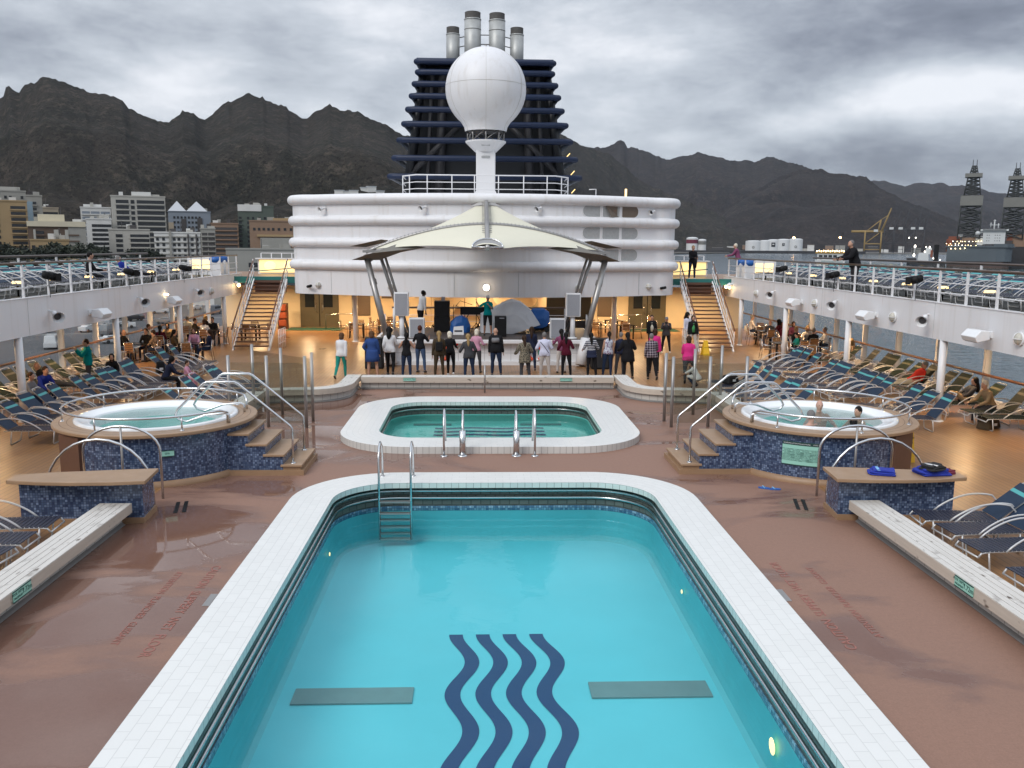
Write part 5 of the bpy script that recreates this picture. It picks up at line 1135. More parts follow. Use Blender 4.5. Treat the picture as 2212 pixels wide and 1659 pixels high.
for i, y in enumerate((25.12, 31.72, 38.58)): horn((FX, y, 2.98), pi, f'white horn speaker on the right fascia, {ORD[i]} from the camera end')
for i, y in enumerate((25.66, 32.32, 38.73)): horn((-FX, y+.3, 2.92), .0, f'white horn speaker on the left fascia, {ORD[i]} from the camera end')
for i, y in enumerate((20.67, 27.23, 33.77, 41.1)): bulkhead((FX, y, 2.79), pi, f'round guarded lamp on the right fascia, {ORD[i]} from the camera end')
for i, y in enumerate((41.41,)): bulkhead((-FX, y, 2.75), 0, 'round guarded lamp near the far end of the left fascia')
for sx, y, z in ((1, 45.2, 2.95), (-1, 45.4, 2.9)):
    f = thing('twin_spotlight', f'lit twin spotlight at the stair end of the {SIDE[sx]} fascia', 'spotlight', (sx*FX, y, z), 0 if sx < 0 else pi)
    m_ = MB(); m_.box((.05, 0, .1), (.1, .3, .08)); m_.tube([(.1, -.12, .12), (.28, -.16, -.02)], .07, 10); m_.tube([(.1, .12, .12), (.28, .16, -.02)], .07, 10); m_.build('housing', 'white_plastic', f)
    m_ = MB(); m_.ell((.29, -.17, -.05), (.09, .09, .09)); m_.build('bulb', 'warm_lamp', f); m_ = MB(); m_.ell((.20, .14, -.07), (.07, .07, .09)); m_.build('bulb', 'warm_lamp', f)
    ld = bpy.data.lights.new('lamp_light', 'POINT'); ld.energy = 3; ld.shadow_soft_size = .1; ld.color = (1, .68, .35); lo = bpy.data.objects.new('lamp_light', ld); COL.objects.link(lo); lo.parent = f; lo.location = (.42, 0, -.2)
for i, (y, z) in enumerate(((25.77, 4.02), (31.88, 3.96), (37.37, 4.04))): stage_spot((12.8, y, z), pi*.75+.3, f'black stage spotlight clamped to the right railing, {ORD[i]} from the camera end')
for i, (y, z) in enumerate(((25.9, 3.98), (31.74, 3.92), (37.52, 3.92))): stage_spot((-12.8, y, z), pi*.25-.2, f'black stage spotlight clamped to the left railing, {ORD[i]} from the camera end')
# ---------------------------------------------------------------- deckhouse with rounded bands
HW = 9.72
def front(u):
    """plan outline of the deckhouse: left side, bowed front, right side"""
    P_ = []
    n = 40
    pts = [(-HW, 58)]+[(-HW, 46.0)]
    for k in range(7): a = pi+pi/2*k/6; pts.append((-HW+1.3+1.3*cos(a), 45.2+1.3*sin(a)+.0))
    x0, y0 = pts[-1]
    for k in range(1, 24): x = x0+(-2*x0)*k/24; pts.append((x, 41.4+(y0-41.4)*(abs(x)/abs(x0))**2))
    pts += [(-x, y) for x, y in reversed(pts[:9])]
    return pts
FP = front(0)
def fy(x):
    for (xa, ya), (xb, yb) in zip(FP, FP[1:]):
        if xa <= x <= xb and xb > xa: return ya+(yb-ya)*(x-xa)/(xb-xa)
    return 45
def loft(mb, path, prof):
    n = len(path); nor = []
    for i in range(n):
        a = Vector(path[max(0, i-1)]); b = Vector(path[min(n-1, i+1)]); d = (b-a).normalized(); nor.append(Vector((d.y, -d.x)))
    vs = [(path[i][0]+nor[i].x*o, path[i][1]+nor[i].y*o, z) for o, z in prof for i in range(n)]
    mb.add(vs, [(j*n+i, j*n+i+1, (j+1)*n+i+1, (j+1)*n+i) for j in range(len(prof)-1) for i in range(n-1)], smooth=True); return mb
DH = thing('deckhouse', 'white bowed deckhouse with rounded horizontal bands behind the stage', 'deckhouse')
loft(MB(), FP, [(.0, 2.50), (0.0, 3.9), (0, 7.02)]).build('wall', 'white_wall', DH)
for zc_, rr in ((7.10, .25), (6.10, .24), (5.04, .24), (3.95, .25)):
    b_ = loft(MB(), FP, [(.0+rr*1.0*max(0, cos(a)), zc_+rr*sin(a)) for a in [-pi/2+pi*k/10 for k in range(11)]]).build('rounded_band', 'white_wall', DH)
for k in range(6):
    x = -7.6+k*3.05; MB().box((x, fy(x)-.003, 3.1), (.014, .02, 1.1)).build('panel_seam', 'grey_pane', DH)
MB().add([(x, y, 7.34) for x, y in FP], [tuple(range(len(FP)))]).build('roof', 'white_paint', DH)
MB().add([(x, y, 2.50) for x, y in FP], [tuple(range(len(FP)-1, -1, -1))]).build('overhang_ceiling', 'white_paint', DH)
# rounded vent windows in three rows on the right
for zi, (zc_, xs) in enumerate(((6.62, 3), (5.57, 3), (4.52, 3))):
    for k in range(3):
        x0 = 4.62+k*1.0; x1 = x0+.90; h = .30; r = .28; n_ = 8; o = []
        def rc(px, pz, a0): return [(px+r*cos(a0+pi/2*q/n_), pz+r*sin(a0+pi/2*q/n_)) for q in range(n_+1)]
        L_ = (k == 0); R2 = (k == 2); sm = .06
        pts = []
        def corner(px, pz, sxx, szz, rad):
            a0 = {(1, -1): -pi/2, (1, 1): 0, (-1, 1): pi/2, (-1, -1): pi}[(sxx, szz)]
            return [(px-sxx*rad+rad*cos(a0+pi/2*q/6), pz-szz*rad+rad*sin(a0+pi/2*q/6)) for q in range(7)]
        pts += corner(x1, zc_-h, 1, -1, .28 if R2 else .07)+corner(x1, zc_+h, 1, 1, .28 if R2 else .07)+corner(x0, zc_+h, -1, 1, .28 if L_ else .07)+corner(x0, zc_-h, -1, -1, .28 if L_ else .07)
        f = MB(); xm = [(p[0], fy(p[0])-.012, p[1]) for p in pts]; f.add(xm, [tuple(range(len(xm)))])
        w_ = f.build('vent_window', 'brown_panel' if (zi == 0 and k == 2) else 'grey_pane', DH)
        f = MB(); f.tube([(p[0], fy(p[0])-.012, p[1]) for p in pts], .022, 5, closed=True); f.build('frame', 'white_paint', w_)
        if zi == 0 and k == 1: f = MB(); f.add([(x0+.14, fy(x0)-.02, zc_+h-.03), (x1-.04, fy(x1)-.02, zc_+h-.03), (x1-.04, fy(x1)-.02, zc_-h+.03), (x0+.42, fy(x0)-.02, zc_-h+.03)], [(0, 1, 2, 3)]); f.build('dark_opening', 'brown_panel', w_)
for x, z, s_, lb in ((-7.85, 6.7, -1, 'leftmost'), (-2.85, 6.72, -1, 'left inner'), (2.55, 6.72, 1, 'right inner'), (8.35, 6.7, 1, 'rightmost')):
    h = horn((x, fy(x), z), -pi/2, f'small speaker horn under the top band of the deckhouse, {lb} of four', sc=.8, grp='horn speakers on the deckhouse')
for x, lb in ((-8.3, 'leftmost'), (-4.55, 'left inner'), (4.45, 'right inner'), (8.2, 'rightmost')): bulkhead((x, fy(x), 2.95), -pi/2, f'unlit round lamp low on the deckhouse front, {lb} of four')
b_ = bulkhead((0.02, fy(0), 2.98), -pi/2, 'lit round white lamp in the middle of the deckhouse front', lit=True)
ld = bpy.data.lights.new('lamp_light', 'POINT'); ld.energy = 2.2; ld.shadow_soft_size = .12; ld.color = (1, .72, .42); lo = bpy.data.objects.new('lamp_light', ld); COL.objects.link(lo); lo.parent = b_; lo.location = (.35, 0, 0)
for x, lb in ((-8.75, 'left'), (8.95, 'right')):
    c = thing('security_camera', f'small dark camera under the {lb} end of the deckhouse', 'camera', (x, fy(x), 2.86), -pi/2)
    m_ = MB(); m_.tube([(0, 0, -.06), (.18, 0, -.06), (.2, 0, .02)], .025, 6); m_.build('bracket', 'white_plastic', c); m_ = MB(); m_.tube([(.1, -.1, 0), (.3, .12, .06)], .07, 8); m_.build('camera_body', 'black', c)
# rail and fittings on the deckhouse roof
rl = thing('railing', 'white railing round the mast on the deckhouse roof', 'railing', (0, 0, 7.34))
rp = [(-4.15, 46.6), (-4.12, 44.5), (-3.4, 43.5), (3.4, 43.5), (4.12, 44.5), (4.15, 46.6)]
for z, r in ((.32, .022), (.64, .022), (.98, .032)): m_ = MB(); m_.tube([(x, y, z) for x, y in rp], r, 6); m_.build('rail', 'white_paint', rl)
for x, y in ((-4.12, 44.5), (-3.75, 44.0), (-2.85, 43.5), (-1.65, 43.5), (-.55, 43.5), (.62, 43.5), (1.85, 43.5), (3.0, 43.5), (3.75, 44.0), (4.12, 44.5)): m_ = MB(); m_.tube([(x, y, 0), (x, y, .98)], .03, 6); m_.build('post', 'white_paint', rl)
MB().tube([(5.55, 44.6, 7.35), (5.55, 44.6, 7.78), (5.2, 44.6, 7.76)], .025, 6).build('vent_pipe', 'white_paint', label='thin bent white pipe on the right of the deckhouse roof', cat='pipe')
MB().tube([(7.1, 44.8, 7.35), (7.1, 44.8, 7.82)], .055, 8).build('roof_marker', 'warm_soft', label='short lit orange marker post on the right of the deckhouse roof', cat='marker post')
# radome on its mast
rd = thing('radome', 'big white satellite dome on a flared mast before the funnel', 'radome', (0, 44.9, 7.34))
m_ = MB(); m_.box((0, 0, 1.15), (.96, .9, 2.3)); m_.build('mast', 'white_paint', rd, bevel=.05)
m_ = MB(); m_.box((0, 0, .14), (1.18, 1.1, .28), top=.86); m_.build('mast_foot', 'white_paint', rd)
m_ = MB(); m_.lathe([(.52, 2.2), (1.0, 2.66), (1.02, 2.74), (.3, 2.76)], n=24, smooth=False); m_.build('flared_head', 'white_paint', rd)
m_ = MB()
for k in range(8):
    a = 2*pi*k/8; b2 = 2*pi*(k+1)/8
    m_.tube([(.9*cos(a), .9*sin(a), 2.7), (.9*cos(a), .9*sin(a), 3.3)], .04, 5)
    m_.tube([(.9*cos(a), .9*sin(a), 2.75), (.9*cos(b2), .9*sin(b2), 3.25)], .025, 4)
m_.build('support_frame', 'grey_steel', rd)
RB = 2.0; zc_ = 5.24
prof = [(1.03, 3.2), (1.05, 3.28), (1.08, 3.42)]+[(RB*cos(a), zc_+RB*sin(a)) for a in [-.90+(pi/2+.90)*k/22 for k in range(23)]]
m_ = MB(); m_.lathe(prof, n=40); m_.build('dome', 'white_wall', rd)
for k in range(6):
    a = pi/6+k*pi/3; m_ = MB(); m_.tube([((r+.002)*cos(a), (r+.002)*sin(a), z) for r, z in prof], .006, 4); m_.build('dome_seam', 'lamp_glass', rd)
m_ = MB(); m_.tube([(RB*1.001*cos(2*pi*k/40), RB*1.001*sin(2*pi*k/40), zc_+.12) for k in range(40)], .006, 4, closed=True); m_.build('dome_seam', 'lamp_glass', rd)
for z in (1.95, 2.5): MB().box((.0, -.47 if z < 2 else -.80, z), (.42, .02, .10)).build('vent_grille', 'grey_pane', rd)
m_ = MB(); m_.lathe([(.06, 7.2), (.06, 7.34), (0, 7.36)], n=8); m_.build('obstruction_lamp', 'grey_steel', rd)
# funnel with dark blue tubes
FN = thing('funnel', 'dark navy ship funnel ringed by horizontal blue tubes', 'funnel', (0, 50.0, 7.34))
rows = [(14.85, 3.78), (14.28, 3.72), (13.65, 3.90), (13.0, 4.06), (12.28, 4.26), (11.5, 4.48), (10.62, 4.74), (9.66, 5.02), (8.66, 5.26)]
for i, (z, hw) in enumerate(rows):
    y0 = .0-(z-15)*-.12; yf = -.15-(15-z)*.10
    m_ = MB(); m_.tube([(-hw+.28, 4.5, z-7.34), (-hw+.12, yf+.6, z-7.34), (-hw+.02, yf+.1, z-7.34), (-hw+.3, yf, z-7.34), (hw-.3, yf, z-7.34), (hw-.02, yf+.1, z-7.34), (hw-.12, yf+.6, z-7.34), (hw-.28, 4.5, z-7.34)], .165, 10)
    m_.build('blue_tube', 'navy_tube', FN)
MB().box((0, 2.2, 7.60), (7.5, 4.6, .22)).build('top_plate', 'navy_tube', FN)
m_ = MB(); m_.add([(-4.3, .6, -.1), (4.3, .6, -.1), (4.3, 5, -.1), (-4.3, 5, -.1), (-3.3, 1.0, 7.5), (3.3, 1.0, 7.5), (3.3, 5, 7.5), (-3.3, 5, 7.5)], [(0, 1, 5, 4), (1, 2, 6, 5), (2, 3, 7, 6), (3, 0, 4, 7), (4, 5, 6, 7)]); m_.build('casing', 'navy_dark', FN)
for s_ in (-1, 1):
    m_ = MB(); m_.tube([(s_*4.45, .25, -.1), (s_*3.35, .2, 7.4)], [.30, .22], 4); m_.build('frame_leg', 'navy_dark', FN)
    m_ = MB(); m_.tube([(s_*4.4, .2, 1.3), (s_*1.2, .15, 4.4)], .16, 4); m_.build('diagonal_brace', 'truss_grey', FN)
    m_ = MB(); m_.tube([(s_*2.6, .35, 0), (s_*2.3, .5, 7.2)], .26, 4); m_.build('inner_post', 'truss_grey', FN)
    m_ = MB(); m_.tube([(s_*3.3, .35, .0), (s_*2.9, .5, 7.2)], .12, 4); m_.build('inner_post', 'truss_grey', FN)
for z, x in ((9.15, 5.05), (8.15, 5.1), (10.1, 4.78)): MB().tube([(x-.26, -.35, z-7.62), (x-.06, -.3, z-7.40)], .026, 6).build('strip_lamp', 'warm_soft', FN)
for x, y, z0, z1, r, lb in ((-1.82, 1.8, 7.6, 9.75, .385, 'outer left'), (-.70, 1.6, 7.6, 10.52, .475, 'tall inner left'), (.67, 1.6, 7.6, 10.47, .465, 'tall inner right'), (1.80, 1.8, 7.6, 9.77, .39, 'outer right')):
    c = thing('exhaust_pipe', f'weathered grey exhaust pipe with sooty rim on the funnel, {lb} of four', 'exhaust pipe', (x, 50+y, 7.34), 0, 'funnel exhaust pipes')
    m_ = MB(); m_.tube([(0, 0, z0-.3), (0, 0, z1-.40)], r, 18); m_.tube([(0, 0, z1-.42), (0, 0, z1-.36)], r*1.03, 18); m_.build('pipe', 'stack_metal', c)
    m_ = MB(); m_.tube([(0, 0, z1-.36), (0, 0, z1-.02)], r*.94, 18, cap=False); m_.tube([(0, 0, z1-.02), (0, 0, z1)], [r*.96, r*.9], 18); m_.build('rim', 'soot', c)
    if 'tall' in lb: m_ = MB(); m_.tube([(0, 0, z1-.95), (0, 0, z1-.92)], r*1.015, 18); m_.build('weld_band', 'soot', c)
m_ = MB()
for z in (9.2, 8.7, 8.2): m_.tube([(-1.8, 51.9, z+7.34-.05), (-.7, 51.5, z+7.34+.1), (.7, 51.5, z+7.34+.1), (1.8, 51.9, z+7.34-.05)], .028, 5)
m_.build('pipe_brace', 'soot', label='thin dark braces tying the four exhaust pipes together', cat='brace')
# ---------------------------------------------------------------- back wall of the covered deck
BW = thing('bar_wall', 'warm lit cream rear wall of the covered deck with doors and panels', 'wall')
MB().box((0, 53.15, 1.25), (31.6, .2, 2.5)).build('wall', 'cream_wall', BW)
def panel(x0, x1, z0, z1, mt, nm, y=53.03, par=None): return MB().box(((x0+x1)/2, y, (z0+z1)/2), (x1-x0, .06, z1-z0)).build(nm, mt, par or BW)
for s_ in (-1, 1):
    xs = sorted((11.1*s_, 8.8*s_))
    d = panel(xs[0], xs[1], 0, 2.2, 'olive_door', 'double_door', 53.02)
    xm = sum(xs)/2
    panel(xm-.02, xm+.02, .02, 2.18, 'black', 'door_gap', 52.985, d)
    panel(xs[0]+.30, xs[0]+.85, 1.2, 2.05, 'dark_glass', 'window', 52.98, d); panel(xm+.25, xm+.8, 1.2, 2.05, 'dark_glass', 'window', 52.98, d)
    for q in (-.12, .12): m_ = MB(); m_.tube([(xm+q, 52.98, .85), (xm+q*1.9, 52.9, 1.0), (xm+q*1.9, 52.9, 1.3), (xm+q, 52.98, 1.45)], .02, 5); m_.build('handle', 'steel', d)
    xs = sorted((8.0*s_, 6.9*s_)); panel(xs[0], xs[1], .7, 2.3, 'brown_panel', 'dark_panel')
    MB().box(((11.1+8.8)/2*s_, 51.6, .008), (3.2, 1.7, .016)).build('door_mat', 'green_mat', label=f'dark green mat before the {SIDE[s_]} double door', cat='door mat')
panel(3.55, 5.2, 0, 2.4, 'black', 'dark_doorway'); panel(5.3, 6.5, 0, 2.4, 'black', 'dark_doorway'); panel(-6.2, -5.6, 1.75, 2.3, 'brown_panel', 'picture_frame')
# curved art relief behind the stage
A_ = thing('wall_relief', 'cream wall relief of overlapping curved leaf shapes behind the stage', 'wall art')
MB().box((-.1, 52.0, 1.9), (6.8, .1, 1.2)).build('backing', 'cream_art', A_)
for k, (x, z, w_, h_, a) in enumerate(((-2.4, 1.6, .7, 1.5, .3), (-1.0, 1.7, .9, .8, 0), (-.2, 2.0, .5, .9, -.6), (.9, 1.9, .4, 1.0, .5), (1.5, 1.75, .45, .9, -.4), (2.2, 2.0, .4, .9, .9), (2.6, 1.7, .5, .7, .2), (-3.1, 1.7, .4, 1.0, -.2))):
    m_ = MB(); n_ = 18; o = []
    for q in range(n_):
        b2 = 2*pi*q/n_; px, pz = w_*cos(b2)*(.6+.4*abs(cos(b2))), h_*.6*sin(b2); o.append((x+px*cos(a)-pz*sin(a), 51.93-.012*k, min(2.46, z+px*sin(a)+pz*cos(a))))
    m_.add(o, [tuple(range(n_))]); m_.build('leaf_shape', 'cream_wall', A_)
for s_ in (-1, 1): MB().box((s_*3.35, 51.0, 1.25), (.5, .5, 2.5)).build('pillar', 'cream_wall', label=f'square cream pillar behind the {SIDE[s_]} side of the stage', cat='pillar')
for s_ in (-1, 1):
    c = thing('column', f'slim white column under the deckhouse to the {SIDE[s_]} of the stage', 'column', (6.68*s_, 45.0, 0)); m_ = MB(); m_.tube([(0, 0, 0), (0, 0, 2.5)], .13, 14); m_.build('shaft', 'white_paint', c); m_ = MB(); m_.lathe([(.2, 0), (.2, .03), (.13, .04)], n=14); m_.build('base_flange', 'white_paint', c)
    h = thing('door_rail', f'steel barrier rail beside the {SIDE[s_]} double door', 'handrail', (8.4*s_, 51.3, 0)); m_ = MB(); m_.tube([(-.9, 0, 0), (-.9, 0, .9), (.9, 0, .95), (.9, 0, 0)], .025, 6); m_.build('rail', 'steel', h)
# ceiling lamps under the deckhouse
i = 0
for y, xs, e in ((46.3, (-8.2, -5.0, -2.0, 2.0, 5.0, 8.2), 52), (50.6, (-13, -10.2, -7.2, -4.2, 0, 4.2, 7.2, 10.2, 13), 72)):
    for x in xs:
        lp = thing('ceiling_lamp', f"round warm ceiling lamp under the deckhouse, {ORD[i]} counting from the front left", 'ceiling lamp', (x, y, 2.49 if abs(x) < 9.5 else 2.37), 0, 'warm ceiling lamps'); i += 1
        m_ = MB(); m_.lathe([(.20, 0), (.20, -.03), (.16, -.05)], n=14); m_.build('rim', 'white_paint', lp); m_ = MB(); m_.lathe([(.16, -.045), (.09, -.075), (0, -.08)], n=14); m_.build('diffuser', 'warm_lamp', lp)
        ld = bpy.data.lights.new('lamp_light', 'AREA'); ld.shape = 'DISK'; ld.size = .4; ld.energy = e; ld.color = (1, .68, .36)
        lo = bpy.data.objects.new('lamp_light', ld); COL.objects.link(lo); lo.parent = lp; lo.location = (0, 0, -.1)
# ceilings that carry the overhang at the sides, and landings with teal edge
for s_ in (-1, 1):
    l_ = thing('stair_landing', f'{SIDE[s_]} upper landing with teal edge at the head of the stairs', 'landing')
    MB().box((s_*11.25, 50.2, 3.16), (3.3, 9.2, .2)).build('floor', 'teak_deck', l_)
    MB().box((s_*11.25, 45.55, 3.13), (3.3, .14, .32)).build('edge_band', 'teal_edge', l_)
    MB().box((s_*14.45, 50.9, 3.16), (3.1, 7.8, .2)).build('side_floor', 'teak_deck', l_)
    bc = thing('bar_front', f'glowing yellow bar front on the {SIDE[s_]} upper landing', 'bar counter', (s_*11.4, 50.2, 3.26))
    MB().box((0, .3, .42), (2.9, .5, .84)).build('cabinet', 'white_paint', bc); MB().box((0, .02, .44), (2.7, .05, .70)).build('lit_panel', 'warm_panel', bc); MB().box((0, .25, .87), (3.1, .75, .06)).build('counter_top', 'white_paint', bc)
    for x in (-.75, .35): m_ = MB(); m_.ell((x, -.02, .46), (.34, .02, .28), 16, 8); m_.build('round_light', 'warm_soft', bc)
    MB().tube([(-1.4, -.25, .18), (1.4, -.25, .42)], .03, 6).build('foot_rail', 'teal_edge', bc)
    rl = thing('railing', f'white railing on the far edge of the {SIDE[s_]} upper landing', 'railing', (s_*11.4, 52.5, 3.26))
    for k in range(7): MB().tube([(-1.8+k*.6, 0, 0), (-1.8+k*.6, 0, 1.15)], .03, 6).build('post', 'white_paint', rl)
    for z in (.6, 1.15): MB().tube([(-1.8, 0, z), (1.8, 0, z)], .025, 6).build('rail', 'white_paint', rl)
    # stairs
    st = thing('deck_stairs', f'open wooden tread stairs with white rails on the {SIDE[s_]} leading up to the landing', 'stairs', (s_*11.05, 41.2, 0))
    n_ = 17; run = 4.3; rise = 3.2
    for k in range(n_):
        f = (k+.5)/n_; MB().box((0, run*f, rise*(k+1)/(n_+1)), (1.62, .27, .05)).build('tread', 'brown_panel' if False else 'door_brown', st)
    for q in (-1, 1):
        m_ = MB(); m_.add([(q*.84-.03, -.15, 0), (q*.84+.03, -.15, 0), (q*.84+.03, run, rise+.0), (q*.84-.03, run, rise), (q*.84-.03, .15, 0), (q*.84+.03, .15, 0), (q*.84+.03, run, rise-.24), (q*.84-.03, run, rise-.24)], [(0, 1, 2, 3), (4, 7, 6, 5), (0, 3, 7, 4), (1, 5, 6, 2)]); m_.build('stringer', 'white_paint', st)
        for h_, r, mt, nm in ((.35, .018, 'white_paint', 'rail'), (.65, .018, 'white_paint', 'rail'), (.98, .036, 'brown_rail', 'handrail')):
            m_ = MB(); m_.tube([(q*.86, -.1, h_), (q*.86, run+.15, rise+h_)], r, 6); m_.build(nm, mt, st)
        for k in range(7): f = k/6; m_ = MB(); m_.tube([(q*.86, run*f, rise*f), (q*.86, run*f, rise*f+.98)], .02, 6); m_.build('post', 'white_paint', st)
    MB().box((0, run-.02, rise-.40), (1.6, .03, .62)).build('riser_panel', 'door_brown', st)
# ---------------------------------------------------------------- stage, canopy and band gear
ST = thing('stage', 'low white stage platform with tiled front and overhanging white lip', 'stage', (0, 0, 0))
SO = [(-3.95, 36.1), (3.95, 36.1), (4.5, 37.2), (4.6, 41.2), (-4.6, 41.2), (-4.5, 37.2)]
m_ = MB(); m_.prism(offs(SO, -.12), .16, .92); m_.build('tiled_front', 'stage_tile', ST)
m_ = MB(); m_.prism(offs(SO, .02), 0, .16); m_.build('plinth', 'white_paint', ST)
m_ = MB(); m_.prism(offs(SO, .20), .92, 1.08); m_.build('lip', 'white_paint', ST, bevel=.03)
m_ = MB(); m_.prism(offs(SO, .02), 1.08, 1.10); m_.build('stage_floor', 'stage_floor', ST)
for x, y in ((-1.9, 36.2), (2.05, 36.2)):
    lb = thing('life_ring', f"orange and white life ring hung on the stage front, {'left' if x < 0 else 'right'} one", 'life ring', (x, y-.07, .50), 0, 'life rings on the stage')
    m_ = MB(); m_.tube([(.29*cos(2*pi*k/28), 0, .29*sin(2*pi*k/28)) for k in range(28)], .065, 8, closed=True); m_.build('ring', 'white_paint', lb)
    for a in (.8, 2.35, 3.95, 5.5): m_ = MB(); m_.tube([(.29*cos(a+q), 0, .29*sin(a+q)) for q in (-.35, -.18, 0, .18, .35)], .07, 8); m_.build('orange_band', 'life_ring', lb)
    MB().box((.18, -.01, .02), (.16, .02, .2)).build('green_sign', 'green_sign', label=f"small green safety sign inside the {'left' if x < 0 else 'right'} life ring", cat='sign').location = (x, y-.08, .52)
rl = thing('railing', 'stage back railing with dark wooden handrail and white posts', 'railing', (0, 41.0, 1.1))
m_ = MB(); m_.tube([(-4.4, 0, .95), (3.9, 0, .95)], .045, 8); m_.build('handrail', 'dark_rail', rl)
for x in (-4.3, -2.3, -.2, 1.8, 3.75): MB().tube([(x, 0, 0), (x, 0, .93)], .06, 8).build('post', 'white_paint', rl)
for z in (.3, .6): MB().tube([(-4.4, 0, z), (3.8, 0, z)], .015, 5).build('rail', 'white_paint', rl)
def pa(x, y, w, h, zb, label, post):
    t_ = thing('loudspeaker', label, 'loudspeaker', (x, y, zb), 0, 'white framed loudspeakers')
    MB().box((0, .2, h/2), (w, .4, h)).build('cabinet', 'white_plastic', t_, bevel=.03)
    MB().box((0, -.008, h/2), (w-.10, .03, h-.10)).build('grille', 'speaker_mesh', t_)
    if post: m_ = MB(); m_.tube([(0, .2, 0), (0, .2, 1.1-zb)], .10, 10); m_.lathe([(.2, 1.1-zb), (.2, 1.13-zb), (.1, 1.16-zb)], (0, .2, 0), 12); m_.build('stand', 'white_paint', t_)
pa(-3.55, 36.3, .60, .98, 2.02, 'white framed loudspeaker raised on a post at the left of the stage', True); pa(3.62, 36.3, .62, .98, 2.02, 'white framed loudspeaker raised on a post at the right of the stage', True)
pa(-2.92, 36.35, .64, .84, 1.10, 'white framed loudspeaker standing low on the left of the stage', False); pa(2.98, 36.35, .64, .84, 1.10, 'white framed loudspeaker standing low on the right of the stage', False)
for x, lb in ((-4.55, 'left'), (4.62, 'right')):
    s_ = thing('black_speaker', f'tall black loudspeaker on the floor at the {lb} of the stage', 'loudspeaker', (x, 35.2, 0)); MB().box((0, 0, .62), (.72, .6, 1.24)).build('cabinet', 'black', s_, bevel=.03); MB().box((0, -.305, .62), (.62, .012, 1.1)).build('grille', 'dark_cloth', s_)
def gear(name, label, cat, x, y, rz=0, z=1.10): return thing(name, label, cat, (x, y, z), rz)
g = gear('speaker_stack', 'tall black speaker stack left of the performer', 'speaker stack', -1.98, 39.2); MB().box((0, 0, .34), (.70, .6, .66)).build('lower_cabinet', 'black', g, bevel=.02); MB().box((0, 0, 1.03), (.68, .6, .70)).build('upper_cabinet', 'black', g, bevel=.02); MB().box((.05, 0, 1.47), (.16, .2, .18)).build('small_amp', 'speaker_mesh', g)
g = gear('amplifier', 'black amplifier box standing right beside the performer', 'amplifier', .60, 37.2); MB().box((0, 0, .44), (.50, .45, .86)).build('cabinet', 'black', g, bevel=.02); MB().box((.05, -.23, .80), (.2, .01, .03)).build('name_plate', 'speaker_mesh', g)
g = gear('keyboard', 'black keyboard on a stand behind the performer', 'keyboard', -.62, 39.6); MB().box((0, 0, .92), (1.10, .4, .34)).build('keyboard_case', 'black', g, bevel=.02)
for x in (-.35, .35): m_ = MB(); m_.tube([(x-.25, 0, 0), (x+.2, 0, .8)], .02, 5); m_.tube([(x+.25, 0, 0), (x-.2, 0, .8)], .02, 5); m_.build('stand_leg', 'black', g)
def lump(name, label, cat, x, y, prof, mt, depth, seed, extra=None):
    """draped cover: prof = silhouette (x, z) seen from the front, rounded into depth"""
    g = gear(name, label, cat, x, y); rnd = random.Random(seed); n_ = len(prof); lay = 7; vs = []
    cxp = sum(p[0] for p in prof)/n_
    for j in range(lay+1):
        s_ = (sin(pi*j/lay)**.4 if 0 < j < lay else .62)*(1+.05*((j*7) % 3-1)); d = -depth*cos(pi*j/lay)
        for (px, pz) in prof: vs.append((cxp+(px-cxp)*s_+rnd.uniform(-.02, .02), d, max(.01, pz*s_+rnd.uniform(-.025, .025))))
    fs = [(j*n_+i, j*n_+(i+1) % n_, (j+1)*n_+(i+1) % n_, (j+1)*n_+i) for j in range(lay) for i in range(n_)]
    m_ = MB(); m_.add(vs, fs+[tuple(range(n_-1, -1, -1)), tuple(lay*n_+i for i in range(n_))]); m_.build('cover', mt, g); return g
lump('covered_drum_kit', 'big pale grey tarpaulin draped over the drum kit right of the performer', 'covered drum kit', 1.05, 38.9, [(-1.35, .02), (-1.32, .85), (-.95, 1.02), (-.3, 1.36), (.12, 1.50), (.5, 1.40), (.92, 1.10), (1.36, .50), (1.40, .42), (.8, .22), (.15, -.02), (-.5, .02)], 'tarp_grey', .75, 2)
g = lump('blue_covered_case', 'bright blue tarpaulin over a flight case at the right of the stage', 'covered case', 2.42, 39.3, [(-.42, .35), (-.40, .98), (-.33, 1.05), (.18, 1.08), (.42, .92), (.42, .48), (.2, .40)], 'tarp_blue', .45, 4)
MB().box((0, 0, .22), (.8, .6, .3)).build('case_base', 'black', g)
for x in (-.3, .3): MB().tube([(x, -.34, .12), (x, -.28, .12)], .12, 12).build('wheel', 'black_rubber', g)
lump('blue_covered_drum', 'rounded dark blue cover heap between speaker stack and keyboard', 'covered drum', -1.18, 39.0, [(-.45, .02), (-.42, .45), (-.2, .72), (.1, .78), (.36, .6), (.48, .3), (.45, .02)], 'tarp_blue', .4, 6)
g = gear('carrier_bag', 'white plastic carrier bag on the stage floor below the blue heap', 'bag', -1.22, 37.9); m_ = MB(); m_.add([(-.24, -.1, 0), (.24, -.1, 0), (.24, .1, 0), (-.24, .1, 0), (-.20, -.03, .34), (.22, -.03, .38), (.22, .03, .38), (-.20, .03, .34)], [(0, 1, 5, 4), (1, 2, 6, 5), (2, 3, 7, 6), (3, 0, 4, 7)]); m_.build('bag_body', 'white_paint', g)
MB().box((0, -.075, .16), (.34, .01, .07)).build('printed_band', 'c_navy', g)
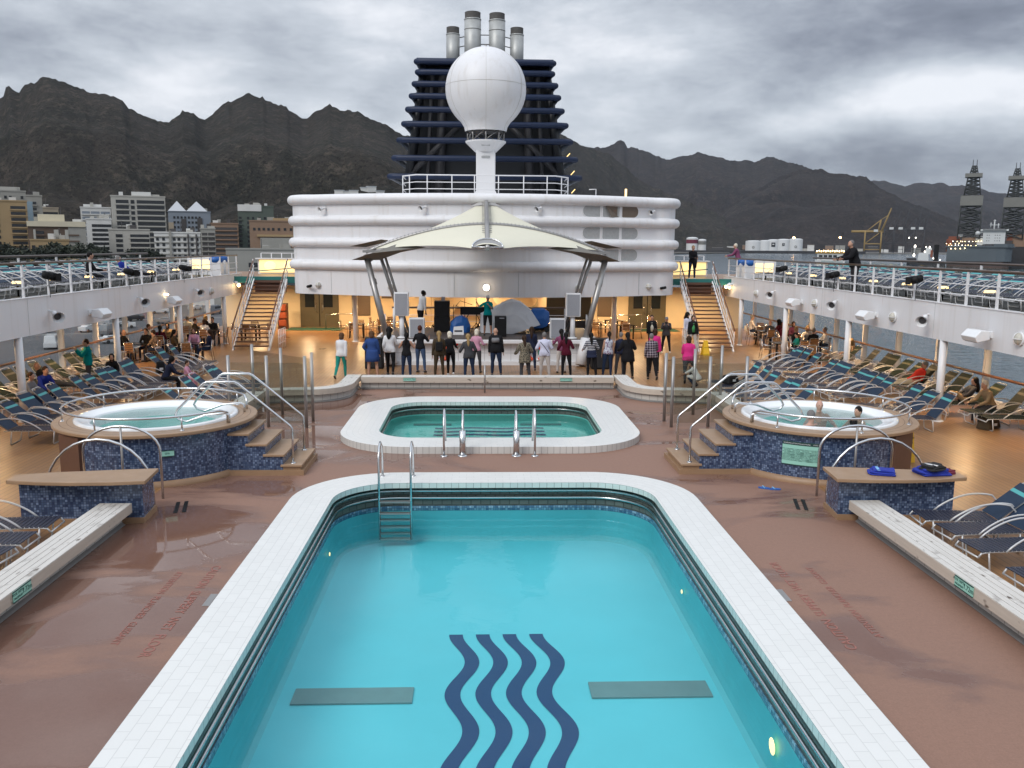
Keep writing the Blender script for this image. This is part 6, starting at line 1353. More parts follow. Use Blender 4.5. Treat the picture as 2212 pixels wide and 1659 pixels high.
for x, y, h_, lb in ((-.98, 40.1, 1.45, 'with boom arm, left of the keyboard'), (-.45, 40.3, 1.35, 'straight, behind the keyboard'), (-1.5, 40.2, 1.05, 'short, beside the speaker stack')):
    g = gear('microphone_stand', f'thin black microphone stand {lb}', 'microphone stand', x, y); m_ = MB(); m_.tube([(0, 0, .3), (0, 0, h_)], .016, 5)
    for a in (.3, 2.4, 4.5): m_.tube([(0, 0, .3), (.28*cos(a), .28*sin(a), .0)], .014, 5)
    m_.build('tripod', 'black', g)
    m_ = MB(); m_.tube([(-.4 if 'boom' in lb else 0, 0, h_-.35 if 'boom' in lb else h_-.05), (-.2 if 'boom' in lb else 0, 0, h_-.12 if 'boom' in lb else h_), (.35 if 'boom' in lb else 0.02, 0, h_-.3 if 'boom' in lb else h_+.1)], .013, 5); m_.build('boom', 'black', g)
g = thing('piano', 'dark upright instrument under the roof right of the stage', 'piano', (4.75, 44.5, 0)); MB().box((0, 0, .6), (1.4, .6, 1.2)).build('case', 'black_gloss', g, bevel=.03); MB().box((0, -.42, .72), (1.3, .3, .08)).build('key_shelf', 'black_gloss', g)
for s_ in (-1, 1):
    g = thing('steel_steps', f'small white steps and hand frame behind the {SIDE[s_]} low loudspeaker', 'steps', (4.15*s_, 38.6, 0))
    for z in (.25, .55, .85): MB().box((0, z*.5-.3, z), (.7, .25, .04)).build('tread', 'white_paint', g)
    for q in (-.36, .36): m_ = MB(); m_.tube([(q, -.4, 0), (q, -.3, 1.0), (q, .3, 1.9), (q, .5, 1.9), (q, .5, 0)], .022, 6); m_.build('frame', 'white_paint', g)
# canopy
CV = thing('stage_canopy', 'cream tensile canopy over the stage hung on a bent grey arch and central spar', 'canopy')
A0 = Vector((0, 41.3, 6.83)); F0 = Vector((0, 33.2, 4.82)); AY = 36.8
def arch(u): # u -1..1
    x = 5.05*u; return Vector((x, AY+.2*u*u, 5.80-1.18*abs(u)**1.9))
NA = 32
def backp(u, v): a = arch(u*.965); b = A0+Vector((u*.42, 0, -.04)); p = a.lerp(b, v); sag = 4*v*(1-v); return p+Vector((-.10*u*abs(u)*sag*2.2, 0, -.10*sag*(1-abs(u))-.05*sag))
def frontp(u, v): a = arch(u*.93)-Vector((0, .02, 0)); b = F0+Vector((u*.62, abs(u)*.12, .16*(1-u*u)+.02)); p = a.lerp(b, v); sag = 4*v*(1-v); return p+Vector((0, 0, -.04*sag))+Vector((-.32*u*abs(u)*sag, 0, .16*sag*abs(u)))
m_ = MB()
m_.surf(lambda u, v: backp(2*u-1, v), NA, 12); m_.build('back_membrane', 'canvas', CV)
m_ = MB(); m_.surf(lambda u, v: frontp(2*u-1, v), NA, 12); m_.build('front_membrane', 'canvas', CV)
m_ = MB(); m_.tube([arch(-1+2*k/NA)+Vector((0, 0, .02)) for k in range(NA+1)], .075, 8); m_.build('arch_tube', 'grey_steel', CV)
m_ = MB()
for k in range(60):
    u = -.93+1.86*k/59; a = arch(u); m_.tube([a+Vector((0, -.02, .09)), a+Vector((0, -.16, .07))], .014, 4); m_.tube([a+Vector((0, .02, .09)), a+Vector((0, .18, .12))], .014, 4)
m_.build('lacing', 'grey_steel', CV)
m_ = MB(); m_.tube([A0+Vector((0, .1, .18)), Vector((0, AY, 5.92)), F0+Vector((0, -.25, .0))], [.085, .10, .085], 10); m_.build('centre_spar', 'grey_steel', CV)
m_ = MB()
for k in range(34):
    f = k/33; p = A0.lerp(F0, f)+Vector((0, 0, .10+.28*sin(pi*f)*0)); pz = A0.z+.18+(5.92-A0.z-.18)*min(1, f/.56) if f < .56 else 5.92+(F0.z-5.92)*((f-.56)/.44)
    m_.tube([(-.20, p.y, pz-.03), (.20, p.y, pz-.03)], .014, 4)
m_.build('lacing', 'grey_steel', CV)
m_ = MB()
for k in range(12): a = pi*k/12; b2 = pi*(k+1)/12; m_.add([F0+Vector((0, .05, .05)), F0+Vector((.56*cos(a), .05+.35*sin(a), .05+.33*sin(a))), F0+Vector((.56*cos(b2), .05+.35*sin(b2), .05+.33*sin(b2)))], [(0, 1, 2)])
m_.build('nose_plate', 'grey_steel', CV)
m_ = MB(); m_.tube([F0+Vector((.58*cos(pi*k/12), .05+.35*sin(pi*k/12), .06+.33*sin(pi*k/12))) for k in range(13)], .03, 6); m_.tube([F0+Vector((-.6, .05, .06)), F0+Vector((.6, .05, .06))], .03, 6); m_.build('nose_frame', 'steel', CV)
MB().box(A0+Vector((0, .12, .15)), (.8, .12, .3)).build('wall_bracket', 'grey_steel', CV)
m_ = MB(); m_.add([A0+Vector((-.75, -.12, -.10)), A0+Vector((-.3, -.05, .12)), A0+Vector((.3, -.05, .12)), A0+Vector((.75, -.12, -.10)), A0+Vector((0, -.12, -.02))], [(0, 1, 4), (1, 2, 4), (2, 3, 4)]); m_.build('head_plate', 'grey_steel', CV)
for s_ in (-1, 1):
    tip = arch(s_)
    # dark lower wing of the canopy tip
    m_ = MB(); m_.add([tip+Vector((s_*.55, -.35, -.30)), tip+Vector((-s_*.3, -.7, -.02)), tip+Vector((-s_*2.6, -1.35, .24)), tip+Vector((-s_*1.4, -.5, .38)), tip+Vector((-s_*.2, -.1, -.05)), tip+Vector((s_*.2, -.1, -.32)), tip+Vector((-s_*.6, -.2, -.30)), tip+Vector((-s_*1.5, -.7, .02))], [(0, 1, 4), (1, 3, 4), (1, 2, 3), (0, 4, 5), (5, 6, 7, 1), (0, 5, 1), (7, 2, 1)]); m_.build('tip_wing', 'canvas_under', CV)
    m_ = MB(); m_.add([tip+Vector((s_*.75, .55, .25)), tip+Vector((-s_*.6, .3, .55)), tip+Vector((-s_*.9, .55, .52)), tip+Vector((-s_*.7, .9, .42)), tip+Vector((s_*.1, .8, .22))], [(0, 1, 2), (0, 2, 3), (0, 3, 4)]); m_.build('tip_flap', 'canvas_under', CV)
    m_ = MB(); m_.box(tip+Vector((-s_*.35, -.1, .05)), (.9, .4, .10), 0); m_.build('tip_plate', 'grey_steel', CV)
    base = Vector((4.12*s_, 36.0, 1.15)); m_ = MB(); m_.tube([tip+Vector((-s_*.02, -.1, -.1)), base], .125, 12); lg = m_.build('leg', 'grey_steel', CV)
    m_ = MB(); m_.tube([base, Vector((3.92*s_, 35.75, .06))], [.20, .24], 12); m_.build('white_sleeve', 'white_paint', lg)
    m_ = MB(); m_.tube([base.lerp(tip, .62), base.lerp(tip, .68)], .15, 12); m_.build('collar', 'grey_steel', lg)
    b2 = tip+Vector((-s_*.55, .2, -.05)); m_ = MB(); m_.tube([b2, Vector((3.55*s_, 38.3, 1.1))], .075, 8); m_.build('brace_strut', 'grey_steel', CV); m_ = MB(); m_.tube([b2+Vector((-s_*.18, .1, 0)), Vector((3.40*s_, 38.4, 1.1))], .055, 8); m_.tube([b2, tip.lerp(base, .12)], .04, 6); m_.build('brace_strut', 'grey_steel', CV)
# ---------------------------------------------------------------- sun loungers
def make_lounger(name, label, strap, stripe, seat_mt=None, back=46, grp=None, ar=.016):
    t_ = thing(name, label, 'sun lounger', (0, 0, 0), 0, grp); W2 = .285
    m_ = MB()
    for s_ in (-1, 1):
        m_.tube([(s_*W2, -.05, .28), (s_*W2, .0, .345), (s_*W2, .12, .36), (s_*W2, 1.30, .36)], .016, 6)
    m_.tube([(-W2, -.05, .28), (W2, -.05, .28)], .016, 6)
    m_.build('seat_frame', 'lounger_white', t_)
    for y0 in (.12, 1.12):
        m_ = MB(); m_.tube([(-W2, y0, .35), (-W2, y0+.04, .06), (-W2+.05, y0+.05, .015), (W2-.05, y0+.05, .015), (W2, y0+.04, .06), (W2, y0, .35)], .015, 6); m_.build('leg_loop', 'lounger_white', t_)
    m_ = MB(); n_ = 17
    for k in range(n_):
        y = .02+1.16*k/(n_-1); m_.box((0, y, .372), (2*W2+.03, .058, .012))
    m_.build('seat_straps', seat_mt or strap, t_)
    b = R_(back); d = Vector((0, cos(b), sin(b))); o = Vector((0, 1.2, .37)); Lb = .78
    bk = MB(); bk.tube([o+Vector((-W2+.02, 0, 0)), o+d*Lb+Vector((-W2+.02, 0, 0)), o+d*(Lb+.10)+Vector((-W2+.08, 0, 0)), o+d*(Lb+.10)+Vector((W2-.08, 0, 0)), o+d*Lb+Vector((W2-.02, 0, 0)), o+Vector((W2-.02, 0, 0))], .016, 6); bk.build('back_frame', 'lounger_white', t_)
    nn = Vector((0, -sin(b), cos(b))); m_ = MB(); ms = MB()
    for k in range(11):
        p = o+d*(.05+Lb*.93*k/10)+nn*.012; tgt = ms if k == 8 else m_
        w_ = .036
        q = [p+d*a+Vector((x, 0, 0)) for a, x in ((-w_, -W2), (-w_, W2), (w_, W2), (w_, -W2))]; tgt.add([*q, *[v_+nn*.010 for v_ in q]], [(0, 1, 2, 3), (7, 6, 5, 4), (0, 4, 5, 1), (2, 6, 7, 3)])
    m_.build('back_straps', strap, t_); ms.build('head_stripe', stripe, t_)
    for s_ in (-1, 1):
        m_ = MB(); x = s_*(W2+.035)
        pts = [Vector((x, .38+.98*k/12*1.0, .36+.30*sin(pi*(k/12)**.85*.62)/.93)) for k in range(13)]
        m_.tube(pts+[Vector((x, 1.46, .56)), Vector((x, 1.42, .36))], ar, 6); m_.build('armrest', 'lounger_white', t_)
    return t_
protoA = make_lounger('sun_lounger', 'x', 'strap_blue', 'strap_cyan', 'strap_dark')
protoG = make_lounger('sun_lounger', 'x', 'strap_green', 'strap_tan', 'strap_green', back=50)
protoF = make_lounger('sun_lounger', 'x', 'strap_blue', 'strap_cyan', 'strap_dark', back=40)
used = set()
def lounger(proto, x, y, z, rz, label, grp):
    if proto.name not in used:
        used.add(proto.name); o = proto; o.location = (x, y, z); o.rotation_euler = (0, 0, rz); o['label'] = label; o['group'] = grp; return o
    return dup(proto, (x, y, z), rz, label, grp)
rnd = random.Random(21)
# head edge at x_head; lounger's own +y points to its head
protoA = [protoA, make_lounger('sun_lounger', 'x', 'strap_blue', 'strap_cyan', 'strap_dark', back=39), make_lounger('sun_lounger', 'x', 'strap_blue', 'strap_cyan', 'strap_dark', back=52)]
protoG = [protoG, make_lounger('sun_lounger', 'x', 'strap_green', 'strap_tan', 'strap_green', back=43)]
def row(proto, sx, xh, ys, lb, grp, z=0, L=1.78, jit=.03, hd=None):
    for i, y in enumerate(ys):
        rz = (-pi/2 if sx > 0 else pi/2)+rnd.uniform(-.09, .09)
        lounger(rnd.choice(proto) if isinstance(proto, list) else proto, sx*(xh-L)+rnd.uniform(-.04, .04), y+rnd.uniform(-jit, jit), z, rz, lb.format(ORD[i]), grp)
row(protoA, 1, 12.68, [23.1, 24.05, 24.87, 26.5, 27.2, 27.86, 28.65, 29.5, 30.35, 31.05, 32.44, 33.3, 34.0, 34.75], '{} blue lounger from the near end, row beside the right columns', 'blue loungers along the right columns')
row(protoA, -1, 12.45, [21.7, 22.44, 23.13, 24.16, 24.86, 26.38, 27.1, 27.85, 28.64, 29.49, 30.1, 32.3, 33.0, 33.65, 34.35], '{} blue lounger from the near end, row beside the left columns', 'blue loungers along the left columns')
row(protoG, 1, 15.35, [23.1, 24.0, 25.3, 26.9, 27.85, 29.0, 29.85, 30.7, 31.55, 32.3, 33.5, 35.1], '{} dark green lounger from the near end, row against the right windows', 'green loungers along the right windows')
row(protoG, -1, 15.2, [24.6, 25.6, 26.6, 27.56, 28.4, 29.2, 30.4, 31.61, 32.4, 33.2], '{} dark green lounger from the near end, row against the left windows', 'green loungers along the left windows')
row(protoA, -1, 9.25, [25.0, 26.2, 27.4, 28.4, 29.3], '{} blue lounger from the near end, inner group behind the left hot tub', 'blue loungers behind the left hot tub')
row(protoA, 1, 9.45, [24.6, 25.5, 26.6, 27.5, 28.5, 29.4], '{} blue lounger from the near end, inner group behind the right hot tub', 'blue loungers behind the right hot tub')
row(protoF, 1, 9.15, [11.55, 12.75, 13.55, 14.35], '{} blue lounger from the near end, foreground group right of the timber bench', 'blue loungers in the right foreground')
row(protoF, -1, 9.15, [11.6, 12.65, 13.4, 14.2], '{} blue lounger from the near end, foreground group left of the timber bench', 'blue loungers in the left foreground')
# upper decks: an inner row with feet towards the railing and an outer row behind
protoU = make_lounger('sun_lounger', 'x', 'strap_blue', 'strap_cyan', 'strap_dark', back=27, ar=.013)
protoV = make_lounger('sun_lounger', 'x', 'strap_blue', 'strap_cyan', 'strap_dark', back=33, ar=.013)
for sx in (-1, 1):
    n_ = 28; ys = [19.2+.86*k for k in range(n_)]
    row(protoU, sx, 15.05, ys, '{} blue lounger from the camera end, inner row on the '+SIDE[sx]+' upper deck', f'inner row of loungers on the {SIDE[sx]} upper deck', z=3.365, L=1.80)
    row(protoV, sx, 17.15, [19.0+.92*k for k in range(27)], '{} blue lounger from the camera end, outer row on the '+SIDE[sx]+' upper deck', f'outer row of loungers on the {SIDE[sx]} upper deck', z=3.365, L=1.72)
# ---------------------------------------------------------------- small deck lamps between the upper loungers
for sx in (-1, 1):
    for i, y in enumerate((21.3, 23.9, 26.4, 28.7, 31.2, 34.0, 37.0, 40.0, 43.2)):
        d = thing('deck_lamp', f'glowing yellow lantern among the {SIDE[sx]} upper deck loungers, {ORD[i]} from the camera end', 'deck lamp', (sx*13.95, y, 3.36), 0, 'yellow lanterns on the upper decks')
        MB().tube([(0, 0, 0), (0, 0, .33)], .03, 6).build('stem', 'black', d); MB().box((0, 0, .39), (.30, .22, .12), top=.8).build('lamp_shade', 'warm_soft', d, bevel=.02)
    for i, y in enumerate((44.6, 45.5)):
        b_ = thing('covered_bin', f"white bin with bright blue cover on the {SIDE[sx]} upper deck, {'near' if i == 0 else 'far'} one", 'bin', (sx*13.5, y, 3.36), 0, 'blue covered bins'); MB().box((0, 0, .38), (.55, .55, .76)).build('body', 'white_paint', b_, bevel=.04); m_ = MB(); m_.ell((0, 0, .78), (.36, .36, .24)); m_.build('cover', 'tarp_blue', b_)
    g = thing('lit_cabinet', f'white cabinet with lit yellow front at the far end of the {SIDE[sx]} upper deck', 'cabinet', (sx*14.6, 45.8, 3.36)); MB().box((0, 0, .45), (1.3, .5, .9)).build('body', 'white_paint', g); MB().box((0, -.26, .5), (1.0, .03, .5)).build('lit_panel', 'warm_soft', g)
# ---------------------------------------------------------------- bistro chairs and tables
def make_chair():
    t_ = thing('bistro_chair', 'x', 'chair')
    for s_ in (-1, 1):
        m_ = MB(); m_.tube([(s_*.21, -.20, 0), (s_*.20, -.20, .45), (s_*.20, -.18, .62), (s_*.20, .16, .64)], .014, 6); m_.build('front_leg', 'steel', t_)
        m_ = MB(); m_.tube([(s_*.21, .25, 0), (s_*.20, .19, .45), (s_*.19, .25, .86)], .014, 6); m_.build('rear_leg', 'steel', t_)
    m_ = MB()
    for k in range(5): m_.box((0, -.16+k*.085, .45), (.40, .07, .018))
    m_.build('seat', 'chair_wood', t_)
    m_ = MB()
    for k in range(4): m_.box((0, .205+.012*k, .56+k*.085), (.38, .016, .065))
    m_.build('backrest', 'chair_wood', t_); m_ = MB(); m_.tube([(-.19, .25, .86), (-.15, .255, .89), (.15, .255, .89), (.19, .25, .86)], .014, 6); m_.build('top_rail', 'steel', t_)
    return t_
def make_table():
    t_ = thing('dining_table', 'x', 'table'); MB().box((0, 0, .735), (.86, .86, .04)).build('tabletop', 'table_black', t_, bevel=.01)
    for sx in (-1, 1):
        for sy in (-1, 1): MB().box((sx*.36, sy*.36, .36), (.07, .07, .71)).build('leg', 'table_black', t_)
    return t_
CH, TB = make_chair(), make_table(); chairs = []
def chair(x, y, rz, label, grp):
    if 'c' not in used: used.add('c'); CH.location = (x, y, 0); CH.rotation_euler = (0, 0, rz); CH['label'] = label; CH['group'] = grp; return CH
    return dup(CH, (x, y, 0), rz, label, grp)
def table(x, y, rz, label, grp):
    if 't' not in used: used.add('t'); TB.location = (x, y, 0); TB.rotation_euler = (0, 0, rz); TB['label'] = label; TB['group'] = grp; return TB
    return dup(TB, (x, y, 0), rz, label, grp)
SEATS = {}
def table_set(key, x, y, rz, where, n=4):
    table(x, y, rz, f'square black dining table {where}', 'black dining tables')
    for k in range(n):
        a = rz+k*pi/2; d = .66
        px, py = x+d*sin(a), y+d*cos(a)
        c = chair(px, py, -a, f'slatted bistro chair {where}, {("far", "right", "near", "left")[k]} seat', 'bistro chairs'); SEATS[(key, k)] = (px, py, pi-a)
for k, (x, y, rz, w_) in enumerate(((13.2, 38.3, .1, 'nearest the right stairs'), (15.0, 39.6, .15, 'by the right windows, nearest the loungers'), (15.2, 41.9, .1, 'by the right windows, second from the loungers'), (14.3, 43.8, 0, 'by the right windows, third from the loungers'), (15.0, 46.2, .1, 'by the right windows, farthest back'), (13.9, 36.9, .2, 'beside the third right column'))): table_set(('R', k), x, y, rz, w_)
for k, (x, y, rz, w_) in enumerate(((-12.6, 37.4, -.1, 'nearest the left stairs'), (-14.7, 37.2, .1, 'by the left windows, nearest the loungers'), (-14.6, 39.9, -.1, 'by the left windows, second from the loungers'), (-13.6, 43.2, 0, 'behind the left stairs, near one'), (-14.9, 44.9, .1, 'by the left windows, farthest back'), (-12.2, 45.6, 0, 'behind the left stairs, far one'))): table_set(('L', k), x, y, rz, w_)
for k, (x, y, rz, w_) in enumerate(((-6.9, 47.0, .1, 'left of the stage by the slim column'), (-5.2, 46.0, 0, 'left of the stage nearest the canopy leg'), (-5.6, 49.3, .2, 'left of the stage near the wall'), (7.6, 46.9, .1, 'right of the stage by the slim column'), (6.0, 47.8, 0, 'right of the stage near the dark doorway'), (7.4, 49.7, .2, 'right of the stage near the wall'), (-2.4, 46.5, 0, 'behind the stage on the left'), (0, 46.8, .1, 'behind the stage in the middle'), (2.5, 46.4, 0, 'behind the stage on the right'))): table_set(('B', k), x, y, rz, w_)
chair(9.9, 51.0, .6, 'lone slatted bistro chair by the right double door rail', 'bistro chairs')
chair(5.2, 45.2, 2.4, 'slatted bistro chair beside the dark upright instrument', 'bistro chairs')
for q in protoA+protoG:
    if q.name not in used:
        for c in list(q.children): bpy.data.objects.remove(c)
        bpy.data.objects.remove(q)
# ---------------------------------------------------------------- people
class Person: pass
PEOPLE = []
def U(a, b=0, side=1):
    """unit vector: a = swing forward from straight down (deg), b = swing outward"""
    a, b = R_(a), R_(b); return Vector((side*sin(b)*cos(a) if abs(a) < 1.4 else side*sin(b), sin(a)*cos(b), -cos(a)*cos(b))).normalized()
POSES = {
 # lean, arms [(upper a,b),(fore a,b)] left,right ; legs [(thigh a,b),(shin a,b)]
 'stand': dict(lean=2, arms=[((3, 10), (12, 6)), ((3, 10), (12, 6))], legs=[((2, 5), (0, 3)), ((2, 5), (0, 3))]),
 'dance': dict(lean=3, arms=[((2, 30), (72, 8)), ((6, 26), (88, 4))], legs=[((4, 6), (-4, 3)), ((2, 6), (0, 3))]),
 'clap': dict(lean=3, arms=[((20, 34), (112, -10)), ((24, 30), (118, -12))], legs=[((3, 5), (0, 3)), ((4, 5), (-5, 3))]),
 'step': dict(lean=4, arms=[((-12, 14), (30, 4)), ((22, 14), (75, 0))], legs=[((14, 4), (-4, 2)), ((-4, 4), (-32, 2))]),
 'walk': dict(lean=4, arms=[((18, 9), (30, 0)), ((-14, 9), (0, 2))], legs=[((-12, 3), (-34, 1)), ((16, 3), (4, 1))]),
 'hip': dict(lean=2, arms=[((-8, 34), (20, -42)), ((5, 12), (25, 4))], legs=[((2, 6), (0, 3)), ((2, 6), (0, 3))]),
 'photo': dict(lean=2, arms=[((45, 16), (142, -22)), ((45, 16), (142, -22))], legs=[((2, 8), (0, 6)), ((2, 8), (0, 6))]),
 'cross': dict(lean=3, arms=[((22, 8), (80, -58)), ((22, 8), (85, -58))], legs=[((2, 5), (0, 3)), ((2, 5), (0, 3))]),
 'rail': dict(lean=16, arms=[((38, 12), (78, -16)), ((38, 12), (78, -16))], legs=[((4, 5), (0, 3)), ((-2, 5), (-6, 3))]),
 'sing': dict(lean=2, arms=[((40, 12), (140, -34)), ((30, 58), (165, 20))], legs=[((4, 6), (0, 4)), ((16, 4), (-14, 2))]),
 'look': dict(lean=14, arms=[((2, 8), (8, 4)), ((-4, 8), (5, 4))], legs=[((6, 4), (2, 2)), ((-6, 4), (-16, 2))]),
 'sit': dict(lean=6, arms=[((28, 12), (80, -14)), ((32, 12), (84, -16))], legs=[((82, 8), (2, 2)), ((84, 8), (-4, 2))]),
 'sitback': dict(lean=-8, arms=[((14, 14), (68, -26)), ((14, 14), (66, -22))], legs=[((82, 8), (8, 2)), ((80, 10), (18, 4))]),
 'slump': dict(lean=26, arms=[((30, 10), (70, -18)), ((34, 10), (74, -18))], legs=[((80, 10), (4, 2)), ((84, 8), (0, 2))]),
 'recline': dict(lean=-42, arms=[((22, 14), (76, -46)), ((24, 14), (80, -46))], legs=[((86, 6), (84, 4)), ((90, 5), (80, 3))]),
 'knees': dict(lean=-30, arms=[((52, 12), (66, -30)), ((54, 12), (70, -30))], legs=[((128, 5), (28, 2)), ((126, 5), (30, 2))]),
 'crouch': dict(lean=34, arms=[((58, 14), (58, -6)), ((62, 14), (66, -6))], legs=[((104, 12), (-38, 4)), ((100, 12), (-36, 4))]),
 'tub': dict(lean=-10, arms=[((20, 40), (56, 10)), ((20, 40), (50, 10))], legs=[((84, 8), (0, 2)), ((84, 8), (0, 2))]),
}
def seg_tube(mb, pts, rs, n=9, flat=None): mb.tube(pts, rs, n, flat=flat)
def body(pose, s, fem=False, headyaw=0, headpitch=0, heavy=1.0):
    P_ = POSES[pose]; la = R_(P_['lean']); u = Vector((0, sin(la), cos(la))); f = Vector((0, cos(la), -sin(la))); rx = Vector((1, 0, 0))
    J = {}; mb = MB(); hipw = .092
    pel = Vector((0, 0, 0)); J['pel'] = pel
    neck = pel+u*.50; headc = neck+Vector((0, sin(la*.45), cos(la*.45)))*.165+f*.02
    if pose in ('recline', 'knees'): headc = neck+(u*.7+Vector((0, .05, .3))).normalized()*.16+Vector((0, .03, 0))
    J.update(neck=neck, head=headc, u=u, f=f)
    k = .90 if fem else 1.0; hv = heavy
    lv = [(-.10, .10, .085), (-.06, .150*hv, .115*hv), (.02, .170*hv*(1.03 if fem else 1), .122*hv), (.12, .150*k*hv, .108*hv), (.20, .140*k*hv, .100*hv), (.30, .160*k*hv, .112*hv), (.38, .170*k, .110*hv), (.435, .165*k, .092), (.475, .11, .07), (.51, .058, .058), (.60, .052, .054)]
    n_ = 16
    def tv(j, i): o, a, b = lv[j]; t__ = 2*pi*i/n_; return pel+u*o+rx*(a*cos(t__))+f*(b*sin(t__)+(.012 if .25 < o < .42 and sin(t__) > 0 and fem else 0))
    vs = [tv(j, i) for j in range(len(lv)) for i in range(n_)]
    mb.add(vs, [(j*n_+i, j*n_+(i+1) % n_, (j+1)*n_+(i+1) % n_, (j+1)*n_+i) for j in range(len(lv)-1) for i in range(n_)]+[tuple(range(n_-1, -1, -1)), tuple((len(lv)-1)*n_+i for i in range(n_))])
    hm = Matrix.Rotation(R_(headyaw), 3, 'Z') @ Matrix.Rotation(R_(-headpitch), 3, 'X'); J['hm'] = hm
    mb.ell(headc, (.076, .094, .118), 14, 10, hm); mb.ell(headc+hm @ Vector((0, .03, -.06)), (.056, .062, .062), 10, 7, hm)
    mb.tube([headc+hm @ Vector((0, .085, .03)), headc+hm @ Vector((0, .112, -.018)), headc+hm @ Vector((0, .088, -.028))], [.010, .018, .010], 6)
    for s_ in (-1, 1): mb.ell(headc+hm @ Vector((s_*.078, -.005, -.005)), (.014, .022, .032), 6, 5, hm)
    lab = [('torso', pel+u*.10, pel+u*.40, .15), ('hips', pel-u*.04, pel+u*.07, .15), ('neck', pel+u*.50, neck+u*.06, .06), ('head', headc-hm @ Vector((0, 0, .05)), headc+hm @ Vector((0, 0, .05)), .10)]
    fing = MB()
    for si, s_ in enumerate((-1, 1)):
        sh = pel+u*.425+rx*(s_*.165*k); (ua, ub), (fa, fb) = P_['arms'][si]
        d1 = U(ua, ub, s_); d2 = U(fa, fb, s_); el = sh+d1*.285; wr = el+d2*.25; hd = wr+d2*.09
        J['wr%d' % s_] = wr; J['hand%d' % s_] = hd
        mb.tube([sh-d1*.02, sh+d1*.10, el, el+d2*.06, wr], [.052, .050*hv, .038, .038, .026], 9); mb.ell(sh, (.056, .056, .056), 8, 6)
        sd = d2.cross(Vector((s_, 0, 0))); sd = sd.normalized() if sd.length > .1 else Vector((0, 0, 1)); pn = d2.cross(sd).normalized()
        mb.tube([wr-d2*.01, wr+d2*.04, wr+d2*.085], [.025, .036, .034], 8, flat=.62)
        for q, (o, l_) in enumerate(((-.027, .066), (-.009, .076), (.009, .072), (.027, .055))):
            b0 = wr+d2*.080+sd*o; fing.tube([b0-d2*.012, b0+d2*l_*.5, b0+d2*l_*.86-pn*(.018*s_)], [.0095, .0088, .0065], 5)
        fing.tube([wr+d2*.035+sd*.028, wr+d2*.065+sd*.056, wr+d2*.095+sd*.062], [.011, .010, .007], 5)
        lab += [('uarm', sh, el, .05), ('farm', el, wr, .035), ('hand', wr+d2*.02, hd+d2*.08, .035)]
        hp = pel+rx*(s_*hipw)-u*.03; (ta, tb), (sa, sb) = P_['legs'][si]; d3 = U(ta, tb, s_); d4 = U(sa, sb, s_); kn = hp+d3*.43; an = kn+d4*.42
        mb.tube([hp-d3*.03, hp+d3*.08, hp+d3*.25, kn], [.086*hv, .092*hv, .075*hv, .054], 10); mb.tube([kn-d4*.02, kn+d4*.12, an], [.053, .055*hv, .036], 9)
        fd = (Vector((0, 1, 0))-d4*d4.y).normalized() if abs(d4.y) < .9 else Vector((0, .1, 1)).normalized()
        if pose in ('step', 'walk', 'look') and d4.y < -.3: fd = Vector((0, .75, -.65)).normalized()
        ft = an-d4*-.045; mb.tube([ft-fd*.055, ft+fd*.05, ft+fd*.15], [.038, .042, .028], 8, flat=.8)
        J['an%d' % s_] = an; J['ft%d' % s_] = ft
        lab += [('thigh', hp, kn, .08), ('shin', kn, an-d4*.02, .05), ('foot', ft-fd*.06, ft+fd*.16, .045)]
    return mb, fing, lab, J
def person(label, x, y, z, hd, h=1.68, pose='stand', fem=True, top='c_black', bottom='c_djeans', sleeves='long', legs='long', shoes='shoe_black', hair='h_brown', hs='short', skin='skin_a', hy=0, hp=0, grp=None, heavy=1.0, extra=None, seat=None, cap=None, coat=0, skirt=None):
    wide = 1+.35*(heavy-1); p = Person(); p.__dict__.update(locals()); PEOPLE.append(p); return p
def d2seg(p, a, b):
    ab = b-a; t_ = max(0, min(1, (p-a).dot(ab)/max(1e-9, ab.length_squared))); return (p-(a+ab*t_)).length
RP = random.Random(77)
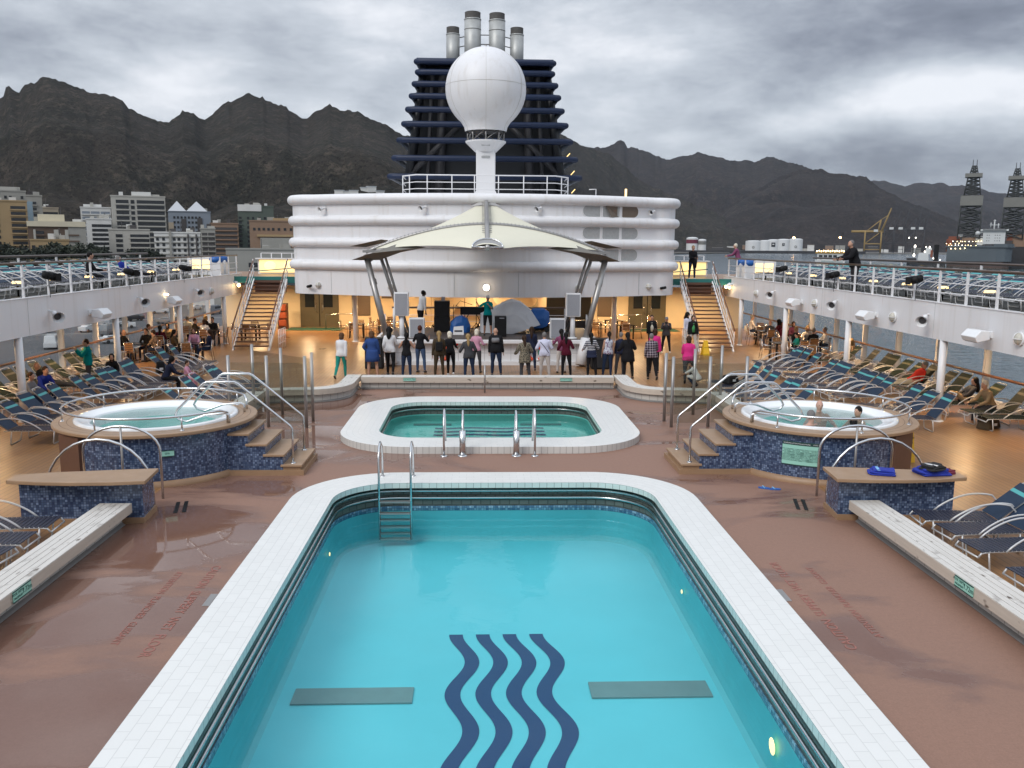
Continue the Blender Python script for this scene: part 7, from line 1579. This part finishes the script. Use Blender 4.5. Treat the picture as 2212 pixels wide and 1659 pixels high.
def finish_people():
    tmp = []
    for p in PEOPLE:
        s = p.h/1.70; mb, fing, lab, J = body(p.pose, s, p.fem, p.hy, p.hp, p.heavy)
        me = mb.mesh('person', None); o = bpy.data.objects.new('person_tmp', me); COL.objects.link(o)
        md = o.modifiers.new('r', 'REMESH'); md.mode = 'VOXEL'; md.voxel_size = .0185; md.use_smooth_shade = True
        sm = o.modifiers.new('s', 'SMOOTH'); sm.factor = .5; sm.iterations = 3
        tmp.append((p, o, fing, lab, J, s))
    dg = bpy.context.evaluated_depsgraph_get(); dg.update()
    for p, o, fing, lab, J, s in tmp:
        em = bpy.data.meshes.new_from_object(o.evaluated_get(dg)); bpy.data.objects.remove(o)
        vs = [v_.co.copy() for v_ in em.vertices]; no = [v_.normal.copy() for v_ in em.vertices]; fs = [tuple(f.vertices) for f in em.polygons]
        vl = []
        for v_ in vs:
            best = None; bd = 9
            for nm, a, b, r in lab:
                d = d2seg(v_, a, b)/r
                if d < bd: bd, best = d, nm
            vl.append(best)
        low = min(v_.z for v_ in vs)
        zoff = p.z-low*s if p.seat is None else p.z+p.seat
        if p.seat is not None and p.pose in ('recline', 'knees', 'sit', 'sitback', 'slump', 'tub'): zoff = p.z+p.seat+.10*s
        root = thing('person', p.label, 'person', (p.x, p.y, zoff), R_(p.hd), p.grp); root.scale = (s*p.wide, s, s)
        if p.seat is None: root.rotation_euler = (0, R_(RP.uniform(-2.5, 2.5)), R_(p.hd+RP.uniform(-7, 7)))
        b_ = MB(); b_.add(vs, fs, smooth=True); b_.v += fing.v; k0 = len(vs)
        b_.f += [[k+k0 for k in f] for f in fing.f]; b_.uv += fing.uv; b_.sm += fing.sm
        b_.build('body', p.skin, root)
        def garment(name, labels, mt, off, cut=None):
            keep = [f for f in fs if all(vl[i] in labels for i in f) and (cut is None or all(cut(vs[i]) for i in f))]
            if not keep: return
            ids = sorted({i for f in keep for i in f}); mp = {i: k for k, i in enumerate(ids)}
            g = MB(); g.add([vs[i]+no[i]*off for i in ids], [tuple(mp[i] for i in f) for f in keep], smooth=True)
            ob = g.build(name, mt, root); md = ob.modifiers.new('t', 'SOLIDIFY'); md.thickness = .006; md.offset = -1; return ob
        T = {'torso'}; u = J['u']
        if p.top:
            T |= {'uarm'} if p.sleeves in ('long', 'short') else set()
            if p.sleeves == 'long': T |= {'farm'}
            hem = None
            if p.seat is None:
                T |= {'hips', 'thigh'}; hz_ = -.075-p.coat*2; hem = lambda q: q.z > hz_ or q.z > .05
            else: T |= {'hips'}
            garment('jacket' if p.coat > .018 else 'top', T, p.top, .012+p.coat*.75, hem)
        if p.bottom:
            L_ = {'hips', 'thigh'}
            if p.legs in ('long',): L_ |= {'shin'}
            garment('trousers' if p.legs == 'long' else 'shorts', L_, p.bottom, .009)
        if p.shoes: garment('shoes', {'foot'}, p.shoes, .008)
        if p.skirt:
            mt, ln = p.skirt; g = MB(); pel = J['pel']; g.lathe([(.165*p.heavy, .10), (.185*p.heavy, .0), (.205*p.heavy, -.16), (.22*p.heavy, -ln)], (0, 0, 0), 18); ob = g.build('skirt', mt, root); ob.scale = (1, .78, 1); md = ob.modifiers.new('t', 'SOLIDIFY'); md.thickness = .01
        hm, hc = J['hm'], J['head']; Hq = lambda a, b, c: hc+hm @ Vector((a, b, c))
        if p.hair and p.hs != 'bald':
            g = MB(); rr = {'short': (.086, .098, .112), 'bob': (.100, .104, .118), 'long': (.096, .104, .118), 'curly': (.125, .122, .135), 'tail': (.086, .098, .114), 'fringe': (.083, .096, .102)}[p.hs]
            cz = {'short': (-.018, .026)}.get(p.hs, (-.022, .018)); g.ell(Hq(0, cz[0], cz[1]), rr, 12, 9, hm)
            if p.hs == 'bob': g.tube([Hq(0, -.03, .0), Hq(0, -.035, -.10), Hq(0, -.03, -.15)], [.095, .098, .07], 12, flat=.85)
            if p.hs in ('long', 'curly'):
                w_ = .075 if p.hs == 'long' else .125; g.tube([Hq(0, -.03, .04), Hq(0, -.065, -.08), Hq(0, -.10, -.19), Hq(0, -.115, -.28 if p.hs == 'long' else -.22), Hq(0, -.12, -.36 if p.hs == 'long' else -.30)], [.085, w_*1.15, w_*1.2, w_, w_*.55], 12, flat=.62)
            if p.hs == 'tail': g.tube([Hq(0, -.09, .05), Hq(0, -.15, .0), Hq(0, -.15, -.12), Hq(0, -.13, -.22)], [.03, .042, .036, .015], 8)
            g.build('hair', p.hair, root)
        if p.cap: g = MB(); g.ell(Hq(0, -.006, .040), (.086, .104, .092), 12, 8, hm); g.add([Hq(-.07, .07, .055), Hq(.07, .07, .055), Hq(.05, .175, .04), Hq(-.05, .175, .04), Hq(-.07, .07, .065), Hq(.07, .07, .065), Hq(.05, .175, .05), Hq(-.05, .175, .05)], [(3, 2, 1, 0), (4, 5, 6, 7), (2, 3, 7, 6)]); g.build('cap', p.cap, root)
        if abs(((p.hd+p.hy+180) % 360)-180) > 60:
            g = MB()
            for s_ in (-1, 1): g.ell(Hq(s_*.03, .088, .012), (.010, .007, .006), 6, 4, hm)
            g.build('eyes', 'eye_dark', root); g = MB(); g.ell(Hq(0, .090, -.060), (.022, .007, .005), 6, 4, hm); g.build('mouth', 'lip', root)
        for e in (p.extra or ()):
            if e == 'backpack': g = MB(); g.box((0, -.17, .24), (.26, .14, .34)); ob = g.build('backpack', 'black', None, bevel=.04); tag(ob, 'small black backpack on the back of the woman in brown', 'backpack'); ob.parent = None; ob.matrix_world = root.matrix_basis.copy() if False else (Matrix.Translation(root.location) @ Matrix.Rotation(R_(p.hd), 4, 'Z') @ Matrix.Scale(s, 4))
            if e == 'strap': g = MB(); g.tube([(-.15, -.10, .43), (0, -.135, .25), (.15, -.12, .02)], .012, 5); g.build('bag_strap', 'c_navy', root)
            if e == 'yoke': g = MB(); g.tube([J['pel']+u*.27, J['pel']+u*.36, J['pel']+u*.43], [.205, .212, .19], 16, flat=.76); ob = g.build('grey_yoke', 'c_grey', root)
            if e == 'phone': g = MB(); g.box(tuple((J['hand1']+J['hand-1'])/2+Vector((0, .05, .06))), (.15, .012, .075)); g.build('held_phone', 'black', root)
            if e == 'armband': g = MB(); w_ = J['wr1']; g.ell(w_+Vector((0, -.02, .12)), (.056, .056, .05)); g.build('red_cuff', 'c_red', root)
            if e == 'yellow_collar': g = MB(); g.tube([J['pel']+u*.40, J['pel']+u*.46, J['pel']+u*.50], [.165, .125, .085], 14, flat=.72); g.build('yellow_collar', 'yellow', root)
            if e == 'red_collar': g = MB(); g.tube([J['pel']+u*.42, J['pel']+u*.47, J['pel']+u*.50], [.14, .105, .08], 14, flat=.72); g.build('red_collar', 'c_red', root)
            if e == 'coat_on_arm': g = MB(); g.tube([J['hand1']+Vector((.03, .02, .05)), J['hand1']+Vector((.05, .02, -.2)), J['hand1']+Vector((.06, 0, -.5))], [.06, .14, .12], 10, flat=.5); ob = g.build('coat', 'c_black', root)
            if e == 'inner': g = MB(); g.tube([J['pel']+u*.0+J['f']*.075, J['pel']+u*.2+J['f']*.075, J['pel']+u*.42+J['f']*.055], [.10, .10, .08], 12, flat=.8); g.build('shirt_front', 'c_cream' if 'white shirt' in p.label else 'c_green', root)
G1 = 'dancers in front of the stage'
person('woman in white hooded top and green leggings walking towards the stage', -5.45, 32.4, 0, -8, 1.70, 'walk', True, 'c_white', 'c_turq', hair='h_auburn', hs='bob', shoes='shoe_black', coat=.012)
person('woman in blue denim dress with hand on hip at the left of the dancers', -4.32, 32.6, 0, -6, 1.73, 'hip', True, 'c_blue', None, hair='h_auburn', hs='bob', grp=G1, legs='none', skirt=('c_blue', .34), coat=.014, heavy=1.12)
person('woman in white jacket and black trousers with long black curls', -3.72, 33.2, 0, -8, 1.80, 'step', True, 'c_white', 'c_black', hair='h_black', hs='curly', grp=G1, coat=.015, sleeves='long')
person('woman in sleeveless black top and jeans with long black hair', -3.02, 32.3, 0, -10, 1.70, 'clap', True, 'c_black', 'c_djeans', hair='h_black', hs='long', grp=G1, sleeves='none')
person('person in black tee and faded jeans with short red hair', -2.62, 34.0, 0, -20, 1.80, 'clap', True, 'c_black', 'c_jeans', hair='h_red', hs='short', grp=G1, sleeves='short', skin='skin_b')
person('woman in brown jacket with long blond hair and backpack', -1.82, 32.6, 0, 4, 1.73, 'stand', True, 'c_brown', 'c_brown', hair='h_blond', hs='long', grp=G1, coat=.02, extra=['backpack'])
person('white haired woman in black with red cuff stepping sideways', -1.42, 33.2, 0, -14, 1.66, 'step', True, 'c_black', 'c_black', hair='h_white', hs='bob', grp=G1, shoes='shoe_white', extra=['armband'])
person('woman in grey jacket with long blond hair left of the grey and black man', -.70, 31.9, 0, 0, 1.70, 'dance', True, 'c_dgrey', 'c_djeans', hair='h_blond', hs='long', grp=G1, coat=.018)
person('white haired woman in pale pink sweater behind the grey jacket', -.42, 34.0, 0, -22, 1.68, 'dance', True, 'c_pink', 'c_dgrey', hair='h_white', hs='bob', grp=G1, legs='long')
person('balding man in grey and black pullover in the middle of the dancers', .33, 33.2, 0, -3, 1.80, 'stand', False, 'c_black', 'c_djeans', hair='h_grey', hs='bald', grp=G1, coat=.016, extra=['yoke'], heavy=1.1)
person('woman in leopard print coat with brown hair', 1.36, 31.6, 0, 4, 1.68, 'dance', True, 'leopard', 'c_dgrey', hair='h_brown', hs='long', grp=G1, coat=.03, heavy=1.05, skirt=('leopard', .22))
person('woman in dark blue standing behind the leopard print coat', 1.78, 34.6, 0, 0, 1.72, 'stand', True, 'c_navy', 'c_djeans', hair='h_brown', hs='long', grp=G1, coat=.012)
person('woman in lilac white shirt and pale trousers with a bag strap', 2.16, 32.6, 0, 2, 1.70, 'dance', True, 'c_lilac', 'c_pale', hair='h_grey', hs='short', grp=G1, coat=.02, extra=['strap'], shoes='shoe_white', heavy=1.06)
person('woman in maroon pullover and dark trousers with black hair', 3.0, 32.8, 0, -4, 1.68, 'dance', True, 'c_maroon', 'c_black', hair='h_black', hs='long', grp=G1, coat=.012)
person('woman with long black hair half hidden behind the maroon pullover', 2.92, 33.9, 0, 6, 1.70, 'clap', True, 'c_plum', 'c_pale', hair='h_black', hs='long', grp=G1)
person('woman in navy and white striped top near the right canopy leg', 3.94, 32.6, 0, -3, 1.69, 'dance', True, 'striped', 'c_black', hair='h_black', hs='long', grp=G1, sleeves='short', coat=.01, skirt=('c_navy', .14))
person('woman in sleeveless floral top and dark jeans', 4.62, 32.9, 0, -4, 1.70, 'stand', True, 'floral', 'c_djeans', hair='h_black', hs='tail', grp=G1, sleeves='none')
person('person in dark blue and grey trousers half hidden by the black coat', 5.12, 33.1, 0, 4, 1.66, 'stand', True, 'c_navy', 'c_dgrey', hair='h_grey', hs='short', grp=G1)
person('woman in long black coat with rolled black trousers', 5.30, 32.4, 0, 4, 1.72, 'dance', True, 'c_black', 'c_black', hair='h_black', hs='long', grp=G1, coat=.03, skirt=('c_black', .30), heavy=1.08)
person('grey haired woman in dark plaid shirt stepping forward', 6.16, 32.2, 0, -6, 1.70, 'step', True, 'plaid', 'c_black', hair='h_grey', hs='short', grp=G1, coat=.02, heavy=1.06)
person('woman in bright pink jacket behind the plaid shirt', 6.60, 33.9, 0, -8, 1.72, 'stand', True, 'c_hot', 'c_black', hair='h_brown', hs='bob', grp=G1, coat=.016)
person('woman in bright pink tee walking right of the dancers', 7.38, 31.5, 0, -14, 1.70, 'walk', True, 'c_hot', 'c_dgrey', hair='h_brown', hs='bob', grp=G1, sleeves='short', coat=.02, heavy=1.12)
G2 = 'onlookers by the right stairs'
person('woman in grey cap and dark jacket taking a photo towards the camera', 8.50, 40.6, 0, 172, 1.66, 'photo', True, 'c_dgrey', 'c_black', hair='h_brown', hs='fringe', grp=G2, coat=.018, cap='c_grey', shoes='shoe_white', extra=['phone'])
person('person in open black jacket over a white shirt by the mats', 7.98, 41.4, 0, 176, 1.68, 'stand', True, 'c_black', 'c_black', hair='h_brown', hs='short', grp=G2, coat=.02, extra=['inner'])
person('woman with dark curls and blue top on the lowest stairs', 9.95, 42.6, 0, 205, 1.72, 'stand', True, 'c_lilac', 'c_pale', hair='h_black', hs='curly', grp=G2)
person('woman in open black jacket over a green tee by the stairs', 9.85, 41.0, 0, 178, 1.70, 'stand', True, 'c_black', 'c_pale', hair='h_brown', hs='bob', grp=G2, coat=.018, extra=['inner'])
person('child in pale tee crouching behind the right glass screen', 7.45, 30.2, 0, 60, 1.45, 'crouch', False, 'c_white', 'c_djeans', hair='h_black', hs='short', sleeves='short', skin='skin_b')
person('woman in teal tee, black shorts and white cap performing on stage', .05, 37.6, 1.10, 176, 1.70, 'sing', True, 'c_teal', 'c_black', sleeves='short', legs='short', hair='h_brown', hs='fringe', cap='c_white', skin='skin_b')
person('man in white shirt and black trousers looking down on the left of the stage', -2.95, 39.4, 1.10, -50, 1.82, 'look', False, 'c_white', 'c_black', hair='h_black', hs='short', skin='skin_c', hp=-30)
# on the upper decks
person('man in dark jacket with red collar leaning on the right upper railing', 13.4, 31.6, 3.36, 100, 1.86, 'rail', False, 'c_black', 'c_dgrey', hair='h_grey', hs='short', coat=.04, extra=['red_collar'], hy=18, hp=-25, heavy=1.1)
person('man in plum pullover leaning on the railing far along the right upper deck', 13.40, 46.1, 3.36, 75, 1.76, 'rail', False, 'c_plum', 'c_black', hair='h_white', hs='short', coat=.015)
person('woman in black holding a coat at the head of the right stairs', 10.9, 45.9, 3.26, 180, 1.72, 'cross', True, 'c_black', 'c_djeans', hair='h_blond', hs='short', coat=.012, shoes='shoe_white', extra=['coat_on_arm'])
person('person in dark clothes sitting among the left upper loungers', -14.0, 31.3, 3.36, -60, 1.70, 'sit', False, 'c_black', 'c_black', hair='h_black', hs='short', seat=.38)
person('person with grey hair in blue lying on a left upper lounger', -13.9, 34.6, 3.36, -90, 1.70, 'recline', False, 'c_royal', 'c_black', hair='h_grey', hs='short', seat=.36)
# bathers
X0, Y0, ZT = TUBC[1]
person('grey haired man in the right hot tub with his back turned', X0-.50, Y0-.72, 0, 25, 1.74, 'tub', False, None, 'c_navy', hair='h_grey', hs='short', legs='short', shoes=None, seat=.50, skin='skin_d', hy=-50, grp='bathers in the right hot tub', heavy=1.15)
person('bald man facing the camera in the right hot tub', X0+.35, Y0+.72, 0, 178, 1.76, 'tub', False, None, 'c_navy', hair='h_grey', hs='bald', legs='short', shoes=None, seat=.43, skin='skin_d', grp='bathers in the right hot tub', heavy=1.1)
person('dark haired woman in black swimsuit in the right hot tub', X0+.50, Y0-.80, 0, -25, 1.66, 'tub', True, 'c_black', 'c_black', hair='h_black', hs='tail', sleeves='none', legs='short', shoes=None, seat=.40, skin='skin_a', grp='bathers in the right hot tub')
person('dark haired bather at the far side of the right hot tub', X0+1.0, Y0+.25, 0, 120, 1.70, 'tub', False, None, 'c_navy', hair='h_black', hs='short', legs='short', shoes=None, seat=.40, skin='skin_a', grp='bathers in the right hot tub')
# on the loungers
person('man in red tee and khaki trousers reclining on a green lounger', 14.55, 29.0, 0, 90, 1.78, 'recline', False, 'c_red', 'c_khaki', hair='h_grey', hs='short', sleeves='short', seat=.36, hy=-10, heavy=1.1)
person('dark haired woman with bare knees drawn up on a green lounger', 14.30, 25.3, 0, 90, 1.66, 'knees', True, 'c_dgrey', 'c_tan', hair='h_black', hs='long', seat=.36, legs='short', shoes='shoe_white')
person('white haired man in tan vest sitting beside the dark haired woman', 14.55, 24.35, 0, 100, 1.72, 'slump', False, 'c_tan', 'c_dgrey', hair='h_white', hs='short', seat=.36)
person('woman with blond hair in checked jacket sitting by the right window near the loungers', 15.2, 35.5, 0, 110, 1.68, 'sit', True, 'checked', 'c_khaki', hair='h_blond', hs='curly', seat=.36)
person('person in grey sitting on a left lounger behind the first column', -13.75, 25.9, 0, -100, 1.68, 'slump', True, 'c_grey', 'c_djeans', hair='h_brown', hs='short', seat=.36)
person('man in royal blue pullover sitting on a left lounger', -13.8, 27.0, 0, -120, 1.74, 'slump', False, 'c_royal', 'c_djeans', hair='h_brown', hs='short', seat=.36)
person('man in black lying back on a green lounger by the left windows', -14.2, 28.4, 0, -90, 1.76, 'recline', False, 'c_black', 'c_dgrey', hair='h_brown', hs='bald', seat=.36, skin='skin_b')
person('person in teal jacket with yellow collar standing among the left loungers', -13.75, 30.2, 0, 110, 1.66, 'photo', False, 'c_teal', 'c_dgrey', hair='h_brown', hs='short', coat=.03, extra=['yellow_collar'])
person('person in black sitting behind the second left column', -13.1, 30.6, 0, 200, 1.66, 'slump', True, 'c_black', 'c_black', hair='h_black', hs='bob', seat=.36)
person('woman in navy with long dark hair crouched over a left lounger', -10.95, 29.6, 0, -60, 1.66, 'slump', True, 'c_navy', 'c_black', hair='h_black', hs='long', seat=.36)
person('small child in pink sitting beside the woman in navy', -10.35, 29.9, 0, -90, 1.20, 'sit', True, 'c_pink', 'c_pink', hair='h_brown', hs='short', seat=.36)
# diners
def diner(key, k, label, **kw):
    x, y, a = SEATS[(key, k)]; x += .06*sin(a); y -= .06*cos(a)
    person(label, x, y, 0, math.degrees(a), kw.pop('h', 1.68), kw.pop('pose', 'sit'), seat=.46, grp='people at the tables', **kw)
D = diner
D(('R', 1), 0, 'blond woman in pale top at the right window table', top='c_pale', hair='h_blond', hs='bob'); D(('R', 1), 1, 'man in white shirt at the right window table', top='c_white', hair='h_grey', hs='short', fem=False); D(('R', 1), 2, 'person in black with back turned at the right window table', top='c_black', hair='h_grey', hs='short', fem=False); D(('R', 1), 3, 'woman in black at the left side of the right window table', top='c_black', hair='h_blond', hs='short')
D(('R', 2), 0, 'woman in plum at the second right window table', top='c_plum', hair='h_brown', hs='bob'); D(('R', 2), 1, 'bare armed blond woman at the second right window table', top='c_tan', hair='h_blond', hs='curly', sleeves='none'); D(('R', 2), 3, 'woman in maroon at the second right window table', top='c_maroon', hair='h_red', hs='bob')
D(('R', 3), 2, 'bald man in dark vest near the right stairs tables', top='c_dgrey', hair='h_grey', hs='bald', fem=False); D(('R', 3), 1, 'dark haired woman in maroon far right tables', top='c_maroon', hair='h_black', hs='curly'); D(('R', 4), 3, 'man in pale shirt at the farthest right window table', top='c_pale', hair='h_grey', hs='short', fem=False)
D(('R', 0), 1, 'child in green top at the black table nearest the right stairs', top='c_turq', hair='h_brown', hs='short', h=1.4)
D(('L', 0), 1, 'woman in blue jeans jacket with crossed legs at the table nearest the left stairs', top='c_navy', hair='h_brown', hs='long', pose='sitback'); D(('L', 0), 0, 'woman in pink top at the table nearest the left stairs', top='c_pink', hair='h_brown', hs='bob'); D(('L', 0), 3, 'dark haired woman in brown at the table nearest the left stairs', top='c_brown', hair='h_black', hs='long')
D(('L', 1), 0, 'man in black at the left window table', top='c_black', hair='h_brown', hs='short', fem=False); D(('L', 1), 1, 'person in checked shirt with cap at the left window table', top='checked', hair='h_brown', hs='short', cap='c_dgrey', fem=False); D(('L', 1), 3, 'bald man in black at the left window table', top='c_black', hair='h_grey', hs='bald', fem=False)
D(('L', 2), 0, 'woman with arm raised at the second left window table', top='c_tan', hair='h_black', hs='bob'); D(('L', 2), 1, 'woman in dark green at the second left window table', top='c_dgrey', hair='h_brown', hs='long'); D(('L', 2), 2, 'woman in maroon with back turned at the second left window table', top='c_maroon', hair='h_black', hs='long'); D(('L', 2), 3, 'man in grey at the second left window table', top='c_grey', hair='h_brown', hs='short', fem=False)
D(('L', 3), 0, 'man in black behind the left stairs', top='c_black', hair='h_black', hs='short', fem=False); D(('L', 3), 2, 'woman in white behind the left stairs', top='c_white', hair='h_brown', hs='bob'); D(('L', 3), 3, 'person in brown jacket behind the left stairs', top='c_brown', hair='h_brown', hs='short'); D(('L', 4), 2, 'man in cream at the farthest left window table', top='c_cream', hair='h_grey', hs='short', fem=False); D(('L', 4), 1, 'woman in black at the farthest left window table', top='c_black', hair='h_blond', hs='bob')
finish_people()
# loose bags
def bag(label, x, y, z, mt, d=(.34, .26, .44)):
    t_ = thing('backpack', label, 'bag', (x, y, z), .4); m_ = MB(); m_.box((0, 0, d[2]/2), d, .2, top=.72); m_.build('bag_body', mt, t_, bevel=min(d)*.22); m_ = MB(); m_.tube([(-.06, -.02, d[2]*.93), (0, -.02, d[2]*1.12), (.06, -.02, d[2]*.93)], .012, 5); m_.build('carry_loop', mt, t_)
    MB().box((.02, -d[1]/2+.005, d[2]*.42), (.12, .01, .07)).build('white_mark', 'c_white', t_)
bag('black backpack with white mark on a lounger by the left columns', -11.6, 31.0, .38, 'black'); bag('dark brown bag on the deck under the right loungers', 13.9, 23.3, 0, 'c_brown', (.75, .4, .34)); bag('black rucksack on a lounger behind the right glass screen', 8.2, 28.9, .38, 'black', (.6, .4, .3))
t_ = thing('life_vest_rack', 'rack of orange life vests by the left double door', 'life vest rack', (-11.9, 51.8, 0)); MB().box((0, .1, .75), (.6, .2, 1.5)).build('rack', 'door_brown', t_)
for k in range(3): MB().box((0, -.08, .35+k*.45), (.42, .2, .38)).build('life_vest', 'vest_orange', t_, bevel=.06)
t_ = thing('wet_floor_sign', 'yellow wet floor sign at the foot of the right stairs', 'wet floor sign', (10.15, 39.7, 0), .15)
for s_ in (-1, 1): MB().add([(-.16, .16*s_, 0), (.16, .16*s_, 0), (.09, .02*s_, .68), (-.09, .02*s_, .68), (-.16, .17*s_, 0), (.16, .17*s_, 0), (.09, .03*s_, .68), (-.09, .03*s_, .68)], [(0, 1, 2, 3), (4, 5, 6, 7), (0, 1, 5, 4), (2, 3, 7, 6), (1, 2, 6, 5), (0, 3, 7, 4)]).build('panel', 'yellow', t_)
mw = basis((0, -.115, .36), (1, 0, 0), (0, .2, 1)); text('CAUTION', 'lettering', .05, 'black', t_, mw)
for s_ in (-1, 1):
    t_ = thing('stair_gate', f'white lattice side rail at the foot of the {SIDE[s_]} stairs', 'handrail', (9.75*s_ if s_ > 0 else -9.75, 41.2, 0))
    for k in range(5): MB().tube([(0, k*.35, 0), (0, k*.35, .95)], .016, 6).build('post', 'white_paint', t_)
    for z in (.3, .6, .95): MB().tube([(0, 0, z), (0, 1.4, z)], .016, 6).build('rail', 'white_paint', t_)
# ---------------------------------------------------------------- air
vb = MB(); vb.box((1000, 6900, 415), (34000, 20600, 870)); hz_o = vb.build('haze', None, kind='stuff')
hm_ = bpy.data.materials.new('haze_air'); hm_.use_nodes = True; nt = hm_.node_tree; nt.nodes.clear()
pv = nt.nodes.new('ShaderNodeVolumePrincipled'); pv.inputs['Color'].default_value = (.72, .82, .97, 1); pv.inputs['Density'].default_value = 1.7e-5; pv.inputs['Anisotropy'].default_value = .0
om = nt.nodes.new('ShaderNodeOutputMaterial'); nt.links.new(pv.outputs[0], om.inputs['Volume']); hz_o.data.materials.append(hm_)
S.cycles.max_bounces = 7; S.cycles.diffuse_bounces = 3; S.cycles.glossy_bounces = 3; S.cycles.transparent_max_bounces = 12; S.cycles.volume_bounces = 0
S.cycles.sample_clamp_indirect = 4.0
S.cycles.use_denoising = True
